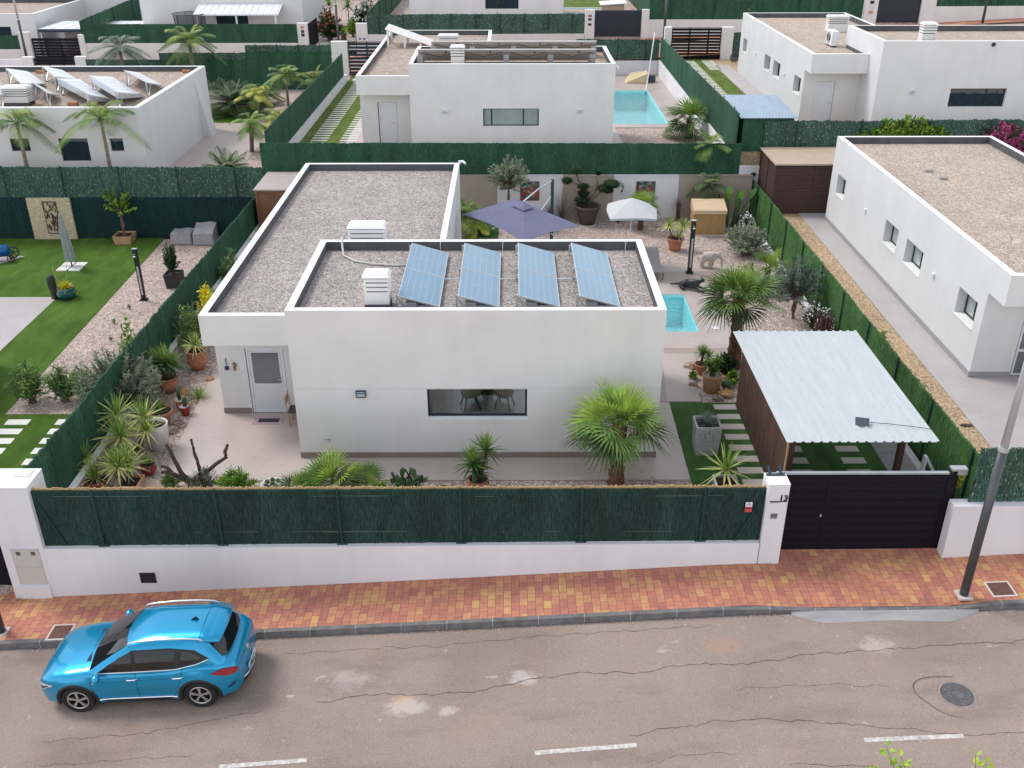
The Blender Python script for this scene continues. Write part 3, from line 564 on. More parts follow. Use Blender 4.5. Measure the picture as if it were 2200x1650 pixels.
def villa(dx, dy, dz, label, wallm, frontm, gr, plinth, win, door, glass, own=False):
    t = thing('villa', label, 'house', (dx, dy, dz), 0, 'flat roofed white villas of one estate')
    X0, X1, Y0, Y1, ZU, ZLo = -5.67, 3.9, 22.33, 27.65, 4.35, 3.55
    w = MB()
    holes = [(win[0] - X0, win[1] - X0, win[2], win[3])]
    facade(w, (X0, Y0), (X1, Y0), 0, ZU, holes, .24, 0)
    facade(w, (X1, Y0), (X1, Y1), 0, ZU, [(1.2, 4.7, .1, 2.5)], .2, 1)  # unseen side opening, added to let more light into the room
    facade(w, (X1, Y1), (X0, Y1), 0, ZU, [(.6, 6.6, .08, 2.5)], .2, 1)  # unseen rear opening, enlarged to brighten the room floor
    facade(w, (X0, Y1), (X0, Y0), 0, ZU, (), 0, 1)
    pw = .2
    for r in ((X0, X1, Y0, Y0 + pw), (X0, X1, Y1 - pw, Y1), (X0, X0 + pw, Y0 + pw, Y1 - pw), (X1 - pw, X1, Y0 + pw, Y1 - pw)):
        w.quad((r[0], r[2], ZU), (r[1], r[2], ZU), (r[1], r[3], ZU), (r[0], r[3], ZU), 2)
    # lower wing
    a, b, c, e = -8.38, -2.1, 23.85, 39.35
    facade(w, (a, 24.8), (X0 - .001, 24.8), 0, 2.66, [(door[0] - a, door[1] - a, 0, 2.12)], .12, 0)
    facade(w, (a, e), (a, 24.8), 0, 2.66, [(e - h[1], e - h[0], h[2], h[3]) for h in SIDEW], .36, 1)
    facade(w, (b, e), (a, e), 0, 2.66, (), 0, 1)
    facade(w, (b, Y1), (b, e), 0, 2.66, [(3, 6, .05, 2.3)], .2, 1)
    w.quad((a, c, 2.66), (X0 - .001, c, 2.66), (X0 - .001, 24.8, 2.66), (a, 24.8, 2.66), 0)
    facade(w, (a, c), (X0 - .001, c), 2.66, ZLo, (), 0, 0); facade(w, (a, e), (a, c), 2.66, ZLo, (), 0, 1); facade(w, (b, e), (a, e), 2.66, ZLo, (), 0, 1); facade(w, (b, Y1), (b, e), 2.66, ZLo, (), 0, 1)
    for r in ((a, X0 - .001, c, c + pw), (a, b, e - pw, e), (a, a + pw, c + pw, e - pw), (b - pw, b, Y1, e - pw)):
        w.quad((r[0], r[2], ZLo), (r[1], r[2], ZLo), (r[1], r[3], ZLo), (r[0], r[3], ZLo), 2)
    w.build('walls', [frontm, wallm, m_cap], t)  # front, side and top tones carry the light in their colour
    # roof: gravel decks, dark upstand inside the parapets, chimneys
    g = MB(); q = pw
    g.quad((X0 + q, Y0 + q, ZU - .27), (X1 - q, Y0 + q, ZU - .27), (X1 - q, Y1 - q, ZU - .27), (X0 + q, Y1 - q, ZU - .27))
    g.quad((a + q, c + q, ZLo - .27), (X0, c + q, ZLo - .27), (X0, Y1, ZLo - .27), (a + q, Y1, ZLo - .27))
    g.quad((a + q, Y1, ZLo - .27), (b - q, Y1, ZLo - .27), (b - q, e - q, ZLo - .27), (a + q, e - q, ZLo - .27))
    rf = g.build('roof', gr, t)
    g = MB()
    def up(x0, x1, y0, y1, z): facade(g, (x1, y0), (x0, y0), z - .27, z); facade(g, (x1, y1), (x1, y0), z - .27, z); facade(g, (x0, y1), (x1, y1), z - .27, z); facade(g, (x0, y0), (x0, y1), z - .27, z)
    up(X0 + q, X1 - q, Y0 + q, Y1 - q, ZU - .004)
    facade(g, (X0, c + q), (a + q, c + q), ZLo - .27, ZLo - .004); facade(g, (a + q, c + q), (a + q, e - q), ZLo - .27, ZLo - .004)
    facade(g, (a + q, e - q), (b - q, e - q), ZLo - .27, ZLo - .004); facade(g, (b - q, e - q), (b - q, Y1), ZLo - .27, ZLo - .004)
    facade(g, (X0 - .012, Y1 - .2), (X0 - .012, c + .2), ZLo - .27, ZLo - .1); facade(g, (b, Y1 + .012), (X0, Y1 + .012), ZLo - .27, ZLo - .1)
    g.build('parapet_lining', m_lining, rf)
    # plinth
    if plinth:
        g = MB(); h = .2
        g.box(X0 - .012, X1 + .012, Y0 - .014, Y0 - .001, .03, h); g.box(X1 + .001, X1 + .013, Y0, Y0 + 1.18, .03, h); g.box(X0 - .013, X0 - .001, Y0, 24.79, .03, h)
        g.box(a - .014, a - .001, 24.79, e, .03, h); g.box(a - .014, door[0] - .02, 24.785, 24.799, .03, h); g.box(door[1] + .02, X0 - .014, 24.785, 24.799, .03, h)
        g.build('plinth', plinth, t)
    # front window
    f = MB(); framebox(f, 'x', win[0], win[1], win[2] + (0 if not own else .0), win[3], Y0 + .13, Y0 + .2, .05, win[4]); f = f.build('window', m_frame, t)
    g = MB(); g.box(win[0] + .04, win[1] - .04, Y0 + .155, Y0 + .165, win[2] + .04, win[3] - .04); g.build('pane', glass, f)
    g = MB(); g.box(win[0] - .03, win[1] + .03, Y0 - .025, Y0 + .13, win[2] - .03, win[2] + .006); g.build('sill', m_cap, f)
    for h in SIDEW:
        f = MB(); framebox(f, 'y', h[0], h[1], h[2], h[3], a + .28, a + .34, .05, [(h[0] + h[1]) / 2]); f = f.build('window', m_frame, t)
        g = MB(); g.box(a + .305, a + .315, h[0] + .04, h[1] - .04, h[2] + .04, h[3] - .04); g.build('pane', m_glassb if dz != 2.9 else m_glassd, f)
        g = MB(); g.box(a - .03, a + .28, h[0] + .002, h[1] - .002, h[2] - .03, h[2] + .006); g.build('sill', m_cap, f)
    return t, rf
def room(t):   # what can be seen through the long window: tiled floor and an added, unglazed rear opening
    g = MB(); g.box(-5.6, 3.85, 22.6, 27.4, -.02, .06); g.build('room_floor', m_floor, t)
    g = MB(); g.quad((-5.6, 27.42, .06), (3.85, 27.42, .06), (3.85, 27.42, .3), (-5.6, 27.42, .3)); g.quad((-5.6, 22.6, 3.0), (3.85, 22.6, 3.0), (3.85, 27.4, 3.0), (-5.6, 27.4, 3.0))
    g.build('inner_walls', m_front, t)
m_floor = M_tiles('glossy_floor_tiles', (.62, .58, .56), .9, .9, .45, .03, .12, 0)
own, own_roof = villa(0, 0, 0, 'white flat roofed villa in the middle plot with four solar arrays on its roof', m_white, m_front, m_roofgr, m_plinth, (-2.2, .42, 1.24, 2.12, ()), (-7.56, -6.47), m_glass, True)
room(own)
vb, vb_roof = villa(.95, 24.12, 1.9, 'white villa behind the middle plot with two long rows of solar panels on top', m_white, m_front, m_roofgr3, None, (-2.25, .38, 1.5, 2.33, (-1.85, -.35)), (-7.54, -6.6), m_glassb)
vr, vr_roof = villa(21.68, .28, 1.0, 'white villa on the right with a cream gravel roof above the sandy strip', m_white, m_front, m_roofgr2, m_plinthg, (-2.2, .42, 1.24, 2.12, ()), (-7.2, -5.8), m_glassd)
vrb, vrb_roof = villa(22.67, 23.98, 2.9, 'white villa at rear right with an air conditioner on its lower roof', m_white, m_front, m_roofgr2, None, (-2.2, .42, 1.4, 2.25, (-.45,)), (-7.78, -6.8), m_glassd)
for p, mm in ((own_roof, m_cap), (vb_roof, m_front), (vrb_roof, m_front)):
    chimney(p, -3.73, 22.95, 4.08, .62, .5, 1.1, mm, p is own_roof)
    chimney(p, -5.0, 28.6 if p is own_roof else 33.0, 3.28, 1.1, .6, 1.35 if p is own_roof else .95, mm, False)
def door(parent, x0, x1, y, z0, z1, panel, glass=None, half=.95, handle_right=True):
    f = MB(); framebox(f, 'x', x0, x1, z0, z1, y - .03, y + .05, .06); f = f.build('door_frame', m_wframe, parent)
    d_ = MB(); d_.box(x0 + .062, x1 - .062, y - .01, y + .03, z0 + .03, z1 - .062, 0)
    d_ = d_.build('door', panel, parent, bevel=.006)
    if glass:
        g = MB(); g.box(x0 + .14, x1 - .14, y - .018, y - .012, z0 + half, z1 - .14); g.build('pane', glass, d_)
        g = MB(); framebox(g, 'x', x0 + .1, x1 - .1, z0 + half - .04, z1 - .1, y - .024, y - .014, .04); g.build('pane_frame', m_wframe, d_)
    hx = x1 - .14 if handle_right else x0 + .1
    g = MB(); g.box(hx, hx + .03, y - .03, y - .012, z0 + .98, z0 + 1.16); g.box(hx - .09, hx + .02, y - .06, y - .045, z0 + 1.09, z0 + 1.11); g.build('handle', m_alu, d_)
door(own, -7.54, -6.49, 24.86, .03, 2.11, m_doorw, m_glassg)
door(vb, -7.5, -6.62, 24.9, .03, 2.1, m_doorw); door(vrb, -7.76, -6.82, 24.9, .03, 2.1, m_doorw)
f = MB(); framebox(f, 'x', -7.15, -5.72, .06, 2.12, 24.85, 24.91, .06, (-6.4,)); f.box(-7.09, -5.78, 24.85, 24.91, .82, .9); f = f.build('door_frame', m_wframe, vr)
g = MB(); g.box(-7.1, -5.77, 24.87, 24.88, .12, 2.06); g.build('pane', m_glassg, f)
def wall_light(p, x, y, z, mat=m_bracket):
    g = MB(); g.box(x - .13, x + .13, y - .07, y, z + .075, z + .095); g.box(x - .13, x + .13, y - .07, y, z - .095, z - .075); g.box(x - .13, x - .11, y - .07, y, z - .08, z + .08); g.box(x + .11, x + .13, y - .07, y, z - .08, z + .08)
    g.box(x - .12, x + .12, y - .08, y - .06, z + .02, z + .035)
    f = g.build('wall_light', mat, p); g = MB(); g.box(x - .108, x + .108, y - .06, y - .005, z - .073, z + .073); g.build('diffuser', M('lamp_diffuser', (.45, .52, .6), .3), f)
wall_light(own, -3.92, 22.329, 2.0)
for x in (-4.05, 2.3): wall_light(vb, x, 22.329, 2.2, m_wframe)
wall_light(vrb, -4.0, 22.329, 2.1, m_wframe)
for p in (vr, vrb):
    for y in (34.9, 28.3):
        g = MB(); g.box(-8.46, -8.381, y - .06, y + .06, 1.75, 1.9); g.build('wall_light', m_wframe, p, bevel=.01)
g = MB(); g.tube([(-4.85, 22.32, .62), (-4.85, 22.24, .62), (-4.85, 22.22, .56)], .018); g.bar((-5.0, 22.26, .64), (-4.86, 22.26, .64), .02); g.build('garden_tap', m_steel, own)
g = MB(); g.box(X := -5.66, 3.89, 22.3275, 22.3295, 2.13, 2.142); g.build('render_joint', M('joint', (.60, .59, .58), .9), own)
g = MB(); g.tube([(-2.1, 39.35, 3.6), (-1.95, 39.3, 3.62), (-1.85, 39.2, 3.55)], .05); g.box(-2.14, -2.04, 39.3, 39.42, 3.5, 3.62); g.build('security_camera', m_wframe, own)
g = MB(); g.tube([(3.9, 22.5, 4.25), (4.05, 22.4, 4.15)], .05); g.build('security_camera', m_wframe, vb)
g = MB(); g.tube([(-8.38, 23.9, 3.4), (-8.5, 23.8, 3.35)], .05); g.build('security_camera', m_wframe, vb)
# front-door bits
t = thing('doormat', 'black doormat with a white patterned border in front of the door', 'doormat', (-7.0, 24.33, .031)); t.rotation_euler = (0, 0, 0)
g = MB(); g.box(-.42, .42, -.2, .2, 0, .012); g.build('border', M('doormat_border', (.50, .36, .42), .9, var=.5, vs=22), t); g = MB(); g.box(-.3, .3, -.11, .11, .012, .016); g.build('centre', m_potbk, t)
g = MB(); g.tube([(0, 0, .2), (0, -.01, 0)], .012); g.ball((0, -.02, -.1), .07, 8); tag(g.build('hanging_ornament', M('blue_ornament', (.03, .03, .12), .3), None), 'blue hanging ornament on the white wall left of the front door', 'ornament').location = (-8.12, 24.78, 1.62)
g = MB(); g.ball((0, -.03, .05), .05, 8); g.ball((.04, -.03, .0), .045, 8); g.box(-.03, .03, -.05, 0, -.16, -.02); tag(g.build('wall_figurine', M('painted_figurine', (.32, .14, .10), .5, var=.6, vs=20), None), 'small painted figurine on the wall between the blue ornament and front door', 'ornament').location = (-7.9, 24.799, 1.6)
g = MB(); g.box(-.06, .06, -.02, 0, -.05, .05); g.build('doorbell', m_wframe, own, bevel=.01).location = (-7.68, 24.8, 1.5)
# rattan chair beside the upper block
t = thing('garden_chair', 'brown wooden chair tucked against the wall beside the front door', 'chair', (-6.12, 24.22, .03), radians(90))
for x, y in ((-.2, -.2), (.2, -.2), (-.2, .2), (.2, .2)): g = MB(); g.bar((x, y, 0), (x * .95, y * .95, .43), .035); g.build('leg', m_cane, t)
g = MB(); g.box(-.23, .23, -.23, .23, .43, .46); g.build('seat', m_potb, t, bevel=.01)
g = MB(); g.bar((-.2, .22, .46), (-.2, .27, .92), .03); g.bar((.2, .22, .46), (.2, .27, .92), .03); g.box(-.2, .2, .25, .28, .68, .9); g.build('backrest', m_cane, t)
# dining set inside
t = thing('dining_table', 'dark dining table seen through the long front window', 'table', (-.7, 26.1, .06))
g = MB(); g.lathe((0, 0, .72), [(.75, 0), (.75, .03)], 32); g.build('table_top', m_barkd, t)
g = MB(); g.lathe((0, 0, 0), [(.3, 0), (.22, .1), (.07, .4), (.2, .7), (.25, .72)], 20); g.build('pedestal', m_barkd, t)
ch = None
for i, (x, y, r, lab) in enumerate(((-1.2, 25.05, .3, 'left dining chair with thin black legs behind the long window'), (-.2, 25.05, -.3, 'right dining chair with thin black legs behind the long window'))):
    if ch is None:
        ch = thing('dining_chair', lab, 'chair', (x, y, .06), r, 'dining chairs behind the window')
        for a in (45, 135, 225, 315): g = MB(); c_, s_ = cos(radians(a)), sin(radians(a)); g.bar((.34 * c_, .34 * s_, 0), (.2 * c_, .2 * s_, .42), .03); g.build('leg', m_frame, ch)
        g = MB(); g.lathe((0, 0, .42), [(.1, -.02), (.25, .02), (.29, .1), (.25, .09), (.1, .06)], 18); g.build('seat', m_beige, ch, smooth=True)
        g = MB(); g.box(-.24, .24, -.3, -.25, .5, .82); g.build('backrest', m_beige, ch, bevel=.02)
    else: dup(ch, (x, y, .06), r, lab)
# ------------------------------------------------------------------ walls, fences, gates
def wall_run(label, p0, p1, th, zb, z0, z1, mat, name='garden_wall', cap=True, zb1=None):
    g = MB(); a = Vector((*p0, 0)); b = Vector((*p1, 0)); d_ = (b - a).normalized(); n = Vector((-d_.y, d_.x, 0)) * th
    zb1 = zb if zb1 is None else zb1; Z = lambda q, z: tuple(q + Vector((0, 0, z)))
    g.hexa([Z(a, zb), Z(b, zb1), Z(b + n, zb1), Z(a + n, zb), Z(a, z0), Z(b, z1), Z(b + n, z1), Z(a + n, z0)])
    return tag(g.build(name, mat), label, 'wall')
def fence_run(label, p0, p1, th, b0, b1, t0, t1, mat, posts=0, top=None, rag=.02, side=1, name='screen_fence', cat='fence', postmat=None, wires=False, off=.0):
    """hedge screen between two points, ragged along its top; posts on the right-hand side of the run"""
    t = thing(name, label, cat, (*p0, 0)); a = Vector((0, 0, 0)); b = Vector((p1[0] - p0[0], p1[1] - p0[1], 0)); Lg = b.length; d_ = b / Lg; n = Vector((-d_.y, d_.x, 0))
    g = MB(); k = max(4, int(Lg / .06)); vs = []; wob = 0
    for i in range(k + 1):
        s = i / k; wob = wob * .9 + R.gauss(0, .25) * rag; zt = t0 + (t1 - t0) * s + wob + R.uniform(-rag, rag); zb = b0 + (b1 - b0) * s; q = a + b * s
        bul = R.uniform(-.008, .008)
        vs += [q + n * (bul) + Vector((0, 0, zb)), q + n * (th + bul) + Vector((0, 0, zb)), q + n * (th + bul) + Vector((0, 0, zt)), q + n * bul + Vector((0, 0, zt))]
    fs = []
    for i in range(k):
        o = i * 4; fs += [(o, o + 4, o + 7, o + 3), (o + 3, o + 7, o + 6, o + 2), (o + 2, o + 6, o + 5, o + 1)]
    fs += [(0, 3, 2, 1), (k * 4, k * 4 + 1, k * 4 + 2, k * 4 + 3)]
    g.add(vs, fs)
    for i in range(int(Lg * 14)):   # loose twigs sticking out of the top edge
        s = R.random(); q = a + b * s + n * R.uniform(0, th); zt = t0 + (t1 - t0) * s; h = R.uniform(.01, .05); w_ = R.uniform(.004, .012)
        g.add([q - d_ * w_ + Vector((0, 0, zt - .02)), q + d_ * w_ + Vector((0, 0, zt - .02)), q + d_ * R.uniform(-.03, .03) + Vector((0, 0, zt + h))], [(0, 1, 2)])
    g.build('screen', mat, t)
    if top:
        g = MB(); kk = int(Lg / .022)
        for i in range(kk):
            s = (i + .5) / kk; q = a + b * s + n * (th + .012) ; zt = t0 + (t1 - t0) * s + .035 + R.uniform(-.02, .03); w_ = .0095
            g.hexa([tuple(q + d_ * w_ * i2 + n * (j2 * .03) + Vector((0, 0, z))) for z in (zt - .3, zt) for i2, j2 in ((-1, 0), (1, 0), (1, 1), (-1, 1))])
        g.build('cane_edge', top, t)
    for i in range(posts):
        s = (i + .5) / posts; q = a + b * s - n * .035; zt = t0 + (t1 - t0) * s; zb = b0 + (b1 - b0) * s
        g = MB(); g.tube([q + Vector((0, 0, zb - .02)), q + Vector((0, 0, zt + .05))], .024, 8); g.ball(q + Vector((0, 0, zt + .05)), .03, 6)
        for f_ in (.15, .5, .88): zz = zb + (zt - zb) * f_; g.bar(q - d_ * .04 + Vector((0, 0, zz)), q + d_ * .04 + Vector((0, 0, zz)), .05, .03)
        g.build('post', postmat or m_post, t)
    if wires:
        g = MB()
        for i in range(wires):
            for f_ in (.08, .92):
                s = R.uniform(.02, .9); l_ = R.uniform(.04, .09); z = b0 + (t0 - b0) * f_ if f_ < .5 else t0 - (t0 - b0) * .1
                z = (b0 + .38 if f_ < .5 else t0 - .14) + R.uniform(-.01, .01)
                g.bar(b * s - n * .008 + Vector((0, 0, z)), b * min(s + l_, .99) - n * .008 + Vector((0, 0, z + .01)), .007)
        g.build('binding_wire', M('binding_wire', (.12, .16, .13), .5), t)
    return t
def pillar(label, x0, x1, y0, y1, zb, zt, mat=None, name='gate_pillar'):
    t = thing(name, label, 'pillar', ((x0 + x1) / 2, (y0 + y1) / 2, zb)); a, b = (x1 - x0) / 2, (y1 - y0) / 2
    g = MB(); g.box(-a, a, -b, b, 0, zt - zb); g.build('shaft', mat or m_wall, t, bevel=.012)
    g = MB(); g.box(-a - .004, a + .004, -b - .004, b + .004, zt - zb, zt - zb + .02); g.build('cap', m_cap, t, bevel=.004); return t
# -- our street front
g = MB(); xs = [-10.66 + i * (16.3 / 24) for i in range(25)]
for xa, xb in zip(xs, xs[1:]):
    ta, tb = .40 + (xa + 10.66) * .0083, .40 + (xb + 10.66) * .0083
    g.hexa([(xa, 17.84, zs(xa) - .3), (xb, 17.84, zs(xb) - .3), (xb, 18.12, -2), (xa, 18.12, -2), (xa, 17.84, ta), (xb, 17.84, tb), (xb, 18.12, tb), (xa, 18.12, ta)])
tag(g.build('street_wall', m_wall), 'long low white street wall carrying the dark brush screen', 'wall')
o = bpy.data.objects['street_wall']
v = MB(); v.box(-8.6, -8.24, 17.825, 17.838, -.57, -.28); vv = v.build('air_vent', M('vent_black', (.012, .012, .012), .6), o)
v = MB()
for i in range(6): v.box(-8.59, -8.25, 17.815, 17.824, -.55 + i * .045, -.53 + i * .045)
v.build('louvre', m_potbk, vv)
ff = fence_run('dark green brush screen along the street, edged with natural cane', (-10.66, 17.95), (5.66, 17.95), .04, .41, .54, 1.9, 1.945, m_hedge, 6, m_cane, .006, wires=9)
g = MB()
for s in (-1, 1): g.bar((8.1 + s * .04, -.02, 1.75), (8.1 + s * .5, -.02, .55), .024)
g.build('brace', m_post, ff)
g = MB(); g.bar((.1, -.02, 1.6), (.5, -.02, .45), .024); g.build('brace', m_post, ff); g = MB(); g.bar((16.2, -.03, 1.6), (15.75, -.03, .55), .03); g.build('brace', m_post, ff)
for x in (1.36 + i * 2.72 for i in range(6)):
    g = MB(); g.box(x - .12, x + .12, -.05, -.005, .38 + x * .008, .46 + x * .008); g.build('clamp', m_post, ff)
t = thing('alarm_sign', 'small white and red alarm sign on the dark brush screen', 'sign', (5.3, 17.9, 1.45))
g = MB(); g.box(-.075, .075, 0, .008, .04, .16); g.build('white_field', m_wframe, t); g = MB(); g.box(-.075, .075, 0, .008, -.1, .04); g.build('red_field', M('sign_red', (.55, .08, .08), .5), t)
g = MB(); g.box(-.02, .02, -.003, 0, .125, .145); g.box(-.05, .05, -.003, 0, .085, .1); g.box(-.06, .06, -.003, 0, -.02, .02); g.build('marks', M('sign_dark', (.2, .03, .03), .5), t)
# left pillar with meter cupboard
t = pillar('broad white pillar with meter cupboard doors at the left end of the street wall', -11.62, -10.66, 17.84, 18.63, -1.6, 2.05)
g = MB(); g.box(-.26, .36, -.405, -.396, 1.0, 2.0, 0); 
cab = g.build('meter_cupboard', M('cupboard_grey', (.56, .54, .50), .6, var=.08), t)
g = MB(); g.box(-.26, .36, -.409, -.405, 1.49, 1.505); g.box(-.265, -.255, -.41, -.395, 1, 2); g.box(.355, .365, -.41, -.395, 1, 2); g.box(-.26, .36, -.41, -.395, 1.995, 2.005); g.build('cupboard_frame', m_alu, cab)
for x in (-.12, .22): g = MB(); g.box(x - .05, x + .05, -.41, -.402, 1.83, 1.93); g.build('meter_window', M('meter_window', (.12, .11, .06), .3), cab)
g = MB(); g.box(.0, .35, .05, .33, 3.672, 3.70); g.build('letterbox_lid', m_wframe, t, bevel=.01)
g = MB(); g.box(-.34, .40, -.44, -.39, 0, .98); g.build('base_step', m_wall, t)
t = pillar('slim white pillar numbered 13 beside the black sliding gate', 5.66, 6.14, 17.84, 18.32, -.4, 2.1)
num = text_mesh('house_number', '13', .2, m_frame, t, Matrix.Translation((.03, -.245, 2.10)) @ Matrix.Rotation(pi / 2, 4, 'X'))
g = MB(); g.box(-.17, .22, -.247, -.24, 2.06, 2.085); g.build('number_bar', m_frame, t)
g = MB()
for i, w_ in enumerate((.012, .02, .016, .022, .014, .0, .02, .012)): 
    if w_: g.box(-.16 + i * .025, -.16 + i * .025 + w_, -.244, -.24, 2.035, 2.05)
g.build('small_lettering', m_frame, t)
ic = MB(); ic.box(-.11, .05, -.25, -.24, 1.62, 1.76); ic = ic.build('intercom', m_alu, t)
g = MB()
for i in range(4): g.box(-.1, .04, -.256, -.25, 1.66 + i * .024, 1.672 + i * .024)
g.box(-.1, .04, -.256, -.25, 1.626, 1.642); g.build('grille', m_bracket, ic)
g = MB(); g.box(-.21, .21, .1, .2, 2.52, 2.535); g.bar((-.12, .18, 2.53), (-.16, .3, 2.68), .05, .03); g.bar((.13, .18, 2.53), (.09, .3, 2.68), .05, .03); g.build('roller_bracket', m_bracket, t)
# black sliding gate
t = thing('sliding_gate', 'black horizontally panelled sliding gate right of pillar 13', 'gate', (6.1, 18.34, .0))
g = MB()
for i in range(9): g.box(.08, 1.05, -.02, .02, .05 + i * .224, .05 + i * .224 + .214); g.box(1.12, 3.72, -.02, .02, .05 + i * .224, .05 + i * .224 + .214)
g.box(.08, 3.72, -.008, .008, .05, 2.06); g.build('panels', m_black, t)
g = MB(); g.box(.02, .08, -.03, .03, .03, 2.08); g.box(1.05, 1.12, -.03, .03, .03, 2.06); g.box(3.72, 3.86, -.035, .035, .03, 2.08); g.box(.08, 3.72, -.03, .03, .0, .05); g.box(.08, 3.72, -.03, .03, 2.06, 2.08); g.build('gate_frame', m_black, t)
g = MB(); g.box(-.15, 3.72, -.05, .045, 2.082, 2.12); g.build('top_rail', m_steel, t)
g = MB(); g.ball((1.0, -.04, .95), .02, 8); g.box(.985, 1.015, -.03, -.02, .92, .99); g.build('lock', m_alu, t)
t = thing('gate_post', 'grey steel catch post with a hooded cap at the right end of the black gate', 'post', (10.03, 18.4, 0))
g = MB(); g.box(-.05, .05, -.04, .04, 0, 2.15); g.build('post', m_black, t); g = MB(); g.box(-.16, .2, -.09, .09, 2.15, 2.2); g.box(-.02, .2, -.09, .09, 2.05, 2.15); g.build('hood', m_steel, t)
# right street wall with leafy screen
g = MB()
g.hexa([(9.93, 17.95, -.5), (40, 17.95, -.5), (40, 18.25, -.5), (9.93, 18.25, -.5), (9.93, 17.95, 1.45), (40, 17.95, 1.8), (40, 18.25, 1.8), (9.93, 18.25, 1.45)])
tag(g.build('street_wall', m_wall), 'white street wall right of the black gate, under the leafy screen', 'wall')
fence_run('leafy green screen on the white wall at the right end of the street', (10.3, 18.12), (40, 18.12), .05, 1.42, 1.78, 2.86, 3.3, m_hedgel, 8, None, .02)
fence_run('bright green hedge screen between the middle and the right plot', (10.95, 43.2), (10.95, 18.3), .07, .12, .1, 1.72, 1.92, m_hedgeg, 10, None, .025)
wall_run('low white wall under the bright green hedge screen', (10.87, 18.3), (10.87, 43.0), .2, -.3, .15, .15, m_wall)
g = MB(); g.box(11.04, 11.095, 18.3, 43.2, .1, 1.02); tag(g.build('retaining_kerb', m_wall), 'white retaining kerb holding the sandy strip behind the hedge screen', 'wall')
# left boundary
wall_run('low wall with white coping under the left boundary brush screen', (-10.84, 18.3), (-10.84, 43.0), .15, -.3, .5, .5, m_beige)
g = MB(); g.box(-11.0, -10.82, 18.3, 43, .5, .53); tag(g.build('wall_coping', m_cap), 'thin white coping strip along the left boundary wall', 'coping')
fence_run('dark green brush screen running back along the left boundary', (-11.08, 18.5), (-11.08, 43.1), -.05, -1.0, -1.0, 2.05, 1.66, m_hedgeb, 9, None, .03)
# back wall of our garden in beige and white bays with the screen above
for i, (a, b, mt, lab) in enumerate(((-10.7, -.61, m_beige, 'beige bay of the rear garden wall behind the small palms'), (-.61, 2.35, m_wall, 'white bay of the rear garden wall with the larger picture'),
        (2.35, 4.65, m_beige, 'beige bay of the rear garden wall behind the cloud pruned tree'), (4.65, 7.58, m_wall, 'white bay of the rear garden wall behind the white parasol'), (7.58, 10.9, m_beige, 'beige bay of the rear garden wall behind the cane storage box'))):
    g = MB(); g.box(a, b - .002, 43.0, 43.18, -.3, 1.95); g.box(a, b - .002, 42.97, 43.2, 1.95, 1.99); tag(g.build('garden_wall', mt), lab, 'wall')
fence_run('tall dark green screen across the back of the middle garden', (-11.2, 43.24), (10.3, 43.24), .06, 1.9, 1.95, 3.42, 3.36, m_hedgeb, 0, None, .012)
g = MB(); g.box(10.3, 11.3, 43.2, 43.4, 0, 2.35); tag(g.build('garden_wall', m_wall), 'short white wall with a black lamp left of the brown shed', 'wall')
t = thing('wall_lamp', 'round black lamp on the short white wall left of the brown shed', 'lamp', (10.95, 43.15, 2.0)); g = MB(); g.ball((0, 0, 0), .1, 10, sq=(1.2, 1, .8)); g.build('shade', m_frame, t, smooth=True); g = MB(); g.box(-.06, .06, 0, .06, -.1, .02); g.build('bracket', m_frame, t)
# left garden rear wall
fence_run('dark navy mesh covering the lower rear boundary of the left garden', (-40, 43.3), (-11.2, 43.3), .05, ZL, ZL, .93, .9, m_hedgen, 0, None, .01)
fence_run('leafy grey green screen on top of the dark mesh behind the left garden', (-40, 43.36), (-11.2, 43.36), .05, .85, .82, 2.33, 2.3, m_hedgel, 11, None, .03)
t = thing('stone_feature', 'cream split-stone wall panel between the dark mesh of the left garden', 'wall panel', (-21.15, 43.2, ZL))
mst, nt_, N_, L_, pb_ = newmat('split_stone'); v_ = coords(N_, L_); n1 = noise(N_, L_, coords(N_, L_, (1, 1, 3)), 5, 5)
L_.new(ramp(N_, L_, n1, [(.3, (.42, .33, .21)), (.6, (.62, .52, .36))]), pb_.inputs['Base Color']); pb_.inputs['Roughness'].default_value = .9; bump(N_, L_, n1, pb_, 1, .05)
g = MB(); g.box(-1.0, .98, -.02, .08, 0, 1.98); g.build('stone', mst, t)
g = MB()
for i in range(70):
    x = R.uniform(-.3, .3); z = R.uniform(.35, 1.7); a = R.uniform(-.5, .5) + (pi / 2); l_ = R.uniform(.1, .22)
    g.bar((x, -.05, z), (max(-.3, min(.3, x + l_ * cos(a))), -.05, min(1.8, z + l_ * sin(a))), .028, .02)
for q in ((-.32, -.3, .32, 1.82), (.3, .32, .32, 1.82)): g.box(q[0], q[1], -.06, -.04, q[2], q[3])
g.box(-.32, .32, -.06, -.04, .3, .33); g.box(-.32, .32, -.06, -.04, 1.8, 1.83)
tag(g.build('wall_art', M('rusted_steel', (.06, .035, .028), .8, var=.4)), 'dark openwork metal art panel on the cream stone panel', 'wall art').location = (-21.12, 43.2, ZL)
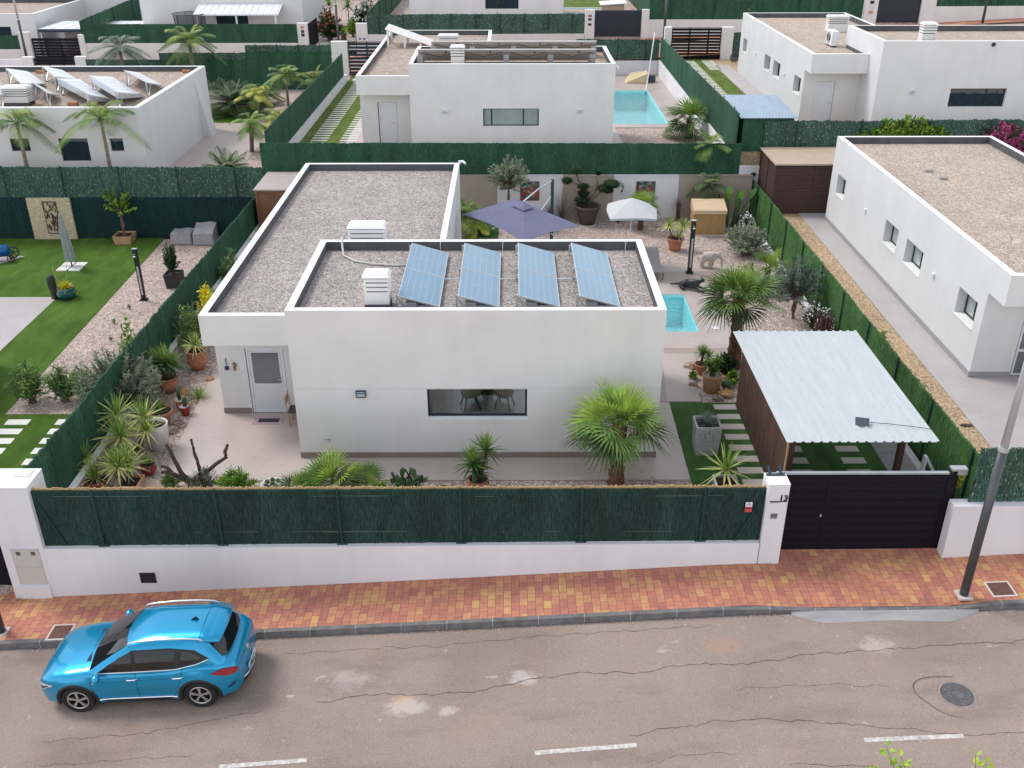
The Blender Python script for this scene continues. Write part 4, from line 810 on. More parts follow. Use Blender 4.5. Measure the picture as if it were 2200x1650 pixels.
# rear plot boundaries
wall_run('low white wall along the left side of the rear plot lawn', (-10.75, 43.5), (-10.75, 66), .18, 1.5, 2.36, 2.36, m_wall)
fence_run('dark green screen on the wall left of the rear neighbour lawn', (-10.9, 43.4), (-10.9, 65.6), .05, 2.3, 2.3, 3.92, 3.74, m_hedgeb, 0, None, .01)
wall_run('white wall on the right of the rear pool terrace', (10.15, 43.5), (10.15, 68.2), .18, 1.5, 2.78, 2.9, m_wall)
fence_run('green panelled screen on the wall right of the rear pool', (10.12, 43.5), (10.12, 68.2), .06, 2.7, 2.8, 4.62, 4.3, m_hedgeb, 10, None, .012)
wall_run('white rear wall of the rear pool terrace', (-8.4, 68.25), (10.0, 68.25), .2, 1.5, 2.8, 2.83, m_wall)
fence_run('leafy speckled screen behind the rear pool', (4.4, 68.3), (10.0, 68.3), .05, 2.8, 2.8, 4.2, 4.18, m_hedgel, 3, None, .02)
fence_run('lower leafy screen along the back street behind the rear villa', (-8.4, 68.3), (4.4, 68.3), .05, 2.8, 2.8, 3.75, 3.8, m_hedgel, 6, None, .02)
def slat_gate(label, x0, x1, y, z0, z1, mat, n=9, mull=(), gap=.35):
    t = thing('slatted_gate', label, 'gate', (x0, y, z0)); w_ = x1 - x0; h = z1 - z0; g = MB(); p = h / n
    for i in range(n): g.box(.05, w_ - .05, -.015, .015, i * p + .01, i * p + p * (1 - gap))
    g.build('slats', mat, t); g = MB(); g.box(0, .06, -.03, .03, 0, h); g.box(w_ - .06, w_, -.03, .03, 0, h); g.box(.06, w_ - .06, -.025, .025, h - .03, h + .01)
    for m_ in mull: g.box(m_ * w_ - .05, m_ * w_ + .05, -.03, .03, 0, h)
    g.build('gate_frame', mat, t); return t
slat_gate('narrow navy slatted gate behind the left side of the rear villa', -10.95, -8.5, 68.4, 1.95, 4.04, m_navy, 9, (.52,), .25)
slat_gate('black slatted double gate at the rear right plot', 10.8, 14.12, 68.4, 2.95, 4.9, m_black, 10, (.36, .74), .25)
slat_gate('partly hidden black slatted gate behind the left rear villa roof', -32.25, -29.45, 68.4, .98, 3.0, m_black, 9, (.35, .7), .2)
pillar('white pillar left of the narrow navy slatted gate', -12.05, -10.98, 68.2, 68.6, 1.5, 4.06, m_front); pillar('white pillar left of the black slatted double gate', 10.3, 10.76, 68.2, 68.6, 2.5, 4.94, m_front)
pillar('white pillar right of the black slatted double gate', 14.15, 14.9, 68.2, 68.6, 2.5, 4.93, m_front); pillar('small white pillar left of the partly hidden slatted gate', -33.0, -32.28, 68.2, 68.6, .5, 3.08, m_front)
pillar('small white pillar right of the partly hidden slatted gate', -29.42, -28.7, 68.2, 68.6, .5, 3.1, m_front)
fence_run('short leafy screen right of the pillar at the rear right gate', (14.95, 68.4), (16.8, 68.4), .05, 3.0, 3.0, 4.6, 4.6, m_hedgel, 0)
wall_run('white street wall hidden behind the rear right villa', (14.95, 68.5), (45, 68.5), .2, 2, 3.6, 3.9, m_wall)
wall_run('rear wall of the left rear garden', (-28.7, 68.3), (-12.05, 68.3), .2, .5, 2.3, 2.3, m_wall)
fence_run('leafy screen low part along the left rear street front', (-28.7, 68.25), (-23.7, 68.25), .05, 2.2, 2.2, 2.95, 2.93, m_hedgel, 3)
for a, b, zt, lab in ((-23.7, -17.85, 3.37, 'middle'), (-17.85, -12.1, 3.85, 'highest')):
    fence_run('dark green mesh under the %s leafy strip of the left rear garden' % lab, (a, 68.2), (b, 68.2), .05, .95, .95, zt - .42, zt - .42, m_hedgeb, 0)
    fence_run('%s step of the speckled leafy strip behind the left rear garden palms' % lab, (a, 68.25), (b, 68.25), .05, zt - .45, zt - .45, zt, zt, m_hedgel, 4)
wall_run('low white wall at the far left end of the back street', (-50, 68.4), (-33.0, 68.4), .2, 0, 2.6, 2.95, m_wall)
# right plot rear boundary
fence_run('leafy speckled screen behind the brown shed of the right plot', (11.3, 43.5), (40, 43.5), .05, 2.6, 2.8, 4.28, 4.4, m_hedgel, 10, None, .03)
wall_run('retaining wall behind the right villa', (11.3, 43.32), (45, 43.32), .15, .5, 2.85, 2.85, m_wall)
# third row across the back street
g = MB(); wall_run('white street wall of the far left neighbour', (-60, 76.9), (-37.0, 76.9), .25, 0, 2.2, 2.3, m_front)
fence_run('green screen on the far left street wall', (-60, 76.9), (-37.1, 76.9), .05, 2.2, 2.3, 3.0, 3.3, m_hedgeb)
pillar('tall white pillar left of the far left slatted gate', -37.0, -36.2, 76.8, 77.2, .6, 3.5, m_front)
slat_gate('black slatted gate across the back street at far left', -36.15, -32.6, 77.0, 1.2, 3.06, m_black, 9, (.3, .6), .12)
pillar('white pillar right of the far left slatted gate', -32.55, -32.1, 76.8, 77.2, .6, 3.32, m_front)
wall_run('white street wall below the long dark screen across the back street', (-32.1, 76.9), (-16.0, 76.9), .25, 1, 2.72, 2.72, m_front)
fence_run('long dark green screen in front of the far villa with the pergola', (-32.2, 76.95), (-16.0, 76.95), .05, 2.72, 2.7, 4.08, 4.06, m_hedgeb, 0, None, .006)
t = pillar('white pillar with small plates left of the open far driveway', -16.0, -15.2, 76.8, 77.2, 1, 4.12, m_front)
for i, (z, cmt) in enumerate(((2.75, m_terral), (2.45, m_bracket), (2.2, m_frame))): g = MB(); g.box(-.12, .12, -.215, -.205, z, z + .2); g.build('plate', cmt, t)
t = pillar('white pillar with a meter cupboard right of the open far driveway', -11.6, -10.75, 76.8, 77.2, 1, 4.1, m_front)
g = MB(); g.box(-.33, .33, -.215, -.205, .9, 2.2); c_ = g.build('meter_cupboard', m_wall, t); 
for x in (-.16, .16): g = MB(); g.box(x - .06, x + .06, -.225, -.216, 1.95, 2.1); g.build('meter_window', m_frame, c_)
for x in (-15.17, -11.66): g = MB(); g.box(x, x + .05, 76.9, 80.4, 2.3, 4.1); tag(g.build('gate_leaf', m_black), 'open black gate leaf %s the far driveway' % ('left of' if x < -14 else 'right of'), 'gate')
wall_run('white street wall below the speckled screen in the centre of the back street', (-10.75, 76.9), (5.55, 76.9), .25, 2, 3.32, 3.36, m_front)
fence_run('speckled green screen across the back street behind the rear villa', (-10.75, 76.95), (5.55, 76.95), .05, 3.3, 3.34, 4.72, 4.78, m_hedgel, 9, None, .02)
t = pillar('white pillar with small plates left of the solid navy gate', 5.58, 6.25, 76.8, 77.2, 2.4, 5.04, m_front)
for z, mt in ((2.15, m_terrad), (1.9, m_bracket), (1.55, m_frame)): g = MB(); g.box(-.12, .14, -.215, -.205, z, z + .16); g.build('plate', mt, t)
t = thing('solid_gate', 'solid navy gate across the back street above the rear pool', 'gate', (6.3, 77, 3.1)); g = MB(); g.box(.03, 3.45, -.02, .02, .08, 1.9); g.build('panel', m_navy, t); g = MB(); g.box(0, .03, -.03, .03, 0, 1.93); g.box(3.45, 3.5, -.03, .03, 0, 1.93); g.box(.03, 3.45, -.03, .03, .02, .08); g.build('gate_frame', m_bracket, t)
pillar('white pillar right of the solid navy gate', 9.82, 10.35, 76.8, 77.2, 2.4, 5.04, m_front)
wall_run('long white street wall behind the black slatted double gate', (10.35, 76.9), (26.25, 76.9), .25, 2, 4.36, 4.36, m_front)
fence_run('tall green screen above the long white wall at the top right', (10.35, 76.95), (26.25, 76.95), .06, 4.34, 4.36, 5.95, 5.95, m_hedgeb, 5, None, .02)
t = pillar('white pillar with plates and intercom left of the dark gate at the top right', 26.3, 27.3, 76.8, 77.2, 3, 6.3, m_front)
for z, mt in ((2.8, m_terrad), (2.45, m_frame), (2.1, m_alu), (1.75, m_terral)): g = MB(); g.box(-.14, .16, -.215, -.205, z, z + .22); g.build('plate', mt, t)
t = thing('solid_gate', 'solid dark gate at the top right behind the rear right villa', 'gate', (27.35, 77, 4.1)); g = MB(); g.box(.03, 3.1, -.02, .02, .08, 2.2); g.build('panel', m_navy, t); g = MB(); g.box(0, .03, -.03, .03, 0, 2.23); g.box(3.1, 3.15, -.03, .03, 0, 2.23); g.box(.03, 3.1, -.03, .03, .02, .08); g.build('gate_frame', m_black, t)
t = pillar('white pillar with a meter cupboard right of the dark gate at the top right', 30.52, 31.6, 76.8, 77.2, 3, 6.3, m_front)
g = MB(); g.box(-.3, .45, -.215, -.205, 1.0, 2.2); g.build('meter_cupboard', m_wall, t)
wall_run('white street wall at the top right corner', (31.6, 76.9), (50, 76.9), .25, 3, 5.25, 5.35, m_front); fence_run('green screen at the top right corner', (31.6, 76.95), (50, 76.95), .06, 5.2, 5.3, 6.6, 6.8, m_hedgeb, 6)
fence_run('green screen running back between the two far left plots', (-32.25, 77), (-32.25, 104), .06, 2.7, 2.2, 4.3, 5.0, m_hedgeb, 6)
fence_run('green screen running back right of the far driveway', (-10.65, 77), (-10.65, 104), .06, 2.5, 3.0, 4.9, 5.0, m_hedgeb, 6)
fence_run('green panelled screen running back behind the solid navy gate', (10.4, 77), (10.4, 110), .06, 4.2, 4.2, 5.9, 5.9, m_hedgeb, 12)
fence_run('dark green screen closing the far left plot', (-60, 112), (-10, 112), .06, 1, 1, 5.2, 5.2, m_hedgeb, 12)
# ------------------------------------------------------------------ other buildings
def simple_house(name, label, x0, x1, y0, y1, zb, zt, holes=(), mat=None, gr=m_roofgr3, sideholes=()):
    t = thing(name, label, 'house', (x0, y0, zb)); w_, l_, h = x1 - x0, y1 - y0, zt - zb; mt = mat or m_front; g = MB()
    facade(g, (0, 0), (w_, 0), 0, h, holes, .2); facade(g, (w_, 0), (w_, l_), 0, h, sideholes, .2, 1); facade(g, (w_, l_), (0, l_), 0, h, (), 0, 1); facade(g, (0, l_), (0, 0), 0, h, (), 0, 1); q = .25
    for r in ((0, w_, 0, q), (0, w_, l_ - q, l_), (0, q, q, l_ - q), (w_ - q, w_, q, l_ - q)): g.quad((r[0], r[2], h), (r[1], r[2], h), (r[1], r[3], h), (r[0], r[3], h), 2)
    g.build('walls', [mt, m_white, m_cap], t)  # light on front, sides and parapet tops painted as separate whites
    g = MB(); g.quad((q, q, h - .27), (w_ - q, q, h - .27), (w_ - q, l_ - q, h - .27), (q, l_ - q, h - .27)); rf = g.build('roof', gr, t)
    g = MB(); e = h - .004
    for a, b in (((w_ - q, q), (q, q)), ((w_ - q, l_ - q), (w_ - q, q)), ((q, l_ - q), (w_ - q, l_ - q)), ((q, q), (q, l_ - q))): facade(g, a, b, h - .27, e)
    g.build('parapet_lining', m_lining, rf)
    for hh in holes:
        f = MB(); framebox(f, 'x', hh[0], hh[1], hh[2], hh[3], .1, .17, .05); f = f.build('window', m_frame, t); g = MB(); g.box(hh[0] + .04, hh[1] - .04, .12, .135, hh[2] + .04, hh[3] - .04); g.build('pane', m_glassd, f)
    return t, rf
lb, lb_roof = simple_house('villa', 'white villa at rear left with tilted solar collectors on its tan roof', -30.5, -17.2, 45.65, 56.7, .95, 4.47,
    [(30.5 - 21.22, 30.5 - 19.85, 1.03, 2.1), (30.5 - 18.82, 30.5 - 18.2, 1.5, 2.1), (30.5 - 23.5, 30.5 - 22.6, 1.5, 2.1)])
g = MB(); g.add([(13.3, 9.0, 0), (13.75, 9.0, 0), (13.3, 8.75, 3.2), (13.3, 10.2, 0), (13.75, 10.2, 0), (13.3, 9.3, 3.2)], [(0, 1, 2), (3, 5, 4), (0, 3, 4, 1), (1, 4, 5, 2), (0, 2, 5, 3)]); g.build('buttress', m_white, lb)
chimney(lb_roof, 6.3, 1.6, 3.25, 1.2, .7, 1.0, m_front)
for x, y in ((4.1, 10.2), (12.2, 10.3), (9.3, 1.7)): g = MB(); g.box(x, x + .45, y, y + .22, 3.26, 3.4); g.build('loose_brick', m_terra, lb_roof)
t2, _ = simple_house('villa', 'far villa with a white pergola and a long window behind the dark screen', -29.3, -16.5, 82.0, 92, 2.1, 5.9, [(5.85, 8.4, 1.3, 2.05)])
g = MB()   # pergola in front of it
for x in (-24.3, -21.2, -18.3): pass
pg = thing('pergola', 'white patio canopy in front of the far villa', 'canopy', (-21.3, 81.9, 2.1))
for x in (-3.05, 0, 3.05): q = MB(); q.box(x - .06, x + .06, -1.95, -1.83, 0, 2.2); q.build('post', m_wframe, pg)
q = MB(); q.hexa([(-3.3, -2.0, 2.2), (3.3, -2.0, 2.2), (3.3, 0, 2.75), (-3.3, 0, 2.75), (-3.3, -2.0, 2.3), (3.3, -2.0, 2.3), (3.3, 0, 2.85), (-3.3, 0, 2.85)])
for i in range(13): x = -3.2 + i * .53; q.bar((x, -2.0, 2.32), (x, 0, 2.87), .03, .03)
q.build('canopy_roof', m_wframe, pg)
t3, _ = simple_house('villa', 'far villa with a wide window at the top centre of the view', -8.2, 4.3, 84.0, 93, 3.1, 7.2, [(6.15, 8.85, 1.2, 2.1)])
simple_house('villa', 'white villa cut off by the top left corner', -52, -37.0, 80.0, 90, 1.0, 4.45, [(11.5, 13.0, 1.6, 2.5)])
g = MB(); g.add([(-44, 90, 1), (-31.5, 90, 1), (-31.5, 90, 4.6), (-33.6, 90, 6.4), (-44, 90, 5.2), (-44, 98, 1), (-31.5, 98, 1), (-31.5, 98, 4.6), (-33.6, 98, 6.4), (-44, 98, 5.2)],
    [(0, 1, 2, 3, 4), (9, 8, 7, 6, 5), (0, 5, 6, 1), (1, 6, 7, 2), (2, 7, 8, 3), (3, 8, 9, 4), (4, 9, 5, 0)])
tt = thing('villa', 'white gabled building behind the far left canopy', 'house', (0, 0, 0)); g.build('walls', m_white, tt)
cp = thing('carport', 'long white canopy over the far left parking space', 'canopy', (-35.5, 78.2, 1.0))
q = MB(); q.box(-1.0, 7.0, 1.0, 5.5, 2.35, 2.45); 
for i in range(9): q.box(-.9 + i * .95, -.86 + i * .95, 1.0, 5.5, 2.45, 2.48)
q.build('canopy_roof', m_wframe, cp); q = MB(); q.box(-1.0, 7.0, .9, .99, 2.2, 2.42); q.build('fascia', m_bracket, cp)
for x in (-.9, 6.9): q = MB(); q.box(x - .05, x + .05, 1.1, 1.2, 0, 2.35); q.build('post', m_wframe, cp)
q = MB(); q.box(-.95, 6.9, 5.4, 5.5, 0, 2.34); q.build('rear_wall', m_front, cp)
# ------------------------------------------------------------------ sheds
def wood_shed(label, x0, x1, y0, y1, zb, zt, mat, roofm, name='garden_shed'):
    t = thing(name, label, 'shed', (x0, y0, zb)); w_, l_, h = x1 - x0, y1 - y0, zt - zb; g = MB(); n = int(h / .14)
    for i in range(n): z = h * i / n; g.box(.0, w_, 0, l_, z, z + h / n - .012)
    g.box(.012, w_ - .012, .012, l_ - .012, 0, h - .01); g.build('boarding', mat, t)
    for x in (0, w_ / 2, w_): g = MB(); g.box(x - .045, x + .045, -.03, -.001, 0, h); g.build('batten', mat, t)
    for y in (l_ / 2, l_): g = MB(); g.box(-.03, -.001, y - .05, y + .05, 0, h); g.build('batten', mat, t)
    g = MB(); g.box(-.08, w_ + .08, -.1, l_ + .05, h + .01, h + .07); g.build('roof', roofm, t); return t
m_wbr = M_wood('brown_boards', (.035, .018, .015), (.085, .045, .035), (1.5, 1.5, 14)); m_wrd = M_wood('red_brown_boards', (.14, .06, .035), (.26, .12, .07), (1.5, 1.5, 14))
m_felt = M('tan_roof_felt', (.46, .36, .28), .9, var=.08); m_feltg = M('grey_roof_sheet', (.42, .36, .35), .7, var=.1)
wood_shed('dark brown boarded shed with a tan roof behind the right villa', 11.22, 14.6, 40.5, 43.25, 1.0, 3.12, m_wbr, m_felt)
wood_shed('red brown boarded shed with a grey roof left of the middle villa', -10.8, -9.45, 40.2, 42.8, 0, 2.15, m_wrd, m_feltg)
t = thing('garden_shed', 'green clad shed with a corrugated grey roof at the rear right', 'shed', (10.35, 43.62, 2.6))
g = MB(); g.box(0, 2.25, 0, 3.9, 0, 1.78); g.build('walls', m_hedgeb, t)
def corrug(mb, x0, x1, y0, y1, z0, z1, pitch, amp, along='y', th=.0):
    """ribbed sheet, ribs running from y0 (height z0) to y1 (height z1)"""
    n = int((x1 - x0) / pitch); prof = [(0, 0), (.62, 0), (.70, 1), (.92, 1), (1, 0)]; xs = []
    for i in range(n):
        for u, a in prof[:-1]: xs.append((x0 + (x1 - x0) * (i + u) / n, a * amp))
    xs.append((x1, 0)); v = []
    for x, a in xs: v += [(x, y0, z0 + a), (x, y1, z1 + a)]
    mb.add(v, [(2 * i, 2 * i + 2, 2 * i + 3, 2 * i + 1) for i in range(len(xs) - 1)])
    b = len(mb.v) - len(v); v2 = [(x, y, z - .012) for x, y, z in v]; mb.add(v2, [(2 * i, 2 * i + 1, 2 * i + 3, 2 * i + 2) for i in range(len(xs) - 1)])
m_sheet = M('weathered_white_sheet', (.51, .545, .565), .42, .1, var=.07, vs=2, vscale=(3, .4, 1)); m_sheetg = M('grey_metal_sheet', (.36, .46, .56), .4, .4, var=.12, vs=3)
g = MB(); corrug(g, -.15, 2.4, -.15, 4.05, 1.82, 2.0, .14, .03); g.build('roof', m_sheetg, t)
# ------------------------------------------------------------------ carport of the middle plot
t = thing('carport', 'carport with white corrugated roof and brown slatted side beside the black gate', 'carport', (6.3, 19.0, 0))
g = MB(); corrug(g, 0, 3.5, 0, 6.08, 2.50, 2.50, .2, .03); rf = g.build('roof_sheet', m_sheet, t)
g = MB()
for i in range(17):
    for j in range(9): g.ball((.06 + i * .206, .25 + j * .69, 2.505), .006, 4)
g.build('screws', m_frame, rf)
g = MB(); 
n = 62
for i in range(n): y = 1.0 + i * (5.2 / n); g.box(.36, .385, y, y + 5.2 / n - .022, .02, 2.38)
g.box(.39, .41, 1.0, 6.2, .02, 2.38); g.build('slatted_side', m_wbr2 := M_wood('brown_slats', (.05, .028, .022), (.15, .085, .06), (5, 5, .8)), t)
for x, y in ((.45, 1.0), (.45, 6.15), (3.1, 1.0), (3.25, 5.9)): g = MB(); g.box(x - .07, x + .07, y - .07, y + .07, 0, 2.4); g.build('post', m_wbr2, t)
g = MB(); g.box(.34, .4, .93, .99, 0, 2.4); g.build('corner_batten', m_cane, t)
g = MB()
for y in (.9, 2.5, 4.2, 5.8): g.box(.3, 3.4, y, y + .1, 2.4, 2.49)
g.build('rafters', m_wbr2, t)
t = thing('mini_solar_panel', 'small black solar panel on a bracket on the carport roof', 'solar panel', (8.25, 19.75, 2.53), radians(-14)); t.scale = (.72,) * 3
g = MB(); g.hexa([(-.22, -.1, .02), (.22, -.1, .02), (.22, .2, .14), (-.22, .2, .14), (-.22, -.1, .035), (.22, -.1, .035), (.22, .2, .155), (-.22, .2, .155)]); g.build('panel', m_glassd, t); g = MB(); g.bar((0, .1, -.01), (0, .1, .1), .05); g.bar((-.1, .15, -.01), (-.1, .15, .1), .02); g.build('bracket', m_frame, t)
g = MB(); g.tube([(8.45, 19.8, 2.56), (8.9, 19.75, 2.55), (9.4, 19.62, 2.55), (9.8, 19.5, 2.55), (9.9, 19.5, 2.2)], .008, 5); tag(g.build('cable', m_frame), 'thin black cable running right from the small solar panel over the carport roof', 'cable')
t = thing('trellis_frame', 'white framed glass pane leaning behind the black gate under the carport', 'frame', (9.75, 19.6, .0))
for a, b in (((-.1, -.35, 0), (.05, .1, 1.9)), ((.05, .1, 1.9), (.75, .1, .9)), ((-.1, -.35, 0), (.75, .1, .9))): pass
g = MB(); g.bar((0, 0, 0), (.1, .0, 1.75), .14, .06); g.bar((.1, 0, 1.75), (.55, 0, 1.0), .12, .06); g.bar((.55, 0, 1.0), (.6, 0, 0), .12, .06); g.build('white_frame', m_wframe, t)
g = MB(); g.box(9.95, 10.68, 19.2, 25.4, .0, .035); tag(g.build('paving_strip', m_conc), 'grey paved strip under the right side of the carport', 'paving')

t = thing('sliding_gate', 'black gate of the left neighbour at the left edge beside the broad pillar', 'gate', (-15.2, 18.35, -1.08)); g = MB()
for i in range(9): g.box(0, 3.55, -.02, .02, .05 + i * .22, .05 + i * .22 + .21)
g.build('panels', m_black, t); g = MB(); g.box(0, 3.55, -.03, .03, 2.03, 2.07); g.build('top_rail', m_bracket, t)
# ------------------------------------------------------------------ street lamps
def lamp(label, x, y, z, h, lean=0):
    t = thing('street_lamp', label, 'street lamp', (x, y, z), 0, 'street lamps')
    g = MB(); g.box(-.15, .15, -.15, .15, -.02, .03); g.build('footing', m_slab, t)
    g = MB(); g.tube([(0, 0, .02), (0, 0, 3.72)], [.095, .09], 20); g.build('lower_pole', M('dark_grey_paint', (.075, .085, .09), .35, .3, var=.05), t, smooth=True)
    g = MB(); g.tube([(0, 0, 3.7), (0, 0, 3.78)], [.105, .1], 20); g.build('collar', m_alu, t)
    g = MB(); g.tube([(0, 0, 3.78), (0, 0, h)], [.078, .05], 18); g.build('upper_pole', M('light_grey_paint', (.56, .57, .60), .4, .2, var=.05), t, smooth=True)
    g = MB(); g.lathe((0, 0, h), [(.06, 0), (.28, .05), (.3, .12), (.1, .2)], 20); g.build('lamp_head', m_alu, t); return t
lamp('grey street lamp pole on the paving right of the black gate', 9.88, 16.62, zs(9.88), 8.6)
lamp('street lamp pole at the left edge of the street by the pavement', -11.42, 16.68, zs(-11.4), 8.6)
lamp('distant street lamp pole left of the rear villa', -12.75, 75.5, 1.9, 8.0)
lamp('distant street lamp pole between the navy gate and the slatted double gate', 11.35, 75.5, 3.1, 8.0)
lamp('distant street lamp pole at the top right corner', 34.7, 75.5, 4.2, 8.0)
lamp('distant street lamp pole by the far left slatted gate', -36.3, 75.9, .8, 8.0)
# ------------------------------------------------------------------ blue car
m_car = M('metallic_blue_paint', (.0, .30, .56), .28, .55, var=.0, coat=.7, spec=.5)
m_seam = M('panel_gap', (.0, .03, .06), .6); m_chrome = M('brushed_trim', (.72, .74, .77), .25, .6); m_clad = M('black_cladding', (.012, .013, .015), .6)
m_tint = M('tinted_car_glass', (.010, .012, .014), .04, spec=.5); m_tyre = M('tyre_rubber', (.012, .012, .013), .8); m_rim = M('machined_alloy', (.56, .54, .53), .3, .7); m_rimd = M('dark_alloy', (.02, .02, .022), .35, .5)
m_red = M('tail_lamp_red', (.30, .004, .012), .12, coat=1); m_lamp = M('headlamp_lens', (.55, .58, .60), .08, .3, coat=1)
car = thing('parked_car', 'bright blue five-door crossover car parked at the kerb', 'car', (-7.37, 15.19, 0)); car.scale = (.96,) * 3
zf, zr_ = zs(-8.7) - .13, zs(-6.22) - .13
car.location = (-7.44, 15.19, (zf + zr_) / 2 - .02); slope = atan2(zr_ - zf, 2.48)
car.rotation_euler = Matrix.Rotation(-slope, 3, 'Y').to_euler()
car.rotation_euler = (Matrix.Rotation(-slope, 3, 'Y') @ Matrix.Rotation(pi, 3, 'Z')).to_euler()
AX_F, AX_R, WR = 1.31, -1.275, .345
def lerp_tab(t, x):
    if x <= t[0][0]: return t[0][1]
    for (a, u), (b, v) in zip(t, t[1:]):
        if x <= b:
            s = (x - a) / (b - a); s = s * s * (3 - 2 * s) if False else s; return u + (v - u) * s
    return t[-1][1]
HALF = [(-2.12, .66), (-2.05, .76), (-1.9, .83), (-1.6, .885), (-1.0, .90), (0, .90), (1.0, .90), (1.5, .895), (1.8, .865), (2.0, .80), (2.12, .70), (2.19, .58)]
TOPZ = [(-2.12, .86), (-2.05, .97), (-1.9, 1.06), (-1.5, 1.03), (-.8, .985), (0, .965), (.8, .955), (1.05, .955), (1.5, .91), (1.8, .86), (2.0, .79), (2.12, .70), (2.19, .60)]
CENZ = [(-2.12, .90), (-2.05, 1.0), (-1.9, 1.08), (-1.0, 1.06), (.9, 1.08), (1.1, 1.055), (1.5, 1.01), (1.8, .955), (2.0, .88), (2.12, .78), (2.19, .66)]
BOT = [(-2.12, .42), (-2.0, .32), (-1.7, .25), (1.7, .24), (2.05, .26), (2.19, .36)]
def arch(x):
    z = 0
    for a in (AX_F, AX_R):
        d_ = abs(x - a)
        if d_ < .42: z = max(z, .33 + sqrt(.42 ** 2 - d_ ** 2))
    return z
xs = sorted({round(v, 3) for v in [-2.12, -2.09, -2.05, -2.0, -1.9, 1.8, 1.9, 2.0, 2.07, 2.12, 2.16, 2.19] + [-1.9 + i * .1 for i in range(38)] + [a + .42 * cos(pi * i / 16) for a in (AX_F, AX_R) for i in range(17)]})
def sidey(x, z):     # half width of the flank at height z
    h = lerp_tab(HALF, x); zt = lerp_tab(TOPZ, x)
    t = (z - .25) / (zt - .25)
    prof = [(0, .955), (.2, .972), (.36, .978), (.5, 1.0), (.72, .992), (.88, .965), (1.0, .93)]
    fl = 0
    for a in (AX_F, AX_R):
        d_ = sqrt((x - a) ** 2 + (z - .33) ** 2)
        if d_ < .62: fl = max(fl, .03 * (1 - max(0, (d_ - .42)) / .2))
    return h * lerp_tab(prof, t) + fl
body = MB(); rows = []
NP = 10
for x in xs:
    zb = max(lerp_tab(BOT, x), arch(x)); zt = lerp_tab(TOPZ, x); zc = lerp_tab(CENZ, x); ring = []
    for i in range(NP): z = zb + (zt - zb) * i / (NP - 1); ring.append((x, sidey(x, z), z))
    yt = ring[-1][1]
    for f_, k in ((.95, .35), (.82, .62), (.6, .84), (.3, .96), (0, 1)): ring.append((x, yt * f_, zt + (zc - zt) * k))
    full = ring + [(p[0], -p[1], p[2]) for p in ring[-2::-1]]; rows.append(full)
n = len(rows[0]); vs = [p for r in rows for p in r]; fs = []
for i in range(len(rows) - 1):
    for j in range(n - 1): fs.append((i * n + j, i * n + j + 1, (i + 1) * n + j + 1, (i + 1) * n + j))
fs.append(tuple(range(n))[::-1]); fs.append(tuple((len(rows) - 1) * n + j for j in range(n)))
body.add(vs, fs); bd = body.build('body', m_car, car, smooth=True)
# dark underbody and wheel wells
g = MB(); g.box(-1.95, 2.0, -.60, .60, .2, .80); g.box(-1.2 + .36, 1.31 - .42, -.84, .84, .2, .5); g.build('underbody', m_clad, car)
# cladding around arches and sills
for s, a in ((1, AX_F), (1, AX_R), (-1, AX_F), (-1, AX_R)):
    g = MB(); v = []; m_ = 26
    for i in range(m_ + 1):
        th = pi * i / m_ * 1.14 - .07 * pi
        for r_, dy in ((.345, -.12), (.40, .02), (.455, .012), (.465, -.02)): 
            x, z = a + r_ * cos(th), .33 + r_ * sin(th); v.append((x, s * (min(sidey(x, max(z, .3)), .95) + dy), max(z, .2)))
    g.add(v, [(4 * i + j, 4 * i + j + 1, 4 * i + j + 5, 4 * i + j + 4) for i in range(m_) for j in range(3)]); g.build('wheel_arch_trim', m_clad, car, smooth=True)
for s in (1, -1):
    g = MB(); ys = .9 * s; g.hexa([(AX_R + .44, ys * .93, .2), (AX_F - .44, ys * .93, .2), (AX_F - .44, ys * .8, .2), (AX_R + .44, ys * .8, .2), (AX_R + .44, ys * 1.0, .33), (AX_F - .44, ys * 1.0, .33), (AX_F - .44, ys * .8, .33), (AX_R + .44, ys * .8, .33)]); g.build('sill_cladding', m_clad, car)
    g = MB(); P = [Vector((x, s * (sidey(x, .35) + .016), .345 + .0 * x)) for x in [AX_R + .47 + i * .13 for i in range(13)] + [AX_F - .47]]
    g.tube(P, .017, 6); g.build('sill_trim', m_chrome, car)
# cabin: layered loft
LAY = [(.93, 1.22, -2.02, .835, .10), (1.05, 1.02, -1.97, .815, .12), (1.2, .78, -1.86, .765, .15), (1.36, .50, -1.72, .70, .18), (1.48, .26, -1.60, .635, .2), (1.545, .07, -1.66, .575, .22), (1.585, -.12, -1.62, .49, .2), (1.605, -.35, -1.45, .33, .15), (1.612, -.6, -1.2, .12, .08)]
def outline(xf, xr, hw, c):
    P = []; 
    def q(x, y): P.append((x, y))
    bf = .16; br = .09      # bow of windscreen and rear
    yy = [-1, -.8, -.5, -.2, .2, .5, .8, 1]
    for t in yy: q(xf - bf * t * t, hw * t * (1 if abs(t) < 1 else .965))
    m_ = 13
    for i in range(1, m_): s = i / m_; x = (xf - bf) + ((xr + br) - (xf - bf)) * s; q(x, hw * (1 + .018 * sin(pi * s)) - hw * .06 * max(0, s - .6) * 2)
    for t in yy[::-1]: q(xr + br * t * t, hw * t * .93)
    for i in range(m_ - 1, 0, -1): s = i / m_; x = (xf - bf) + ((xr + br) - (xf - bf)) * s; q(x, -(hw * (1 + .018 * sin(pi * s)) - hw * .06 * max(0, s - .6) * 2))
    return P
g = MB(); v = []; OL = [outline(a, b, c_, d_) for (z, a, b, c_, d_) in LAY]; n = len(OL[0])
for L_y, o in zip(LAY, OL): v += [(x, y, L_y[0]) for x, y in o]
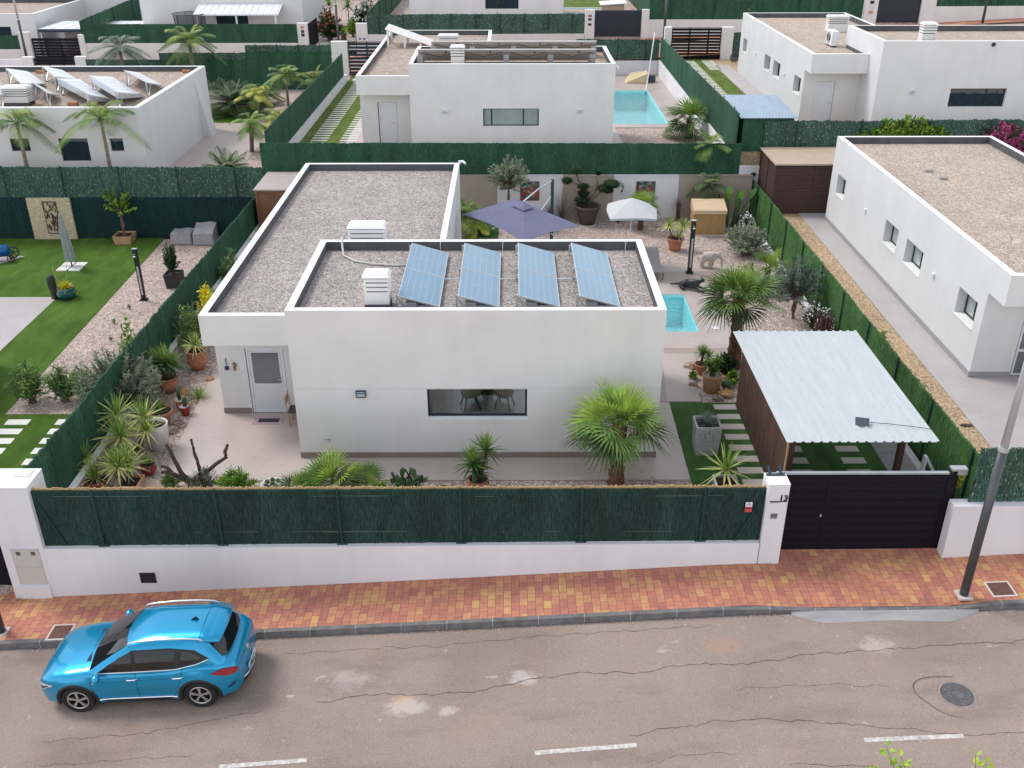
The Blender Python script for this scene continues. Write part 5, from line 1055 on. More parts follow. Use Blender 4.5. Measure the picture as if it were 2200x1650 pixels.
fs = [(i * n + j, i * n + (j + 1) % n, (i + 1) * n + (j + 1) % n, (i + 1) * n + j) for i in range(len(LAY) - 1) for j in range(n)] + [tuple((len(LAY) - 1) * n + j for j in range(n))]
g.add(v, fs); cab = g.build('cabin_shell', m_car, car, smooth=True)
def lay(z, k):
    t = [(l[0], l[k]) for l in LAY]; return lerp_tab(t, z)
def cab_side(x, z, off=.006):
    xf, xr, hw = lay(z, 1) - .16, lay(z, 2) + .09, lay(z, 3); s = (x - xf) / (xr - xf); s = min(max(s, 0), 1)
    return hw * (1 + .018 * sin(pi * s)) - hw * .06 * max(0, s - .6) * 2 + off
def poly_patch(mb, pts, fn, n=7):
    """quad-strip patch between a lower and an upper outline"""
    lo, hi = pts; k = len(lo); v = []
    for j in range(n + 1):
        for a, b in zip(lo, hi): v.append(fn(a[0] + (b[0] - a[0]) * j / n, a[1] + (b[1] - a[1]) * j / n))
    mb.add(v, [(j * k + i, j * k + i + 1, (j + 1) * k + i + 1, (j + 1) * k + i) for j in range(n) for i in range(k - 1)])
def dense(P, n):
    out = []; 
    for a, b in zip(P, P[1:]): out += [(a[0] + (b[0] - a[0]) * i / n, a[1] + (b[1] - a[1]) * i / n) for i in range(n)]
    return out + [P[-1]]
for s in (1, -1):
    f = lambda x, z: (x, s * cab_side(x, z), z); f2 = lambda x, z: (x, s * cab_side(x, z, .003), z)
    g = MB(); poly_patch(g, (dense([(.78, 1.005), (.0, 1.015), (-.86, 1.035), (-1.55, 1.16), (-1.58, 1.2)], 4), dense([(.52, 1.17), (.0, 1.435), (-.8, 1.45), (-1.3, 1.38), (-1.56, 1.215)], 4)), f2); g.build('window_surround', m_clad, car, smooth=True)
    for nm, lo, hi in (('side_window', [(.70, 1.03), (.4, 1.035), (.03, 1.04)], [(.52, 1.13), (.30, 1.30), (.03, 1.415)]), ('side_window', [(-.06, 1.04), (-.4, 1.045), (-.80, 1.055)], [(-.06, 1.42), (-.4, 1.43), (-.92, 1.415)]), ('quarter_window', [(-.98, 1.11), (-1.2, 1.14), (-1.40, 1.2)], [(-1.03, 1.38), (-1.2, 1.35), (-1.42, 1.24)])):
        g = MB(); poly_patch(g, (dense(lo, 3), dense(hi, 3)), f, 5); g.build(nm, m_tint, car, smooth=True)
    g = MB(); g.tube([(x, s * cab_side(x, z, .012), z) for x, z in dense([(.80, 1.0), (0, 1.012), (-.86, 1.03), (-1.3, 1.10), (-1.57, 1.19)], 4)], .011, 6); g.build('chrome_strip', m_chrome, car)
    g = MB(); P = [(.12, 1.50), (.05, 1.575), (-.1, 1.60), (-.6, 1.635), (-1.1, 1.63), (-1.4, 1.60), (-1.5, 1.55)]
    g.tube([(x, s * (.60 if i not in (0, 6) else .6), z) for i, (x, z) in enumerate(P)], [.012, .018, .02, .02, .02, .018, .012], 8)
    g.build('roof_rail', m_chrome, car, smooth=True)
    # door seams
    for pts in ([(.93, .93), (.95, .75), (.88, .36)], [(-.02, 1.0), (-.02, .7), (.0, .34)], [(-1.02, 1.06), (-.98, .9), (-.86, .62), (-.74, .36)]):
        g = MB(); g.tube([(x, s * (sidey(x, min(z, lerp_tab(TOPZ, x))) + .0015), z) for x, z in dense(pts, 5)], .004, 4); g.build('door_gap', m_seam, car)
    g = MB(); g.tube([(x, s * (sidey(x, z) + .001), z) for x, z in dense([(1.7, .76), (.8, .80), (-.6, .82), (-1.3, .85)], 6)], .003, 4); g.build('crease_line', m_seam, car)
    for x in (.16, -.80):
        g = MB(); y = sidey(x, .83); g.tube([(x + .02, s * (y - .01), .835), (x, s * (y + .022), .838), (x - .17, s * (y + .022), .845), (x - .19, s * (y - .01), .845)], .014, 8); g.build('door_handle', m_chrome, car)
    # mirrors
    g = MB(); g.ball((.72, s * 1.0, 1.02), .11, 14, sq=(.72, 1.15, .72)); mr = g.build('mirror', m_car, car, smooth=True); g = MB(); g.bar((.76, s * .84, .99), (.74, s * .95, 1.0), .05); g.build('mirror_arm', m_clad, mr)
    g = MB(); g.tube([(.77, s * .93, .985), (.80, s * 1.02, .975), (.75, s * 1.12, .99)], .014, 6); g.build('mirror_trim', m_chrome, mr)
    # lamps
    g = MB(); lo = dense([(2.13, .60), (1.98, .63), (1.76, .73)], 4); hi = dense([(2.14, .74), (1.99, .76), (1.74, .765)], 4); poly_patch(g, (lo, hi), lambda x, z: (x + .012, s * (sidey(x, z) + .012), z), 4); hl = g.build('headlight', m_lamp, car, smooth=True)
    g = MB(); poly_patch(g, (dense([(2.06, .635), (1.96, .66), (1.86, .71)], 3), dense([(2.06, .68), (1.96, .70), (1.85, .73)], 3)), lambda x, z: (x + .014, s * (sidey(x, z) + .017), z), 2); g.build('lamp_housing', m_clad, hl)
    g = MB(); lo = dense([(-1.60, .875), (-1.9, .80), (-2.05, .80), (-2.105, .82)], 4); hi = dense([(-1.585, .90), (-1.85, .985), (-2.02, .955), (-2.09, .90)], 4); poly_patch(g, (lo, hi), lambda x, z: (x - .012, s * (sidey(x, min(z, lerp_tab(TOPZ, x))) + .012), z), 4); g.build('tail_light', m_red, car, smooth=True)
    g = MB(); g.tube([(-1.86, s * (sidey(-1.86, .5) + .005), .46), (-1.98, s * (sidey(-1.98, .5) + .006), .52), (-2.03, s * (sidey(-2.03, .56) + .006), .60)], [.012, .03, .014], 8); g.build('bumper_vent', m_clad, car, smooth=True)
# windscreen and rear window on the loft
def front_pt(t, z, off, k, bow, sgn, fac): return (lay(z, k) - sgn * bow * t * t + off * sgn, lay(z, 3) * t * fac, z + off * .6)
g = MB(); v = []; T = [-.9 + i * .15 for i in range(13)]
for j in range(9):
    z = 1.00 + (1.49 - 1.0) * j / 8
    for t in T: v.append(front_pt(t, z, .010, 1, .16, 1, 1))
g.add(v, [(j * 13 + i, j * 13 + i + 1, (j + 1) * 13 + i + 1, (j + 1) * 13 + i) for j in range(8) for i in range(12)]); g.build('windscreen', m_tint, car, smooth=True)
g = MB()
for a, b in ((-.55, .1), (.05, .62)): g.tube([front_pt(a, 1.0, .03, 1, .16, 1, 1), front_pt((a + b) / 2, 1.03, .035, 1, .16, 1, 1), front_pt(b, 1.035, .03, 1, .16, 1, 1)], .01, 5)
g.box(1.02, 1.10, -.5, .5, .985, 1.05); g.build('wiper', m_clad, car)
g = MB(); v = []; T = [-.88 + i * .16 for i in range(12)]
for j in range(7):
    z = 1.10 + (1.43 - 1.10) * j / 6; k = 1 if j else .8
    for t in T: v.append(front_pt(t * k, z, .012, 2, .09, -1, .93))
g.add(v, [(j * 12 + i, j * 12 + i + 1, (j + 1) * 12 + i + 1, (j + 1) * 12 + i) for j in range(6) for i in range(11)]); g.build('rear_window', m_tint, car, smooth=True)
g = MB()   # roof spoiler
v = []
for j, (x, z, hw) in enumerate(((-1.38, 1.565, .60), (-1.62, 1.555, .60), (-1.86, 1.50, .57), (-1.87, 1.475, .56), (-1.6, 1.47, .58))):
    for t in (-1, -.6, 0, .6, 1): v.append((x + .06 * t * t, hw * t, z + .035 * (1 - t * t)))
g.add(v, [(j * 5 + i, j * 5 + i + 1, (j + 1) * 5 + i + 1, (j + 1) * 5 + i) for j in range(4) for i in range(4)] + [(0, 5, 10, 15, 20), (4, 24, 19, 14, 9)]); g.build('spoiler', m_car, car, smooth=True, bevel=.0)
g = MB(); g.tube([(-1.40, -.61, 1.585), (-1.40, 0, 1.62), (-1.40, .61, 1.585)], .004, 4); g.build('roof_gap', m_seam, car)
g = MB(); g.add([(-1.2, 0, 1.70), (-1.08, -.02, 1.612), (-1.08, .02, 1.612), (-1.26, 0, 1.612)], [(0, 1, 2), (0, 2, 3), (0, 3, 1)]); g.build('roof_antenna', m_clad, car)
# rear bumper, tailgate, plate
g = MB(); P = [(-2.105 + .35 * t * t, .78 * t, .58) for t in (-1, -.7, -.35, 0, .35, .7, 1)]
v = []
for x, y, z in P:
    for dx, zz in ((.0, .30), (-.05, .34), (-.06, .52), (-.02, .60), (.12, .62)): v.append((x + dx, y * (1.06 if dx < 0 else 1.02), zz))
g.add(v, [(5 * i + j, 5 * i + j + 1, 5 * i + j + 6, 5 * i + j + 5) for i in range(6) for j in range(4)]); g.build('rear_bumper', m_car, car, smooth=True)
g = MB(); v = []
for x, y, z in P:
    for dx, zz in ((-.05, .22), (-.068, .25), (-.07, .33), (-.06, .345)): v.append((x + dx, y * 1.03, zz))
g.add(v, [(4 * i + j, 4 * i + j + 1, 4 * i + j + 5, 4 * i + j + 4) for i in range(6) for j in range(3)]); g.build('lower_bumper', m_clad, car, smooth=True)
g = MB(); g.tube([(x - .078, y * 1.02, .345) for x, y, z in P[1:6]], .016, 6); g.build('bumper_trim', m_chrome, car)
pl = MB(); pl.box(-2.185, -2.17, -.26, .26, .44, .55); pl = pl.build('number_plate', m_wframe, car, bevel=.003)
text_mesh('plate_characters', '6435 LYY', .105, m_frame, pl, Matrix.Translation((-2.187, .235, .458)) @ Matrix.Rotation(-pi / 2, 4, 'Z') @ Matrix.Rotation(pi / 2, 4, 'X'), .002)
g = MB(); g.tube([(-2.13, 0, .83), (-2.145, 0, .83)], .055, 20); g.build('rear_emblem', m_chrome, car)
g = MB(); g.tube([(-2.125 + .16 * t * t, .6 * t, .70) for t in (-1, -.5, 0, .5, 1)], .004, 4); g.build('tailgate_gap', m_seam, car)
g = MB(); g.tube([(2.18 - .3 * t * t, .62 * t, .46) for t in (-1, -.6, -.2, .2, .6, 1)], [.1] * 6, 8); g.build('front_grille', m_clad, car, smooth=True)
# wheels
def wheel(x, y, s):
    w = MB(); w.v = []; g = MB(); prof = [(.215, -.10), (.30, -.112), (.335, -.10), (.345, -.06), (.345, .06), (.335, .10), (.30, .112), (.215, .10)]
    v = []; n = 40
    for r_, o in prof:
        for j in range(n): a = 2 * pi * j / n; v.append((r_ * cos(a), o, r_ * sin(a)))
    k = len(prof); g.add(v, [(i * n + j, i * n + (j + 1) % n, ((i + 1) % k) * n + (j + 1) % n, ((i + 1) % k) * n + j) for i in range(k) for j in range(n)])
    o = g.build('wheel', m_tyre, car, smooth=True); o.location = (x, y, WR)
    g = MB(); g.tube([(0, -.05, 0), (0, s * .035, 0)], .216, 32); g.build('rim_well', m_rimd, o)
    g = MB(); v = []
    for r_, yy in ((.222, .085), (.232, .1), (.222, .108), (.205, .1)):
        for j in range(n): a = 2 * pi * j / n; v.append((r_ * cos(a), s * yy, r_ * sin(a)))
    g.add(v, [(i * n + j, i * n + (j + 1) % n, (i + 1) * n + (j + 1) % n, (i + 1) * n + j) for i in range(3) for j in range(n)])
    for q in range(5):
        for e in (-.11, .11):
            a = 2 * pi * q / 5 + pi / 2; c0 = (.03 * cos(a), s * .09, .03 * sin(a)); g.bar(c0, (.215 * cos(a + e), s * .092, .215 * sin(a + e)), .028, .024)
    g.tube([(0, s * .05, 0), (0, s * .105, 0)], .045, 16); g.build('rim', m_rim, o)
for x in (AX_F, AX_R):
    for s in (1, -1): wheel(x, s * .80, s)
# ------------------------------------------------------------------ plants
UP = Vector((0, 0, 1))
def rdir(az, el): return Vector((cos(az) * cos(el), sin(az) * cos(el), sin(el)))
def sidev(d, tw=0):
    s = d.cross(UP)
    if s.length < .05: s = Vector((1, 0, 0))
    s.normalize(); return (Matrix.Rotation(tw, 3, d) @ s) if tw else s
def blade(mb, p, d, l, w, droop=.2, mi=0, tw=0, n=3, fold=0):
    s = sidev(d, tw); pts = []; ws = []
    for i in range(n + 1):
        t = i / n; pts.append(p + d * l * t + Vector((0, 0, -droop * l * t * t))); ws.append(w * (.75 + .25 * t if t < .5 else max(0.02, 1.9 * (1 - t) if t > .47 else 1)) * .5)
    ws[-1] = .0015; mb.strip(pts, ws, s, mi)
def fan(mb, hub, d, nrm, Rr, n=24, spread=2.25, droop=.25, mi=0):
    s = d.cross(nrm).normalized(); dt = 2 * spread / n
    for i in range(n):
        th = -spread + dt * (i + .5); dd = d * cos(th) + s * sin(th); l = Rr * (.72 + .28 * cos(th / 1.5)) * R.uniform(.93, 1.05)
        sv = (d * -sin(th) + s * cos(th)); fold = nrm * (.03 * Rr * (1 if i % 2 else -1)); dr = droop * R.uniform(.7, 1.4)
        pts = [hub, hub + dd * l * .5 + fold + nrm * .02 * Rr - UP * dr * l * .06, hub + dd * l * .78 - UP * dr * l * .24, hub + dd * l - UP * dr * l * .62]
        w = l * .5 * math.tan(dt / 2) * 1.02; mb.strip(pts, [.004, w * .97, w * .5, .002], sv, mi)
def fan_crown(mb, pm, c, npet, pl, Rr, h0=0, el0=1.4, el1=-.32, seed=1, nseg=24):
    rr = random.Random(seed)
    for i in range(npet):
        t = (i + .5) / npet; az = i * 2.39996 + rr.uniform(-.2, .2); el = el0 + (el1 - el0) * t ** .85 + rr.uniform(-.25, .22)
        el = max(el, -.05) + .12 if sin(az) < -.2 and t > .5 and h0 > 1 else el; d = rdir(az, el); l = pl * rr.uniform(.62, 1.1) * (.35 + .65 * min(1, t * 1.6)); sag = .10 + .22 * t
        pts = [c + d * l * k + Vector((0, 0, -sag * l * k * k)) for k in (0, .35, .7, 1)]
        pm.tube(pts, [.022, .014, .011, .009], 5, 0, False)
        d2 = (pts[3] - pts[2]).normalized(); sd = sidev(d2, rr.uniform(-.95, .95)); nrm = sd.cross(d2).normalized()
        if nrm.z < 0: nrm = -nrm
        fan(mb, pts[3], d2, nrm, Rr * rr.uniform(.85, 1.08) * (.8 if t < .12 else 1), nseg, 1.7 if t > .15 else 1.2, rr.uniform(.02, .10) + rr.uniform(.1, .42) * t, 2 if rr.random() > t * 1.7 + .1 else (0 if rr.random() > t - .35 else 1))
def fan_palm(label, x, y, z, h, tr, npet, pl, Rr, seed, lean=(0, 0), name='fan_palm', group=None, nseg=24, el1=-.32):
    t = thing(name, label, 'palm tree', (x, y, z), 0, group); mb, pm = MB(), MB(); c = Vector((lean[0], lean[1], h))
    fan_crown(mb, pm, c, npet, pl, Rr, h, seed=seed, nseg=nseg, el1=el1)
    mb.build('crown', LF['fan'], t); pm.build('petioles', LF['fan'][0], t)
    if h > .15:
        g = MB(); k = 12; g.tube([Vector((lean[0] * i / k, lean[1] * i / k, h * i / k)) for i in range(k + 1)], [tr * (1.25 - .35 * min(1, i / k * 2)) for i in range(k + 1)], 14); tk = g.build('trunk', m_palmtr, t, smooth=True)
        g = MB(); rr = random.Random(seed)
        for i in range(int(h * 90)):
            zz = h * rr.random(); a = rr.uniform(0, 2 * pi); r_ = tr * (1.25 - .35 * min(1, zz / h * 2)); p = Vector((lean[0] * zz / h + r_ * .9 * cos(a), lean[1] * zz / h + r_ * .9 * sin(a), zz)); o = Vector((cos(a), sin(a), 0)); s = Vector((-sin(a), cos(a), 0)); w = tr * .26
            g.add([p - s * w, p + s * w, p + o * .045 + UP * .11 + s * w * .5, p + o * .045 + UP * .11 - s * w * .5], [(0, 1, 2, 3)])
        g.build('leaf_bases', m_palmb, tk)
    return t
def frond(mb, pm, c, az, el, L_, nl=26, ll=.35, sag=.55, mi=0, lw=.02, vee=.6):
    d = rdir(az, el); pts = [c + d * L_ * k - UP * sag * L_ * k * k for k in [i / 8 for i in range(9)]]
    pm.tube(pts, [.016 * (1 - .8 * i / 8) + .003 for i in range(9)], 4, 0, False)
    for i in range(nl):
        t = .14 + .86 * i / nl; k = t * 8; j = min(int(k), 7); p = pts[j].lerp(pts[j + 1], k - j); dd = (pts[j + 1] - pts[j]).normalized(); s = sidev(dd); l = ll * (sin(pi * min(1, t * .93 + .1)) ** .6) * R.uniform(.85, 1.1)
        for sg in (-1, 1):
            q = (s * sg * .85 + dd * .55 + UP * (vee - .75 * t) * .5).normalized(); blade(mb, p, q, l, lw, .45, mi, 0, 3)
def feather_palm(label, x, y, z, h, tr, nf, L_, seed, leaf='areca', ll=.4, cat='palm tree', name='feather_palm', group=None, stems=1, tm=None, sag=.55, nl=24, lw=.03, el0=1.3, el1=-.15):
    t = thing(name, label, cat, (x, y, z), 0, group); rr = random.Random(seed); mb, pm = MB(), MB(); ll *= 1.15; lw *= 1.0; nl = int(nl * 1.7); nf = int(nf * 1.2)
    for s_ in range(stems):
        off = Vector((0, 0, 0)) if stems == 1 else Vector((rr.uniform(-.3, .3), rr.uniform(-.3, .3), 0)); hh = h * (1 if s_ == 0 else rr.uniform(.6, 1)); top = off * 1.6 + Vector((0, 0, hh))
        n_ = nf // stems
        for i in range(n_):
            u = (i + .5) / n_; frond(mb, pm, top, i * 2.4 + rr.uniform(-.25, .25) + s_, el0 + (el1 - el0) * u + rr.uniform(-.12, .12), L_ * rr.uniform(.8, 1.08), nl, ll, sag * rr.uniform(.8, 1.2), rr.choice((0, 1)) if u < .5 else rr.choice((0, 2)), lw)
        if hh > .1: g = MB(); g.tube([off, off * 1.3 + Vector((0, 0, hh * .5)), top], [tr * 1.25, tr, tr * .8], 10); g.build('trunk', tm or m_thinbark, t, smooth=True)
    mb.build('crown', LF[leaf], t); pm.build('leaf_stalks', LF[leaf][0], t); return t
def rosette(mb, c, n, l, w, seed=0, el1=-.5, droop=.12, lo=1.5, mats=(0, 1, 2)):
    rr = random.Random(seed)
    for i in range(n):
        t = (i + .5) / n; az = i * 2.39996 + rr.uniform(-.2, .2); el = lo + (el1 - lo) * t + rr.uniform(-.08, .08); m_ = mats[1] if t < .35 else (mats[0] if t < .75 else mats[2])
        blade(mb, c + rdir(az, 0) * .015, rdir(az, el), l * rr.uniform(.82, 1.05), w, droop * (.3 + t), m_, rr.uniform(-.5, .5))
def pot(t, r, h, mat, kind='classic', soil=m_soil, z=0):
    if kind == 'box':
        g = MB(); a, b = r * .86, r
        g.hexa([(-a, -a, z), (a, -a, z), (a, a, z), (-a, a, z), (-b, -b, z + h), (b, -b, z + h), (b, b, z + h), (-b, b, z + h)]); g.f.remove(g.f[1]); g.m.pop()
        c = b - .045
        for q in (((-b, -b), (b, -b), (c, -c), (-c, -c)), ((b, -b), (b, b), (c, c), (c, -c)), ((b, b), (-b, b), (-c, c), (c, c)), ((-b, b), (-b, -b), (-c, -c), (-c, c))): g.quad(*[(*p, z + h) for p in q])
        for q in (((-c, -c), (c, -c)), ((c, -c), (c, c)), ((c, c), (-c, c)), ((-c, c), (-c, -c))): g.quad((*q[0], z + h), (*q[1], z + h), (*q[1], z + h - .1), (*q[0], z + h - .1))
        p = g.build('pot', mat, t); g = MB(); g.box(-c + .002, c - .002, -c + .002, c - .002, z + h - .12, z + h - .07); g.build('soil', soil, p); return
    pr = {'classic': [(r * .62, 0), (r * .72, h * .3), (r * .9, h * .8), (r * .93, h * .84), (r * 1.04, h * .85), (r * 1.06, h), (r * .93, h), (r * .9, h * .9)],
          'urn': [(r * .55, 0), (r * .95, h * .35), (r * 1.05, h * .6), (r * .85, h * .85), (r * .98, h * .95), (r * .98, h), (r * .8, h), (r * .78, h * .9)],
          'bowl': [(r * .5, 0), (r * .85, h * .4), (r, h), (r * .9, h), (r * .85, h * .85)],
          'round': [(r * .6, 0), (r * .95, h * .25), (r * 1.05, h * .55), (r * .9, h * .92), (r * .86, h), (r * .76, h), (r * .78, h * .9)],
          'cyl': [(r * .82, 0), (r * .98, h * .97), (r, h), (r * .88, h), (r * .86, h * .9)]}[kind]
    g = MB(); g.lathe((0, 0, z), pr, 26); g.f.pop(); g.m.pop(); p = g.build('pot', mat, t, smooth=True)
    g = MB(); g.lathe((0, 0, z + h * .86), [(0.001, 0), (r * .88, .0), (r * .86, .02), (.001, .03)], 20); g.build('soil', soil, p)
def yucca(label, x, y, z, heads, leaf='yuc', potd=None, name='yucca', cat='plant', group=None, stem=m_bark):
    """heads: (dx, dy, height, n, length, width)"""
    t = thing(name, label, cat, (x, y, z), 0, group); zb = 0
    if potd: pot(t, *potd); zb = potd[1] * .88
    mb = MB(); g = MB(); k = 0
    for i, (dx, dy, h, n, l, w) in enumerate(heads):
        rosette(mb, Vector((dx, dy, h)), int(n * 1.35), l * 1.2, w * 1.25, i * 7 + int(x * 10), -.55 if h > zb + .2 else -.1)
        if h > zb + .1: g.tube([(dx * .2, dy * .2, zb - .03), (dx * .8, dy * .8, zb + (h - zb) * .6), (dx, dy, h)], [.05, .042, .035], 8); k = 1
    mb.build('leaves', LF[leaf], t)
    if k: g.build('stems', stem, t, smooth=True)
    return t
def shrub(label, x, y, z, rx, ry, h, leaf, ns=40, nl=26, ll=.09, lw=.022, name='shrub', cat='shrub', base=.15, trunk=0, group=None, stemm=m_bark, flow=None, potd=None, seed=0, spread=.75):
    """leafy stems growing out of a base (or of a short trunk) with leaves along their outer part"""
    t = thing(name, label, cat, (x, y, z), 0, group); rr = random.Random(seed + int(x * 31 + y * 17)); zb = 0
    if potd: pot(t, *potd); zb = potd[1] * .88
    st, lf, fl = MB(), MB(), MB(); o = Vector((0, 0, zb + trunk))
    if trunk:
        for q in range(2): st.tube([(.03 * q, 0, zb), (.05 - .1 * q, .03, zb + trunk * .5), tuple(o)], [.055, .045, .04], 8)
    nl = int(nl * 1.25); ll *= 1.25; lw *= 1.45
    for i in range(ns):
        az = rr.uniform(0, 2 * pi); u = rr.random() ** .55; tip = Vector((rx * u * cos(az), ry * u * sin(az), trunk * .0 + (h - trunk) * (1 - .55 * u * u) * rr.uniform(.55, 1.0)))
        if trunk: tip.z = (h - trunk) * (rr.uniform(-.12, .35) + .75 * sqrt(max(0, 1 - u * u)) * rr.uniform(.4, 1))
        mid = Vector((tip.x * spread * .6, tip.y * spread * .6, tip.z * .55)); b0 = o + Vector((rx * base * rr.uniform(-1, 1), ry * base * rr.uniform(-1, 1), 0))
        P = [b0.lerp(o + mid, s * 2) if s < .5 else (o + mid).lerp(o + tip, s * 2 - 1) for s in (0, .25, .5, .75, 1)]
        st.tube(P, [.012, .009, .007, .005, .003], 4, 0, False)
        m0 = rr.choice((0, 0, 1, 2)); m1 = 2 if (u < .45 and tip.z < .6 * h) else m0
        for j in range(nl):
            s = (.35 if not trunk else .45) + (.65 if not trunk else .55) * (j + rr.random()) / nl; k = s * 4; a = min(int(k), 3); p = P[a].lerp(P[a + 1], k - a); dd = (P[a + 1] - P[a]).normalized()
            q = (dd * rr.uniform(.3, .9) + Vector((rr.gauss(0, 1), rr.gauss(0, 1), rr.gauss(0, .7) + .2)).normalized()).normalized()
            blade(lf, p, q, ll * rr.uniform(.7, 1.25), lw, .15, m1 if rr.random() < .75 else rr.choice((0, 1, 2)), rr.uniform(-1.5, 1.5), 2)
        if flow and rr.random() < flow[1]:
            for _ in range(3): p = P[4] + Vector((rr.gauss(0, .05), rr.gauss(0, .05), rr.gauss(0, .05))); fl.ball(p, flow[2], 6, jit=.3)
    st.build('stems', stemm, t); lf.build('foliage', LF[leaf], t)
    if flow: tag(fl.build('blossom', flow[0], t), None, None, None, 'stuff')
    return t
def sword_clump(label, x, y, z, n, l, w, leaf, name='agave', el1=.05, potd=None, droop=.15, lo=1.4, cat='plant'):
    t = thing(name, label, cat, (x, y, z)); zb = 0
    if potd: pot(t, *potd); zb = potd[1] * .9
    mb = MB(); rosette(mb, Vector((0, 0, zb)), n, l, w, int(x * 9), el1, droop, lo); mb.build('leaves', LF[leaf], t); return t
def rock(label, x, y, z, r, mat, sq=(1.2, .9, .6)):
    g = MB(); g.ball((0, 0, r * .3), r, 9, jit=.22, sq=sq); o = g.build('rock', mat); tag(o, label, 'rock'); o.location = (x, y, z); return o
m_rock = M('orange_sandstone', (.50, .27, .13), .9, var=.35, vs=12, bs=14); m_rockg = M('grey_fieldstone', (.32, .25, .21), .9, var=.4, vs=9, bs=14); m_flatst = M('pink_flagstone', (.50, .36, .29), .85, var=.15, vs=4)
# --- middle garden, front strip
fan_palm('large fan palm in front of the right end of the long white facade', 2.68, 20.78, 0, 1.95, .18, 25, .74, .94, 3, nseg=24, el1=-.3)
fan_palm('tall fan palm beside the pool, behind the corner of the carport roof', 7.12, 27.8, 0, 2.45, .19, 26, .78, .94, 11, (-.08, -.1), nseg=24, el1=-.12)
yucca('tall yellow striped yucca cluster behind the left end of the street screen', -10.35, 22.3, 0, [(0, -.15, .82, 42, .68, .05), (-.25, .45, 1.15, 36, .62, .05), (.45, .45, 1.05, 34, .56, .045), (.6, .1, .85, 34, .5, .04), (-.1, .15, .6, 30, .55, .045)], 'varie')
yucca('yellow green yucca leaning over the left boundary near the street', -10.98, 21.35, 0, [(-.05, 0, .62, 46, .5, .035)], 'varie')
yucca('short striped yucca in a red and tan pot near the street corner', -10.62, 20.86, 0, [(0, 0, .36, 40, .45, .035)], 'varie', (.3, .34, m_terrad, 'bowl'))
yucca('bushy striped yucca in the planter box at the left end of the screen', -10.0, 20.9, 0, [(0, 0, .66, 50, .5, .045), (.2, .15, .6, 34, .5, .04), (-.2, .15, .62, 30, .45, .04), (.05, .35, .75, 30, .42, .04)], 'varie')
t = thing('planter', 'low angular clay planter under the bushy striped yucca', 'planter', (-9.75, 20.8, 0)); pot(t, .3, .3, m_terral, 'box')
t = thing('planter', 'round white planter beneath the striped yucca cluster', 'planter', (-9.72, 22.95, 0)); pot(t, .34, .75, m_potw, 'cyl')
yucca('dark bladed plant in a round red pot next to the striped yucca', -9.55, 21.6, 0, [(0, 0, .3, 26, .3, .03)], 'yuc', (.2, .3, m_redglaze, 'urn'))
shrub('large grey green olive bush bulging over the left boundary screen', -11.3, 24.7, 0, 1.3, 1.05, 2.15, 'olive', 330, 46, .085, .017, 'olive_bush', trunk=.45, spread=1.0)
yucca('tall green yucca in a terracotta urn behind the grey olive bush', -10.42, 26.2, 0, [(0, 0, 1.0, 60, .58, .045), (.15, .1, .8, 40, .5, .04), (-.25, .1, .95, 40, .5, .04)], 'yuc', (.28, .5, m_terra, 'urn'))
yucca('compact yucca in a broad terracotta pot by the entrance corner', -10.0, 27.75, 0, [(0, 0, .85, 56, .45, .035)], 'varie', (.31, .65, m_terra, 'urn'))
yucca('dark leaved plant in a wide orange pot in front of the olive bush', -10.02, 24.2, 0, [(0, 0, .45, 30, .32, .035)], 'yuc', (.33, .46, m_terra, 'classic'))
def cactus_pot(label, x, y, r, h, mat, n, hh): 
    t = thing('potted_cactus', label, 'cactus', (x, y, 0)); pot(t, r, h, mat, 'classic', m_pebble); rr = random.Random(int(x * 100)); g = MB()
    for i in range(n): a = rr.uniform(0, 6.28); q = r * .45 * rr.random(); z = hh * rr.uniform(.6, 1); g.tube([(q * cos(a), q * sin(a), h * .85), (q * cos(a) * 1.5, q * sin(a) * 1.5, h * .85 + z * .6), (q * cos(a) * 1.8, q * sin(a) * 1.8, h * .85 + z)], [.035, .04, .012], 7, i % 3)
    g.build('stems', LF['cact'], t, smooth=True)
cactus_pot('upright cactus in a cream rimmed tan pot behind the orange pot', -9.78, 25.2, .2, .3, m_terral, 5, .45)
cactus_pot('upright cactus in a small red pot with a cream rim', -9.52, 24.75, .17, .3, m_redglaze, 4, .5)
sword_clump('striped agave on the gravel beside the patio edge', -9.42, 25.75, 0, 34, .48, .055, 'varie')
rock('round orange stone left of the striped agave', -9.95, 25.95, 0, .2, m_rock, (.9, .9, 1)); rock('small orange stone near the entrance corner', -9.42, 26.95, 0, .13, m_rock); rock('orange stone right of the broad terracotta pot', -9.35, 28.3, 0, .15, m_rock)
rock('dark orange and grey stone in front of the orange pot', -9.68, 23.75, 0, .19, m_rockg); rock('flat pink stone lying behind the street screen left of the pruned tree', -9.2, 20.95, 0, .28, m_flatst, (1.2, .8, .12))
for i, (x, y) in enumerate(((-9.6, 24.25), (-9.45, 24.1))):
    g = MB(); g.tube([(.15 * cos(a / 10 * 2 * pi), .15 * sin(a / 10 * 2 * pi), .02) for a in range(11)], .02, 6); o = g.build('stone_ring', m_rockg); o.location = (x, y, .01 + .01 * i); tag(o, ('left', 'right')[i] + ' one of the two grey stone rings below the red cactus pot', 'garden ornament', 'stone rings')
g = MB(); g.ball((0, 0, .08), .12, 8, jit=.2, sq=(1.3, 1, .7)); o = g.build('succulent', LF['dark'][1]); o.location = (-8.75, 26.95, 0); tag(o, 'small dark green succulent against the entrance wall', 'plant')
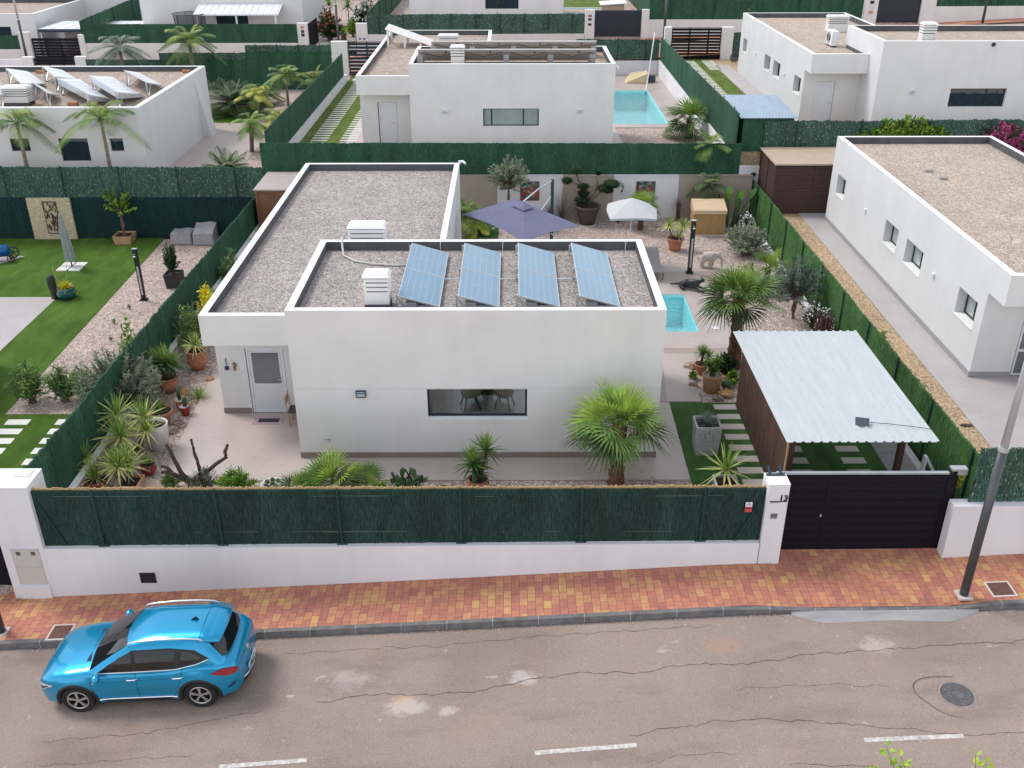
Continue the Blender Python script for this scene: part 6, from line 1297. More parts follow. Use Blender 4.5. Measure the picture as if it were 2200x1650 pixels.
for lab, x, y, h, r in (('oleander bush between the left screen and the villa corner', -10.45, 28.9, 1.95, .6), ('leafy oleander further back along the left screen', -10.45, 34.3, 1.7, .6), ('small oleander near the red brown shed', -10.3, 38.5, 1.2, .45), ('oleander beside the yellow leaved bush', -10.5, 31.4, 1.4, .4)):
    shrub(lab, x, y, 0, r, r * .9, h, 'ole', 60, 22, .15, .022, 'oleander')
shrub('bright yellow leaved bush beside the villa roof edge on the left', -10.2, 30.2, 0, .45, .5, 2.0, 'yel', 90, 28, .08, .05, 'yellow_shrub')
# pruned bare tree
t = thing('pruned_tree', 'bare pruned tree with dark stubby limbs behind the street screen', 'tree', (-8.2, 20.9, 0)); g = MB()
g.tube([(0, 0, -.02), (0, 0, .25)], [.13, .11], 10); g.build('trunk', m_barkd, t, smooth=True)
for P, r_ in (([(0, 0, .2), (-.2, -.02, .45), (-.32, -.02, .85), (-.42, 0, 1.2), (-.46, 0, 1.3)], .065), ([(0, 0, .15), (-.3, -.03, .38), (-.5, -.03, .5), (-.68, -.04, .52)], .065), ([(-.4, -.03, .43), (-.55, 0, .62), (-.68, 0, .68)], .05), ([(0, 0, .2), (.25, 0, .45), (.25, 0, .75), (.2, 0, 1.1), (.18, 0, 1.45)], .055), ([(0, 0, .2), (.3, 0, .38), (.68, .02, .72), (.98, .03, .92), (.96, .03, 1.05), (1.05, .03, 1.27)], .062)):
    g = MB(); Q = []
    for a, b in zip(P, P[1:]):
        for k in range(3): s = k / 3; Q.append(tuple(a[i] + (b[i] - a[i]) * s + R.uniform(-.008, .008) for i in range(3)))
    Q.append(P[-1]); n_ = len(Q); g.tube(Q, [r_ * (1 - .42 * i / n_) * R.uniform(.88, 1.12) for i in range(n_)], 8); g.ball(P[-1], r_ * .68, 7, jit=.1); g.build('limb', m_barkd, t, smooth=True)
shrub('lavender tuft at the foot of the bare pruned tree', -7.85, 20.85, 0, .5, .25, .75, 'blue', 60, 16, .07, .01, 'lavender'); shrub('green lavender tuft left of the bare pruned tree', -8.75, 20.95, 0, .3, .25, .5, 'ole', 36, 16, .08, .014, 'lavender')
shrub('low oleander right of the bare pruned tree', -7.0, 20.75, 0, .55, .3, .72, 'grn', 70, 18, .12, .02, 'oleander')
t = thing('cactus_bowl', 'wide white bowl of small round cacti behind the street screen', 'planter', (-6.12, 20.85, 0)); pot(t, .32, .16, m_potw, 'bowl', m_pebble); g = MB()
for i in range(7): a = i * .9; g.ball((.17 * cos(a) * (i > 0), .17 * sin(a) * (i > 0), .19), .06, 8, i % 3)
g.build('cacti', LF['cact'], t, smooth=True)
fan_palm('low bushy fan palm behind the street screen, left of the prickly pear', -4.6, 20.95, 0, .1, .1, 13, .62, .66, 21, name='dwarf_fan_palm', nseg=22, el1=.3)
fan_palm('smaller spiky fan palm at the right of the low fan palm clump', -3.75, 20.9, 0, .08, .1, 8, .5, .5, 22, name='dwarf_fan_palm', nseg=18, el1=.3); fan_palm('smaller spiky fan palm at the left of the low fan palm clump', -5.35, 20.8, 0, .05, .1, 8, .45, .45, 23, name='dwarf_fan_palm', nseg=18, el1=.3)
shrub('small dark round bush between the fan palms and the prickly pear', -3.35, 20.7, 0, .25, .2, .36, 'grn', 50, 16, .05, .02, 'shrub')
t = thing('prickly_pear', 'prickly pear cactus with flat green pads behind the street screen', 'cactus', (-2.66, 20.8, 0)); g = MB()
def pad(c, d, l, w, mi):
    s = sidev(d, R.uniform(-.9, .9)); nn = s.cross(d).normalized(); v = []; n = 12
    for k, (th, sc) in enumerate(((-1, .88), (0, 1), (1, .88))):
        for i in range(n): a = 2 * pi * i / n; v.append(c + d * (l / 2 + l / 2 * cos(a) * sc) + s * (w / 2 * sin(a) * sc * (1 + .15 * cos(a))) + nn * th * .018)
    g.add(v, [(k * n + i, k * n + (i + 1) % n, (k + 1) * n + (i + 1) % n, (k + 1) * n + i) for k in range(2) for i in range(n)] + [tuple(range(n))[::-1], tuple(2 * n + i for i in range(n))], mi)
    return c + d * l * .92
for i in range(9):
    az = i * .72 ; b = Vector((.12 * cos(az), .08 * sin(az), .0)); d = rdir(az, R.uniform(.75, 1.25)); e1 = pad(b, d, .34, .2, i % 3)
    for j in range(2): d2 = (d + Vector((R.uniform(-.6, .6), R.uniform(-.4, .4), R.uniform(-.1, .4)))).normalized(); e2 = pad(e1, d2, .26, .15, (i + j) % 3)
g.build('pads', LF['cact'], t)
shrub('low mat of dark green succulent right of the prickly pear', -1.75, 20.7, 0, .3, .15, .2, 'grn', 50, 12, .05, .03, 'shrub')
yucca('dark green two headed yucca in a terracotta pot in front of the facade', -.85, 20.8, 0, [(-.12, 0, .82, 60, .48, .045), (.22, .1, 1.15, 46, .45, .04), (0, 0, .55, 30, .4, .04)], 'yuc', (.28, .34, m_terra, 'urn'))
rock('pink boulder on the gravel right of the yucca in the terracotta pot', -.25, 20.75, 0, .2, m_flatst, (1.4, .8, .35))
sword_clump('blue grey spiky tuft on the gravel left of the large fan palm', 1.65, 20.85, 0, 60, .26, .014, 'blue', 'blue_fescue', 0, None, .3)
rock('flat pale stone right of the large fan palm trunk', 3.95, 20.75, 0, .26, m_flatst, (1.3, .8, .12)); rock('dark brown mound at the corner of the lawn', 4.6, 20.65, 0, .16, m_barkd, (1.4, .7, .5))
t = sword_clump('fine blue green tufted plant in the large whitewashed square planter', 5.3, 22.72, 0, 190, .5, .02, 'blue', 'potted_tuft_plant', -.3, (.34, .9, m_potg, 'box'), .35, 1.55)
yucca('spreading cordyline in the white square planter behind the street screen', 5.48, 20.75, 0, [(-.04, .05, .62, 30, .72, .05)], 'varie', (.3, .3, m_potw, 'box'), stem=m_barkd)
# cactus bed between terrace and carport
yucca('dark leafy desert rose in the tall tan pot of the cactus bed', 6.12, 26.2, 0, [(0, 0, .72, 36, .26, .045), (.1, .1, .95, 30, .24, .04), (-.12, .1, .85, 26, .24, .04)], 'yuc', (.3, .55, m_terral, 'cyl', m_pebble))
yucca('spiky euphorbia in a terracotta pot at the back of the cactus bed', 6.0, 27.35, 0, [(0, 0, .72, 60, .3, .03), (.2, 0, .6, 30, .28, .03)], 'yuc', (.22, .35, m_terra, 'classic'))
g = MB(); g.ball((0, 0, .15), .19, 14, jit=.03, sq=(1, 1, .85)); o = g.build('barrel_cactus', LF['cact'][0]); o.location = (6.62, 26.35, 0); tag(o, 'round barrel cactus between two orange stones in the cactus bed', 'cactus')
for x, y, r, m_, lab in ((6.5, 25.85, .22, m_rock, 'large orange stone at the front of the cactus bed'), (6.55, 26.85, .19, m_rock, 'orange stone behind the barrel cactus'), (5.62, 26.5, .13, m_rockg, 'small grey stone left of the tall tan pot'), (5.75, 27.75, .2, m_flatst, 'flat white stone at the back corner of the cactus bed'), (6.2, 25.6, .14, m_rockg, 'brown stone at the front edge of the cactus bed')): rock(lab, x, y, .02, r, m_)
shrub('low bright green succulent at the left of the cactus bed', 5.7, 26.95, 0, .18, .18, .3, 'grn', 30, 12, .05, .03, 'shrub'); shrub('lime green succulent at the carport side of the cactus bed', 6.85, 26.6, 0, .2, .25, .5, 'grn', 40, 14, .07, .04, 'shrub'); shrub('broad dark leaved plant at the foot of the tall fan palm', 6.75, 27.4, 0, .35, .3, .6, 'dark', 40, 12, .2, .06, 'shrub')
# rear garden
feather_palm('arching green palm in the rear left corner of the middle garden', -2.0, 41.0, 0, .9, .09, 12, 1.5, 5, 'areca', .42)
feather_palm('small yellowish palm on the little lawn square', -1.55, 40.9, 0, .3, .06, 8, 1.0, 6, 'arecay', .3)
shrub('silvery olive tree rising above the rear screen', -.1, 42.0, 0, .95, .8, 3.3, 'olive', 150, 36, .095, .018, 'olive_tree', 'tree', trunk=1.7)
t = thing('cloud_pruned_tree', 'cloud pruned tree in a large brown pot before the rear wall', 'tree', (3.45, 42.3, 0)); pot(t, .56, .85, m_potb, 'classic')
BR = [([(0, 0, .7), (.05, 0, 1.0), (.0, 0, 1.25), (-.15, 0, 1.6), (-.45, 0, 1.95), (-.55, 0, 2.3)], .06), ([(.02, 0, 1.1), (.3, 0, 1.4), (.4, 0, 1.9), (.35, 0, 2.15)], .045), ([(.02, 0, .95), (.35, 0, 1.25), (.6, 0, 1.5)], .045), ([(-.1, 0, 1.5), (-.5, 0, 1.8), (-.65, 0, 1.85)], .035), ([(0, 0, 1.1), (-.15, 0, 1.35)], .03)]
g = MB()
for P, r_ in BR: g.tube(P, [r_ * (1 - .5 * i / len(P)) for i in range(len(P))], 8)
g.build('branches', m_bark, t, smooth=True)
for (x, z, rx, rz) in ((-.6, 2.42, .3, .16), (-.95, 1.95, .24, .13), (-.22, 1.68, .26, .13), (-.2, 1.38, .26, .12), (-.25, 1.08, .36, .15), (.72, 1.6, .36, .17), (1.05, 1.8, .42, .2), (.42, 2.3, .12, .08), (.9, 1.5, .2, .1)):
    g = MB(); rr = random.Random(int(x * 100)); g.ball((x, 0, z), 1, 10, 2, .06, (rx * .82, rz * 0 + rx * .7, rz * .8))
    for i in range(620):
        v = Vector((rr.gauss(0, 1), rr.gauss(0, 1), rr.gauss(0, 1))).normalized(); v = Vector((v.x * rx, v.y * rx * .85, v.z * rz)) * rr.uniform(.7, 1); blade(g, Vector((x, 0, z)) + v, (v.normalized() + Vector((rr.gauss(0, .5), rr.gauss(0, .5), .4))).normalized(), .075, .035, 0, rr.choice((0, 1, 2)), rr.uniform(-1, 1), 1)
    g.build('foliage_pad', LF['dark'], t)
for lab, x, y, h in (('dark feathery grass behind the closed end of the purple parasol', 1.75, 42.4, 1.1), ('tall purple fountain grass right of the parasol mast', 2.3, 42.5, 1.75), ('small purple grass at the left of the palm by the white parasol', 4.85, 42.4, .8)):
    sword_clump(lab, x, y, 0, 120, h, .012, 'purp', 'fountain_grass', .7, None, .35, 1.55)
sword_clump('black stemmed cordyline in front of the white wall bay', 7.55, 42.4, 0, 60, .55, .02, 'purp', 'cordyline', -.2, (.1, .85, m_barkd, 'cyl'), .3)
fan_palm('fan palm rising behind the white parasol', 5.75, 41.4, 0, 1.15, .1, 18, .6, .62, 31)
feather_palm('thin feathery palm against the beige wall behind the cane storage box', 8.85, 42.3, 0, 1.75, .05, 9, 1.1, 33, 'date', .4)
feather_palm('feathery palm hanging over the top of the rear screen at the right', 8.95, 43.6, 1.9, 1.3, .06, 8, 1.3, 34, 'areca', .45)
t = thing('banana_plant', 'broad leaved banana plant in the right rear corner of the garden', 'plant', (9.8, 41.9, 0)); g = MB(); s_ = MB()
for i in range(11):
    az = i * 2.4; b = Vector((.25 * cos(az), .2 * sin(az), 0)); d = rdir(az, R.uniform(1.0, 1.45)); h = R.uniform(.8, 1.3); P = [b, b + d * h * .5, b + d * h]; s_.tube(P, [.04, .03, .015], 6)
    l = R.uniform(.7, .95); sd = sidev(d, R.uniform(-.6, .6)); g.strip([P[2] + d * l * k - UP * .25 * l * k * k for k in (0, .2, .45, .7, .9, 1)], [.02, .12, .16, .14, .07, .01], sd, i % 3)
g.build('leaves', LF['ban'], t); s_.build('stems', LF['ban'][2], t)
yucca('two headed striped yucca in a terracotta pot near the shower column', 6.88, 38.75, 0, [(-.3, 0, 1.05, 46, .42, .03), (.3, .05, .98, 50, .42, .03), (.1, -.1, .62, 30, .36, .03)], 'varie', (.36, .55, m_terra, 'classic'))
shrub('rounded silvery bush left of the right hedge screen', 9.75, 38.2, 0, 1.0, 1.1, 1.45, 'olive', 150, 34, .08, .02, 'shrub', spread=.9)
fan_palm('young fan palm against the right hedge screen behind the elephant', 9.75, 34.6, 0, .7, .12, 16, .7, .72, 41); fan_palm('small fan palm left of the young fan palm at the right hedge', 8.9, 34.0, 0, .25, .1, 10, .5, .5, 42, name='dwarf_fan_palm')
shrub('tall grey leaved acacia behind the tall fan palm', 10.0, 31.6, 0, .95, 1.15, 2.45, 'blue', 170, 34, .09, .016, 'acacia', 'tree', trunk=.8, spread=.9)
shrub('white flowering jasmine climbing the right hedge screen', 10.45, 30.2, 0, .5, .9, 1.2, 'dark', 80, 24, .07, .03, 'shrub', flow=(m_potw, .85, .028))
shrub('white flowering climber on the wall by the banana plant', 10.3, 40.6, 0, .35, .8, 1.1, 'dark', 50, 20, .08, .03, 'shrub', flow=(m_potw, .8, .03))
g = MB()
for i in range(46): x = R.uniform(-.3, .3); y = R.uniform(-.25, .25); g.bar((x, y, 0), (x + R.uniform(-.12, .12), y + R.uniform(-.1, .1), R.uniform(.8, 1.25)), .022)
o = g.build('stick_bundle', M_wood('dark_red_sticks', (.06, .02, .02), (.2, .09, .08))); o.location = (10.3, 29.2, 0); tag(o, 'cluster of dark reddish sticks standing behind the carport roof', 'sticks')
shrub('oleander sprig poking through the right hedge beside the sandy strip', 11.4, 27.6, 1.0, .35, .25, .5, 'ole', 14, 16, .12, .02, 'oleander'); shrub('second oleander sprig on the sandy strip nearer the street', 11.4, 24.2, 1.0, .35, .25, .5, 'ole', 14, 16, .12, .02, 'oleander')
shrub('lime green climber beside the gate catch post', 10.25, 18.75, 1.3, .15, .12, .8, 'yel', 22, 16, .06, .04, 'climber')
rock('pile of dry earth by the left of the sandy strip end', 12.1, 22.3, 1.0, .12, m_barkd, (1.5, .5, .2))
# --- left neighbour's garden
for i, (x, y, r, h, lab) in enumerate(((-15.4, 27.4, .75, 1.6, 'oleander at the left end of the bush row on the gravel point'), (-14.4, 27.5, .7, 1.35, 'oleander second from the left in the bush row'), (-13.6, 27.4, .7, 1.4, 'oleander in the middle right of the bush row'), (-12.6, 27.6, .65, 1.5, 'oleander nearest the boundary screen in the bush row'))):
    shrub(lab, x, y, ZL, r, r * .8, h, 'ole', 75, 20, .15, .022, 'oleander', group='oleander row')
shrub('taller yellowish laurel shoot rising behind the bush row', -12.35, 28.4, ZL, .4, .35, 2.7, 'grn', 34, 24, .12, .04, 'laurel')
shrub('slender young tree with two stems in the tan trough planter', -17.8, 42.8, ZL, .85, .5, 2.7, 'grn', 24, 20, .1, .05, 'young_tree', 'tree', trunk=.9, potd=(.42, .4, m_terral, 'box'))
shrub('dark bush in the black square planter on the gravel strip', -13.85, 37.4, ZL, .36, .33, 1.5, 'dark', 60, 26, .07, .04, 'potted_bush', 'plant', potd=(.33, .6, m_potbk, 'box'))
t = sword_clump('yellow green tuft in the round teal pot on the bright lawn', -17.78, 36.1, ZL, 130, .42, .045, 'yel', 'potted_tuft_plant', -.2, (.37, .48, m_pott, 'round'), .3)
g = MB(); g.tube([(-.1, 0, .5), (-.3, 0, .9), (-.38, .1, 1.3)], .008, 4); g.tube([(.05, 0, .5), (.15, .1, 1.1), (.2, .1, 1.45)], .008, 4); g.build('flower_stalks', LF['varie'][0], t)
for x, y, w_ in ((-15.0, 33.6, 'middle'), (-14.6, 32.1, 'nearest'), (-14.9, 35.0, 'farthest')): shrub(w_ + ' of the three tiny weeds sprouting from the pale gravel strip', x, y, ZL, .08, .08, .25, 'ole', 6, 8, .06, .015, 'weed', 'plant', group='weeds on the gravel strip')
# --- rear left garden
for a in ((-18.6, 44.6, 3.2, 'queen palm in front of the rear left villa, right of its large window', 13, 2.3, 51), (-22.45, 44.6, 3.0, 'queen palm at the left edge in front of the rear left villa', 12, 2.1, 52)):
    feather_palm(a[3], a[0], a[1], .95, a[2], .085, a[4], a[5], a[6], 'areca', .48, nl=26, el0=1.4, el1=.05, sag=.72)
feather_palm('low spreading date palm right of the rear left villa', -13.7, 46.2, .95, .3, .12, 30, 1.8, 53, 'date', .36, nl=28, el1=.05, sag=.35)
feather_palm('pair of young palms on the paving right of the rear left villa', -14.0, 51.5, .95, 1.6, .06, 16, 1.3, 54, 'areca', .38, stems=2)
feather_palm('yellowing areca palm near the rear left boundary screen', -13.0, 55.0, .95, .8, .06, 16, 1.5, 55, 'arecay', .38, stems=2)
feather_palm('large dark date palm behind the rear left villa', -17.0, 60.5, .95, .6, .2, 40, 2.5, 56, 'date', .5, nl=30, el1=.0, sag=.3)
feather_palm('tall green palm before the highest leafy strip', -13.7, 61.0, .95, 2.2, .08, 14, 1.7, 57, 'areca', .42); feather_palm('bushy yellow green palm left of the tall green palm', -15.2, 59.5, .95, 1.4, .07, 14, 1.4, 58, 'arecay', .4)
feather_palm('palm arching against the rear left boundary screen', -12.2, 62.5, .95, 1.7, .07, 10, 1.6, 59, 'areca', .45)
feather_palm('grey green palm behind the rear left villa roof', -25.6, 66.5, .95, 3.0, .12, 26, 2.4, 60, 'blue', .5, el1=-.6); feather_palm('bright green palm behind the rear left villa roof', -21.0, 66.6, .95, 3.4, .12, 20, 2.3, 61, 'areca', .5, el1=-.4)
feather_palm('dark low palm behind the date palm', -15.9, 63.5, .95, .5, .1, 18, 1.8, 62, 'date', .4); shrub('grey bush behind the yellow palms', -12.9, 58.2, .95, .7, .6, 1.2, 'olive', 60, 20, .1, .03, 'shrub')
sword_clump('yellow green cordyline tuft by the boundary next to the rear screen', -11.6, 46.0, .95, 40, .6, .05, 'varie', 'cordyline', .3)
# --- rear plots
fan_palm('bushy fan palm by the rear pool in front of the panelled screen', 9.15, 50.3, 1.9, 1.0, .16, 24, .9, 1.0, 71, nseg=20); g = 0
shrub('dense bright green hedge over the rear right boundary', 17.5, 43.5, 2.85, 2.3, .35, 1.75, 'grn', 520, 22, .1, .055, 'hedge', base=.9, spread=1.6)
shrub('pink bougainvillea at the right end of the rear right boundary', 22.0, 43.4, 2.4, 1.7, .6, 1.95, 'pink', 260, 20, .12, .06, 'bougainvillea', base=.7, spread=1.3)
shrub('dark green bush below the pink bougainvillea', 23.5, 42.6, 1.0, 1.5, .8, 2.4, 'dark', 120, 20, .12, .06, 'shrub', base=.6)
shrub('red flowered oleander beyond the open far driveway', -14.5, 82.0, 2.1, 1.1, .9, 2.6, 'dark', 110, 20, .22, .05, 'oleander', flow=(m_terrad, .5, .06))
shrub('white flowered oleander at the right of the far driveway', -12.0, 85.5, 2.1, 1.3, 1.0, 3.1, 'dark', 110, 18, .22, .06, 'oleander', flow=(m_potw, .8, .07))
shrub('lime bush between the two far oleanders', -13.0, 84.5, 2.1, .6, .5, 1.6, 'grn', 50, 16, .15, .06, 'shrub')
fan_palm('stubby cycad with a swollen trunk beside the far lamp pole', -13.2, 80.8, 2.1, .9, .22, 10, .2, .3, 72, name='cycad', nseg=12)
yucca('small yucca beyond the far pool', -14.3, 91, 2.1, [(0, 0, 1.6, 30, .9, .08)]); yucca('narrow yucca by the corner of the far villa', -17.2 + .9, 93, 2.1, [(0, 0, 1.6, 30, .8, .08)])
shrub('yellow green bush on top of the long white wall at the top right', 17.8, 77.3, 4.2, .9, .4, 1.9, 'yel', 60, 18, .14, .06, 'shrub')
shrub('pale bush overhanging the dark screen in front of the far left neighbour', -30.5, 77.6, 2.1, 1.0, .6, 2.3, 'olive', 70, 20, .16, .04, 'shrub')
shrub('small bush over the speckled screen behind the rear villa', -1.0, 77.3, 3.1, .6, .3, 1.9, 'ole', 40, 16, .12, .03, 'shrub')
# --- street tree whose tips reach into the bottom right corner
def twig_tree(label, x, y, z, h, tips, seed):
    t = thing('street_tree', label, 'tree', (x, y, z)); rr = random.Random(seed); g = MB(); g.tube([(0, 0, 0), (.03, .02, h * .35), (0, 0, h * .6)], [.07, .05, .035], 8); g.build('trunk', m_bark, t, smooth=True)
    lf, st = MB(), MB()
    for tx, ty, tz in tips:
        tip = Vector((tx - x, ty - y, tz - z)); b = Vector((0, 0, h * .45)); P = [b, b.lerp(tip, .5) + Vector((tip.x * .12, tip.y * .12, -.1)), tip]; st.tube(P, [.02, .012, .004], 5, 0, False)
        for j in range(46):
            s = rr.uniform(.25, 1.0); p = P[0].lerp(P[1], s * 2) if s < .5 else P[1].lerp(P[2], s * 2 - 1); d_ = (Vector((rr.gauss(0, 1), rr.gauss(0, 1), rr.gauss(0, .6) + .5))).normalized(); sd = sidev(d_, rr.uniform(-1, 1)); l = rr.uniform(.07, .12)
            p2 = p + d_ * .04; lf.strip([p2, p2 + d_ * l * .35, p2 + d_ * l * .7, p2 + d_ * l], [.006, l * .38, l * .3, .003], sd, 1 if s > .8 else rr.choice((0, 2)))
    st.build('branches', m_bark, t); lf.build('crown', LF['grn'], t)
twig_tree('small leafy tree whose top reaches into the bottom right corner', 6.3, 8.0, -.1, 3.1, [(5.42, 10.0, 2.82), (5.62, 9.9, 2.72), (5.2, 9.7, 2.72), (5.0, 9.3, 2.6), (5.9, 9.4, 2.55), (6.62, 9.78, 2.85), (6.78, 9.75, 2.74), (6.45, 9.4, 2.7), (7.15, 9.6, 2.72), (7.4, 9.3, 2.7), (6.2, 8.6, 3.0), (5.5, 8.8, 2.9), (7.0, 8.4, 3.0), (6.3, 7.4, 3.0), (5.3, 7.8, 2.7)], 5)
# ------------------------------------------------------------------ solar arrays and roof gear
def panel_mesh(w, l):
    g = MB(); g.box(-w / 2, w / 2, 0, l, -.03, 0); return g
def solar_array(label, xl, y0, zl, ori):
    """two framed modules in a row along Y, tilted down towards +X"""
    t = thing('solar_array', label, 'solar panels', (xl, y0, zl), 0, 'solar arrays on the middle villa roof'); w = 1.1; tilt = .285; M_ = Matrix.Rotation(tilt, 4, 'Y'); l = 1.98
    for k in range(2):
        g = MB(); g.box(.02, w - .02, k * (l + .03) + .02, k * (l + .03) + l - .02, .34, .352); p = g.build('module', m_solar, t); p.matrix_local = M_
        g = MB(); y = k * (l + .03)
        for a in ((0, w, y, y + .02), (0, w, y + l - .02, y + l), (0, .02, y + .02, y + l - .02), (w - .02, w, y + .02, y + l - .02)): g.box(*a, .315, .356)
        g.box(.02, w - .02, y + l / 2 - .006, y + l / 2 + .006, .3525, .3545); g.build('module_frame', m_alu, p)
    for y in (.12, 2.0, 3.85):
        g = MB(); g.bar((.05, y, .31), (.05, y, .0), .04); g.bar((.02, y, .0), (1.12, y, .0), .04); g.bar((.04, y, .3), (1.12, y, .015), .035); g.bar((.04, y, .28), (.22, y, .0), .03); g.build('bracket', m_alu, t)
        g = MB(); g.box(.28, .56, y - .13, y + .13, -.05, .13); g.build('ballast_block', m_conc, t, bevel=.01)
    return t
for i, (x, lab) in enumerate(((-2.98, 'leftmost pair of blue solar panels on the middle villa roof'), (-1.45, 'second pair of blue solar panels from the left on the middle villa roof'), (.10, 'third pair of blue solar panels from the left on the middle villa roof'), (1.65, 'rightmost pair of blue solar panels on the middle villa roof'))): solar_array(lab, x, 22.93, 4.16, i)
g = MB(); g.tube([(-5.1, 28.0, 4.2), (-5.05, 27.7, 4.4), (-5.0, 27.4, 4.3), (-4.9, 26.9, 4.13), (-4.5, 26.45, 4.12), (-3.9, 26.2, 4.12), (-3.3, 26.1, 4.12), (-2.7, 26.1, 4.12)], .03, 8); tag(g.build('conduit', M('pale_conduit', (.55, .55, .54), .6), smooth=True), 'pale flexible conduit winding from the rear parapet to the leftmost solar panels', 'pipe')
for (a, b, w_) in ((-1.9, -1.35, 'first'), (-.35, .2, 'second'), (1.2, 1.75, 'third')):
    g = MB(); g.tube([(a - .3, 24.98, 4.14), (b + .3, 24.98, 4.14)], .018, 6); tag(g.build('pipe', m_alu), w_ + ' short metal pipe from the left joining the solar arrays of the middle villa', 'pipe')
g = MB(); g.box(-5.55, -5.15, 28.05, 28.5, 3.3, 3.75); tag(g.build('junction_box', m_sheetg, bevel=.02), 'grey junction box on the lower roof beside the rear chimney', 'box')
g = MB()
for x, zt, y in ((-2.25, 4.36, 27.48), (-.75, 4.36, 27.48), (3.55, 4.36, 27.48)): pass
for x, lab in ((-2.1, 'left'), (-.25, 'middle'), (3.4, 'right')):
    g = MB(); g.tube([(x, 27.43, 4.08), (x + .01, 27.44, 4.34)], .012, 5); tag(g.build('cable', m_wframe), lab + ' one of the three white wires on the dark rear parapet of the middle roof', 'cable')
# rear villa: two long rows seen from behind
m_back = M('module_backsheet', (.72, .68, .66), .6, var=.06)
def module_row(label, x0, x1, y, z, n):
    t = thing('solar_array', label, 'solar panels', (x0, y, z), 0, 'solar rows on the rear villa roof'); L_ = x1 - x0; w = L_ / n
    for i in range(n):
        g = MB(); a, b = i * w + .01, (i + 1) * w - .01
        g.hexa([(a, 0, .78), (b, 0, .78), (b, 1.45, .06), (a, 1.45, .06), (a, .015, .815), (b, .015, .815), (b, 1.465, .095), (a, 1.465, .095)]); m_ = g.build('module', m_back, t)
        g = MB(); g.hexa([(a, -.012, .785), (b, -.012, .785), (b, -.002, .78), (a, -.002, .78), (a, -.002, .83), (b, -.002, .83), (b, .03, .82), (a, .03, .82)]); g.build('module_edge', m_cap, m_)
        g = MB(); g.box((a + b) / 2 + .25, (a + b) / 2 + .32, .12, .2, .6, .68); g.build('junction', m_frame, m_)
    for i in range(n + 1):
        g = MB(); x = min(max(i * w, .12), L_ - .12)
        for k in range(3): g.box(x - .13, x + .13, .03, .4 + .3 * (2 - k) * .6, .19 * k, .19 * k + .18)
        g.build('block_stack', m_conc, t, bevel=.008)
    g = MB()
    for i in range(n): a, b = i * w + .2, (i + 1) * w - .2; g.tube([(a, .05, .66), (a + .3 * w, .1, .5), ((a + b) / 2, .14, .46), (b, .05, .66)], .012, 4)
    g.build('cables', m_frame, t); return t
module_row('front row of solar panels seen from behind on the rear villa', -4.35, 3.95, 47.2, 5.98, 4); module_row('back row of solar panels seen from behind on the rear villa', -3.9, 4.2, 49.7, 5.98, 4)
t = thing('solar_array', 'tilted pair of solar panels on the lower roof of the rear villa', 'solar panels', (-7.15, 58.2, 5.18)); g = MB()
g.hexa([(0, 0, 1.0), (0, 2.2, 1.0), (2.6, 2.0, .12), (2.6, -.2, .12), (0, 0, 1.04), (0, 2.2, 1.04), (2.6, 2.0, .16), (2.6, -.2, .16)]); g.build('module', m_back, t)
for x, h in ((.15, .95), (1.1, .62), (2.0, .3)): 
    for y_ in (0, 1.8): g = MB(); g.box(x - .06, x + .06, y_, y_ + .12, 0, h); g.build('leg', m_cap, t)
for x, y in ((-6.7, 48.6), (-5.95, 48.75)): g = MB(); g.box(-.12, .12, -.06, .06, 0, .08); o = g.build('roof_outlet', m_conc); o.location = (x, y, 5.18); tag(o, ('left' if x < -6.5 else 'right') + ' small grey outlet on the front of the rear villa lower roof', 'vent')
for x, y in ((15.35, 35.2), (15.5, 34.2)): g = MB(); g.box(-.13, .13, -.07, .07, 0, .09); o = g.build('roof_outlet', m_conc); o.location = (x, y, 4.28); tag(o, ('farther' if y > 35 else 'nearer') + ' small grey outlet on the cream gravel roof of the right villa', 'vent')
for x in (21.4, 24.3): g = MB(); g.box(-.2, .2, -.07, .07, 0, .06); o = g.build('roof_outlet', m_conc); o.location = (x, 47.3, 6.98); tag(o, ('left' if x < 22 else 'right') + ' small outlet on the front gravel of the rear right villa', 'vent')
g = MB(); g.lathe((0, 0, 0), [(.09, 0), (.09, .05)], 14); o = g.build('wall_spout', m_frame); o.rotation_euler = (pi / 2, 0, 0); o.location = (22.0, 46.31, 7.1); tag(o, 'small round spout high on the front of the rear right villa', 'spout')
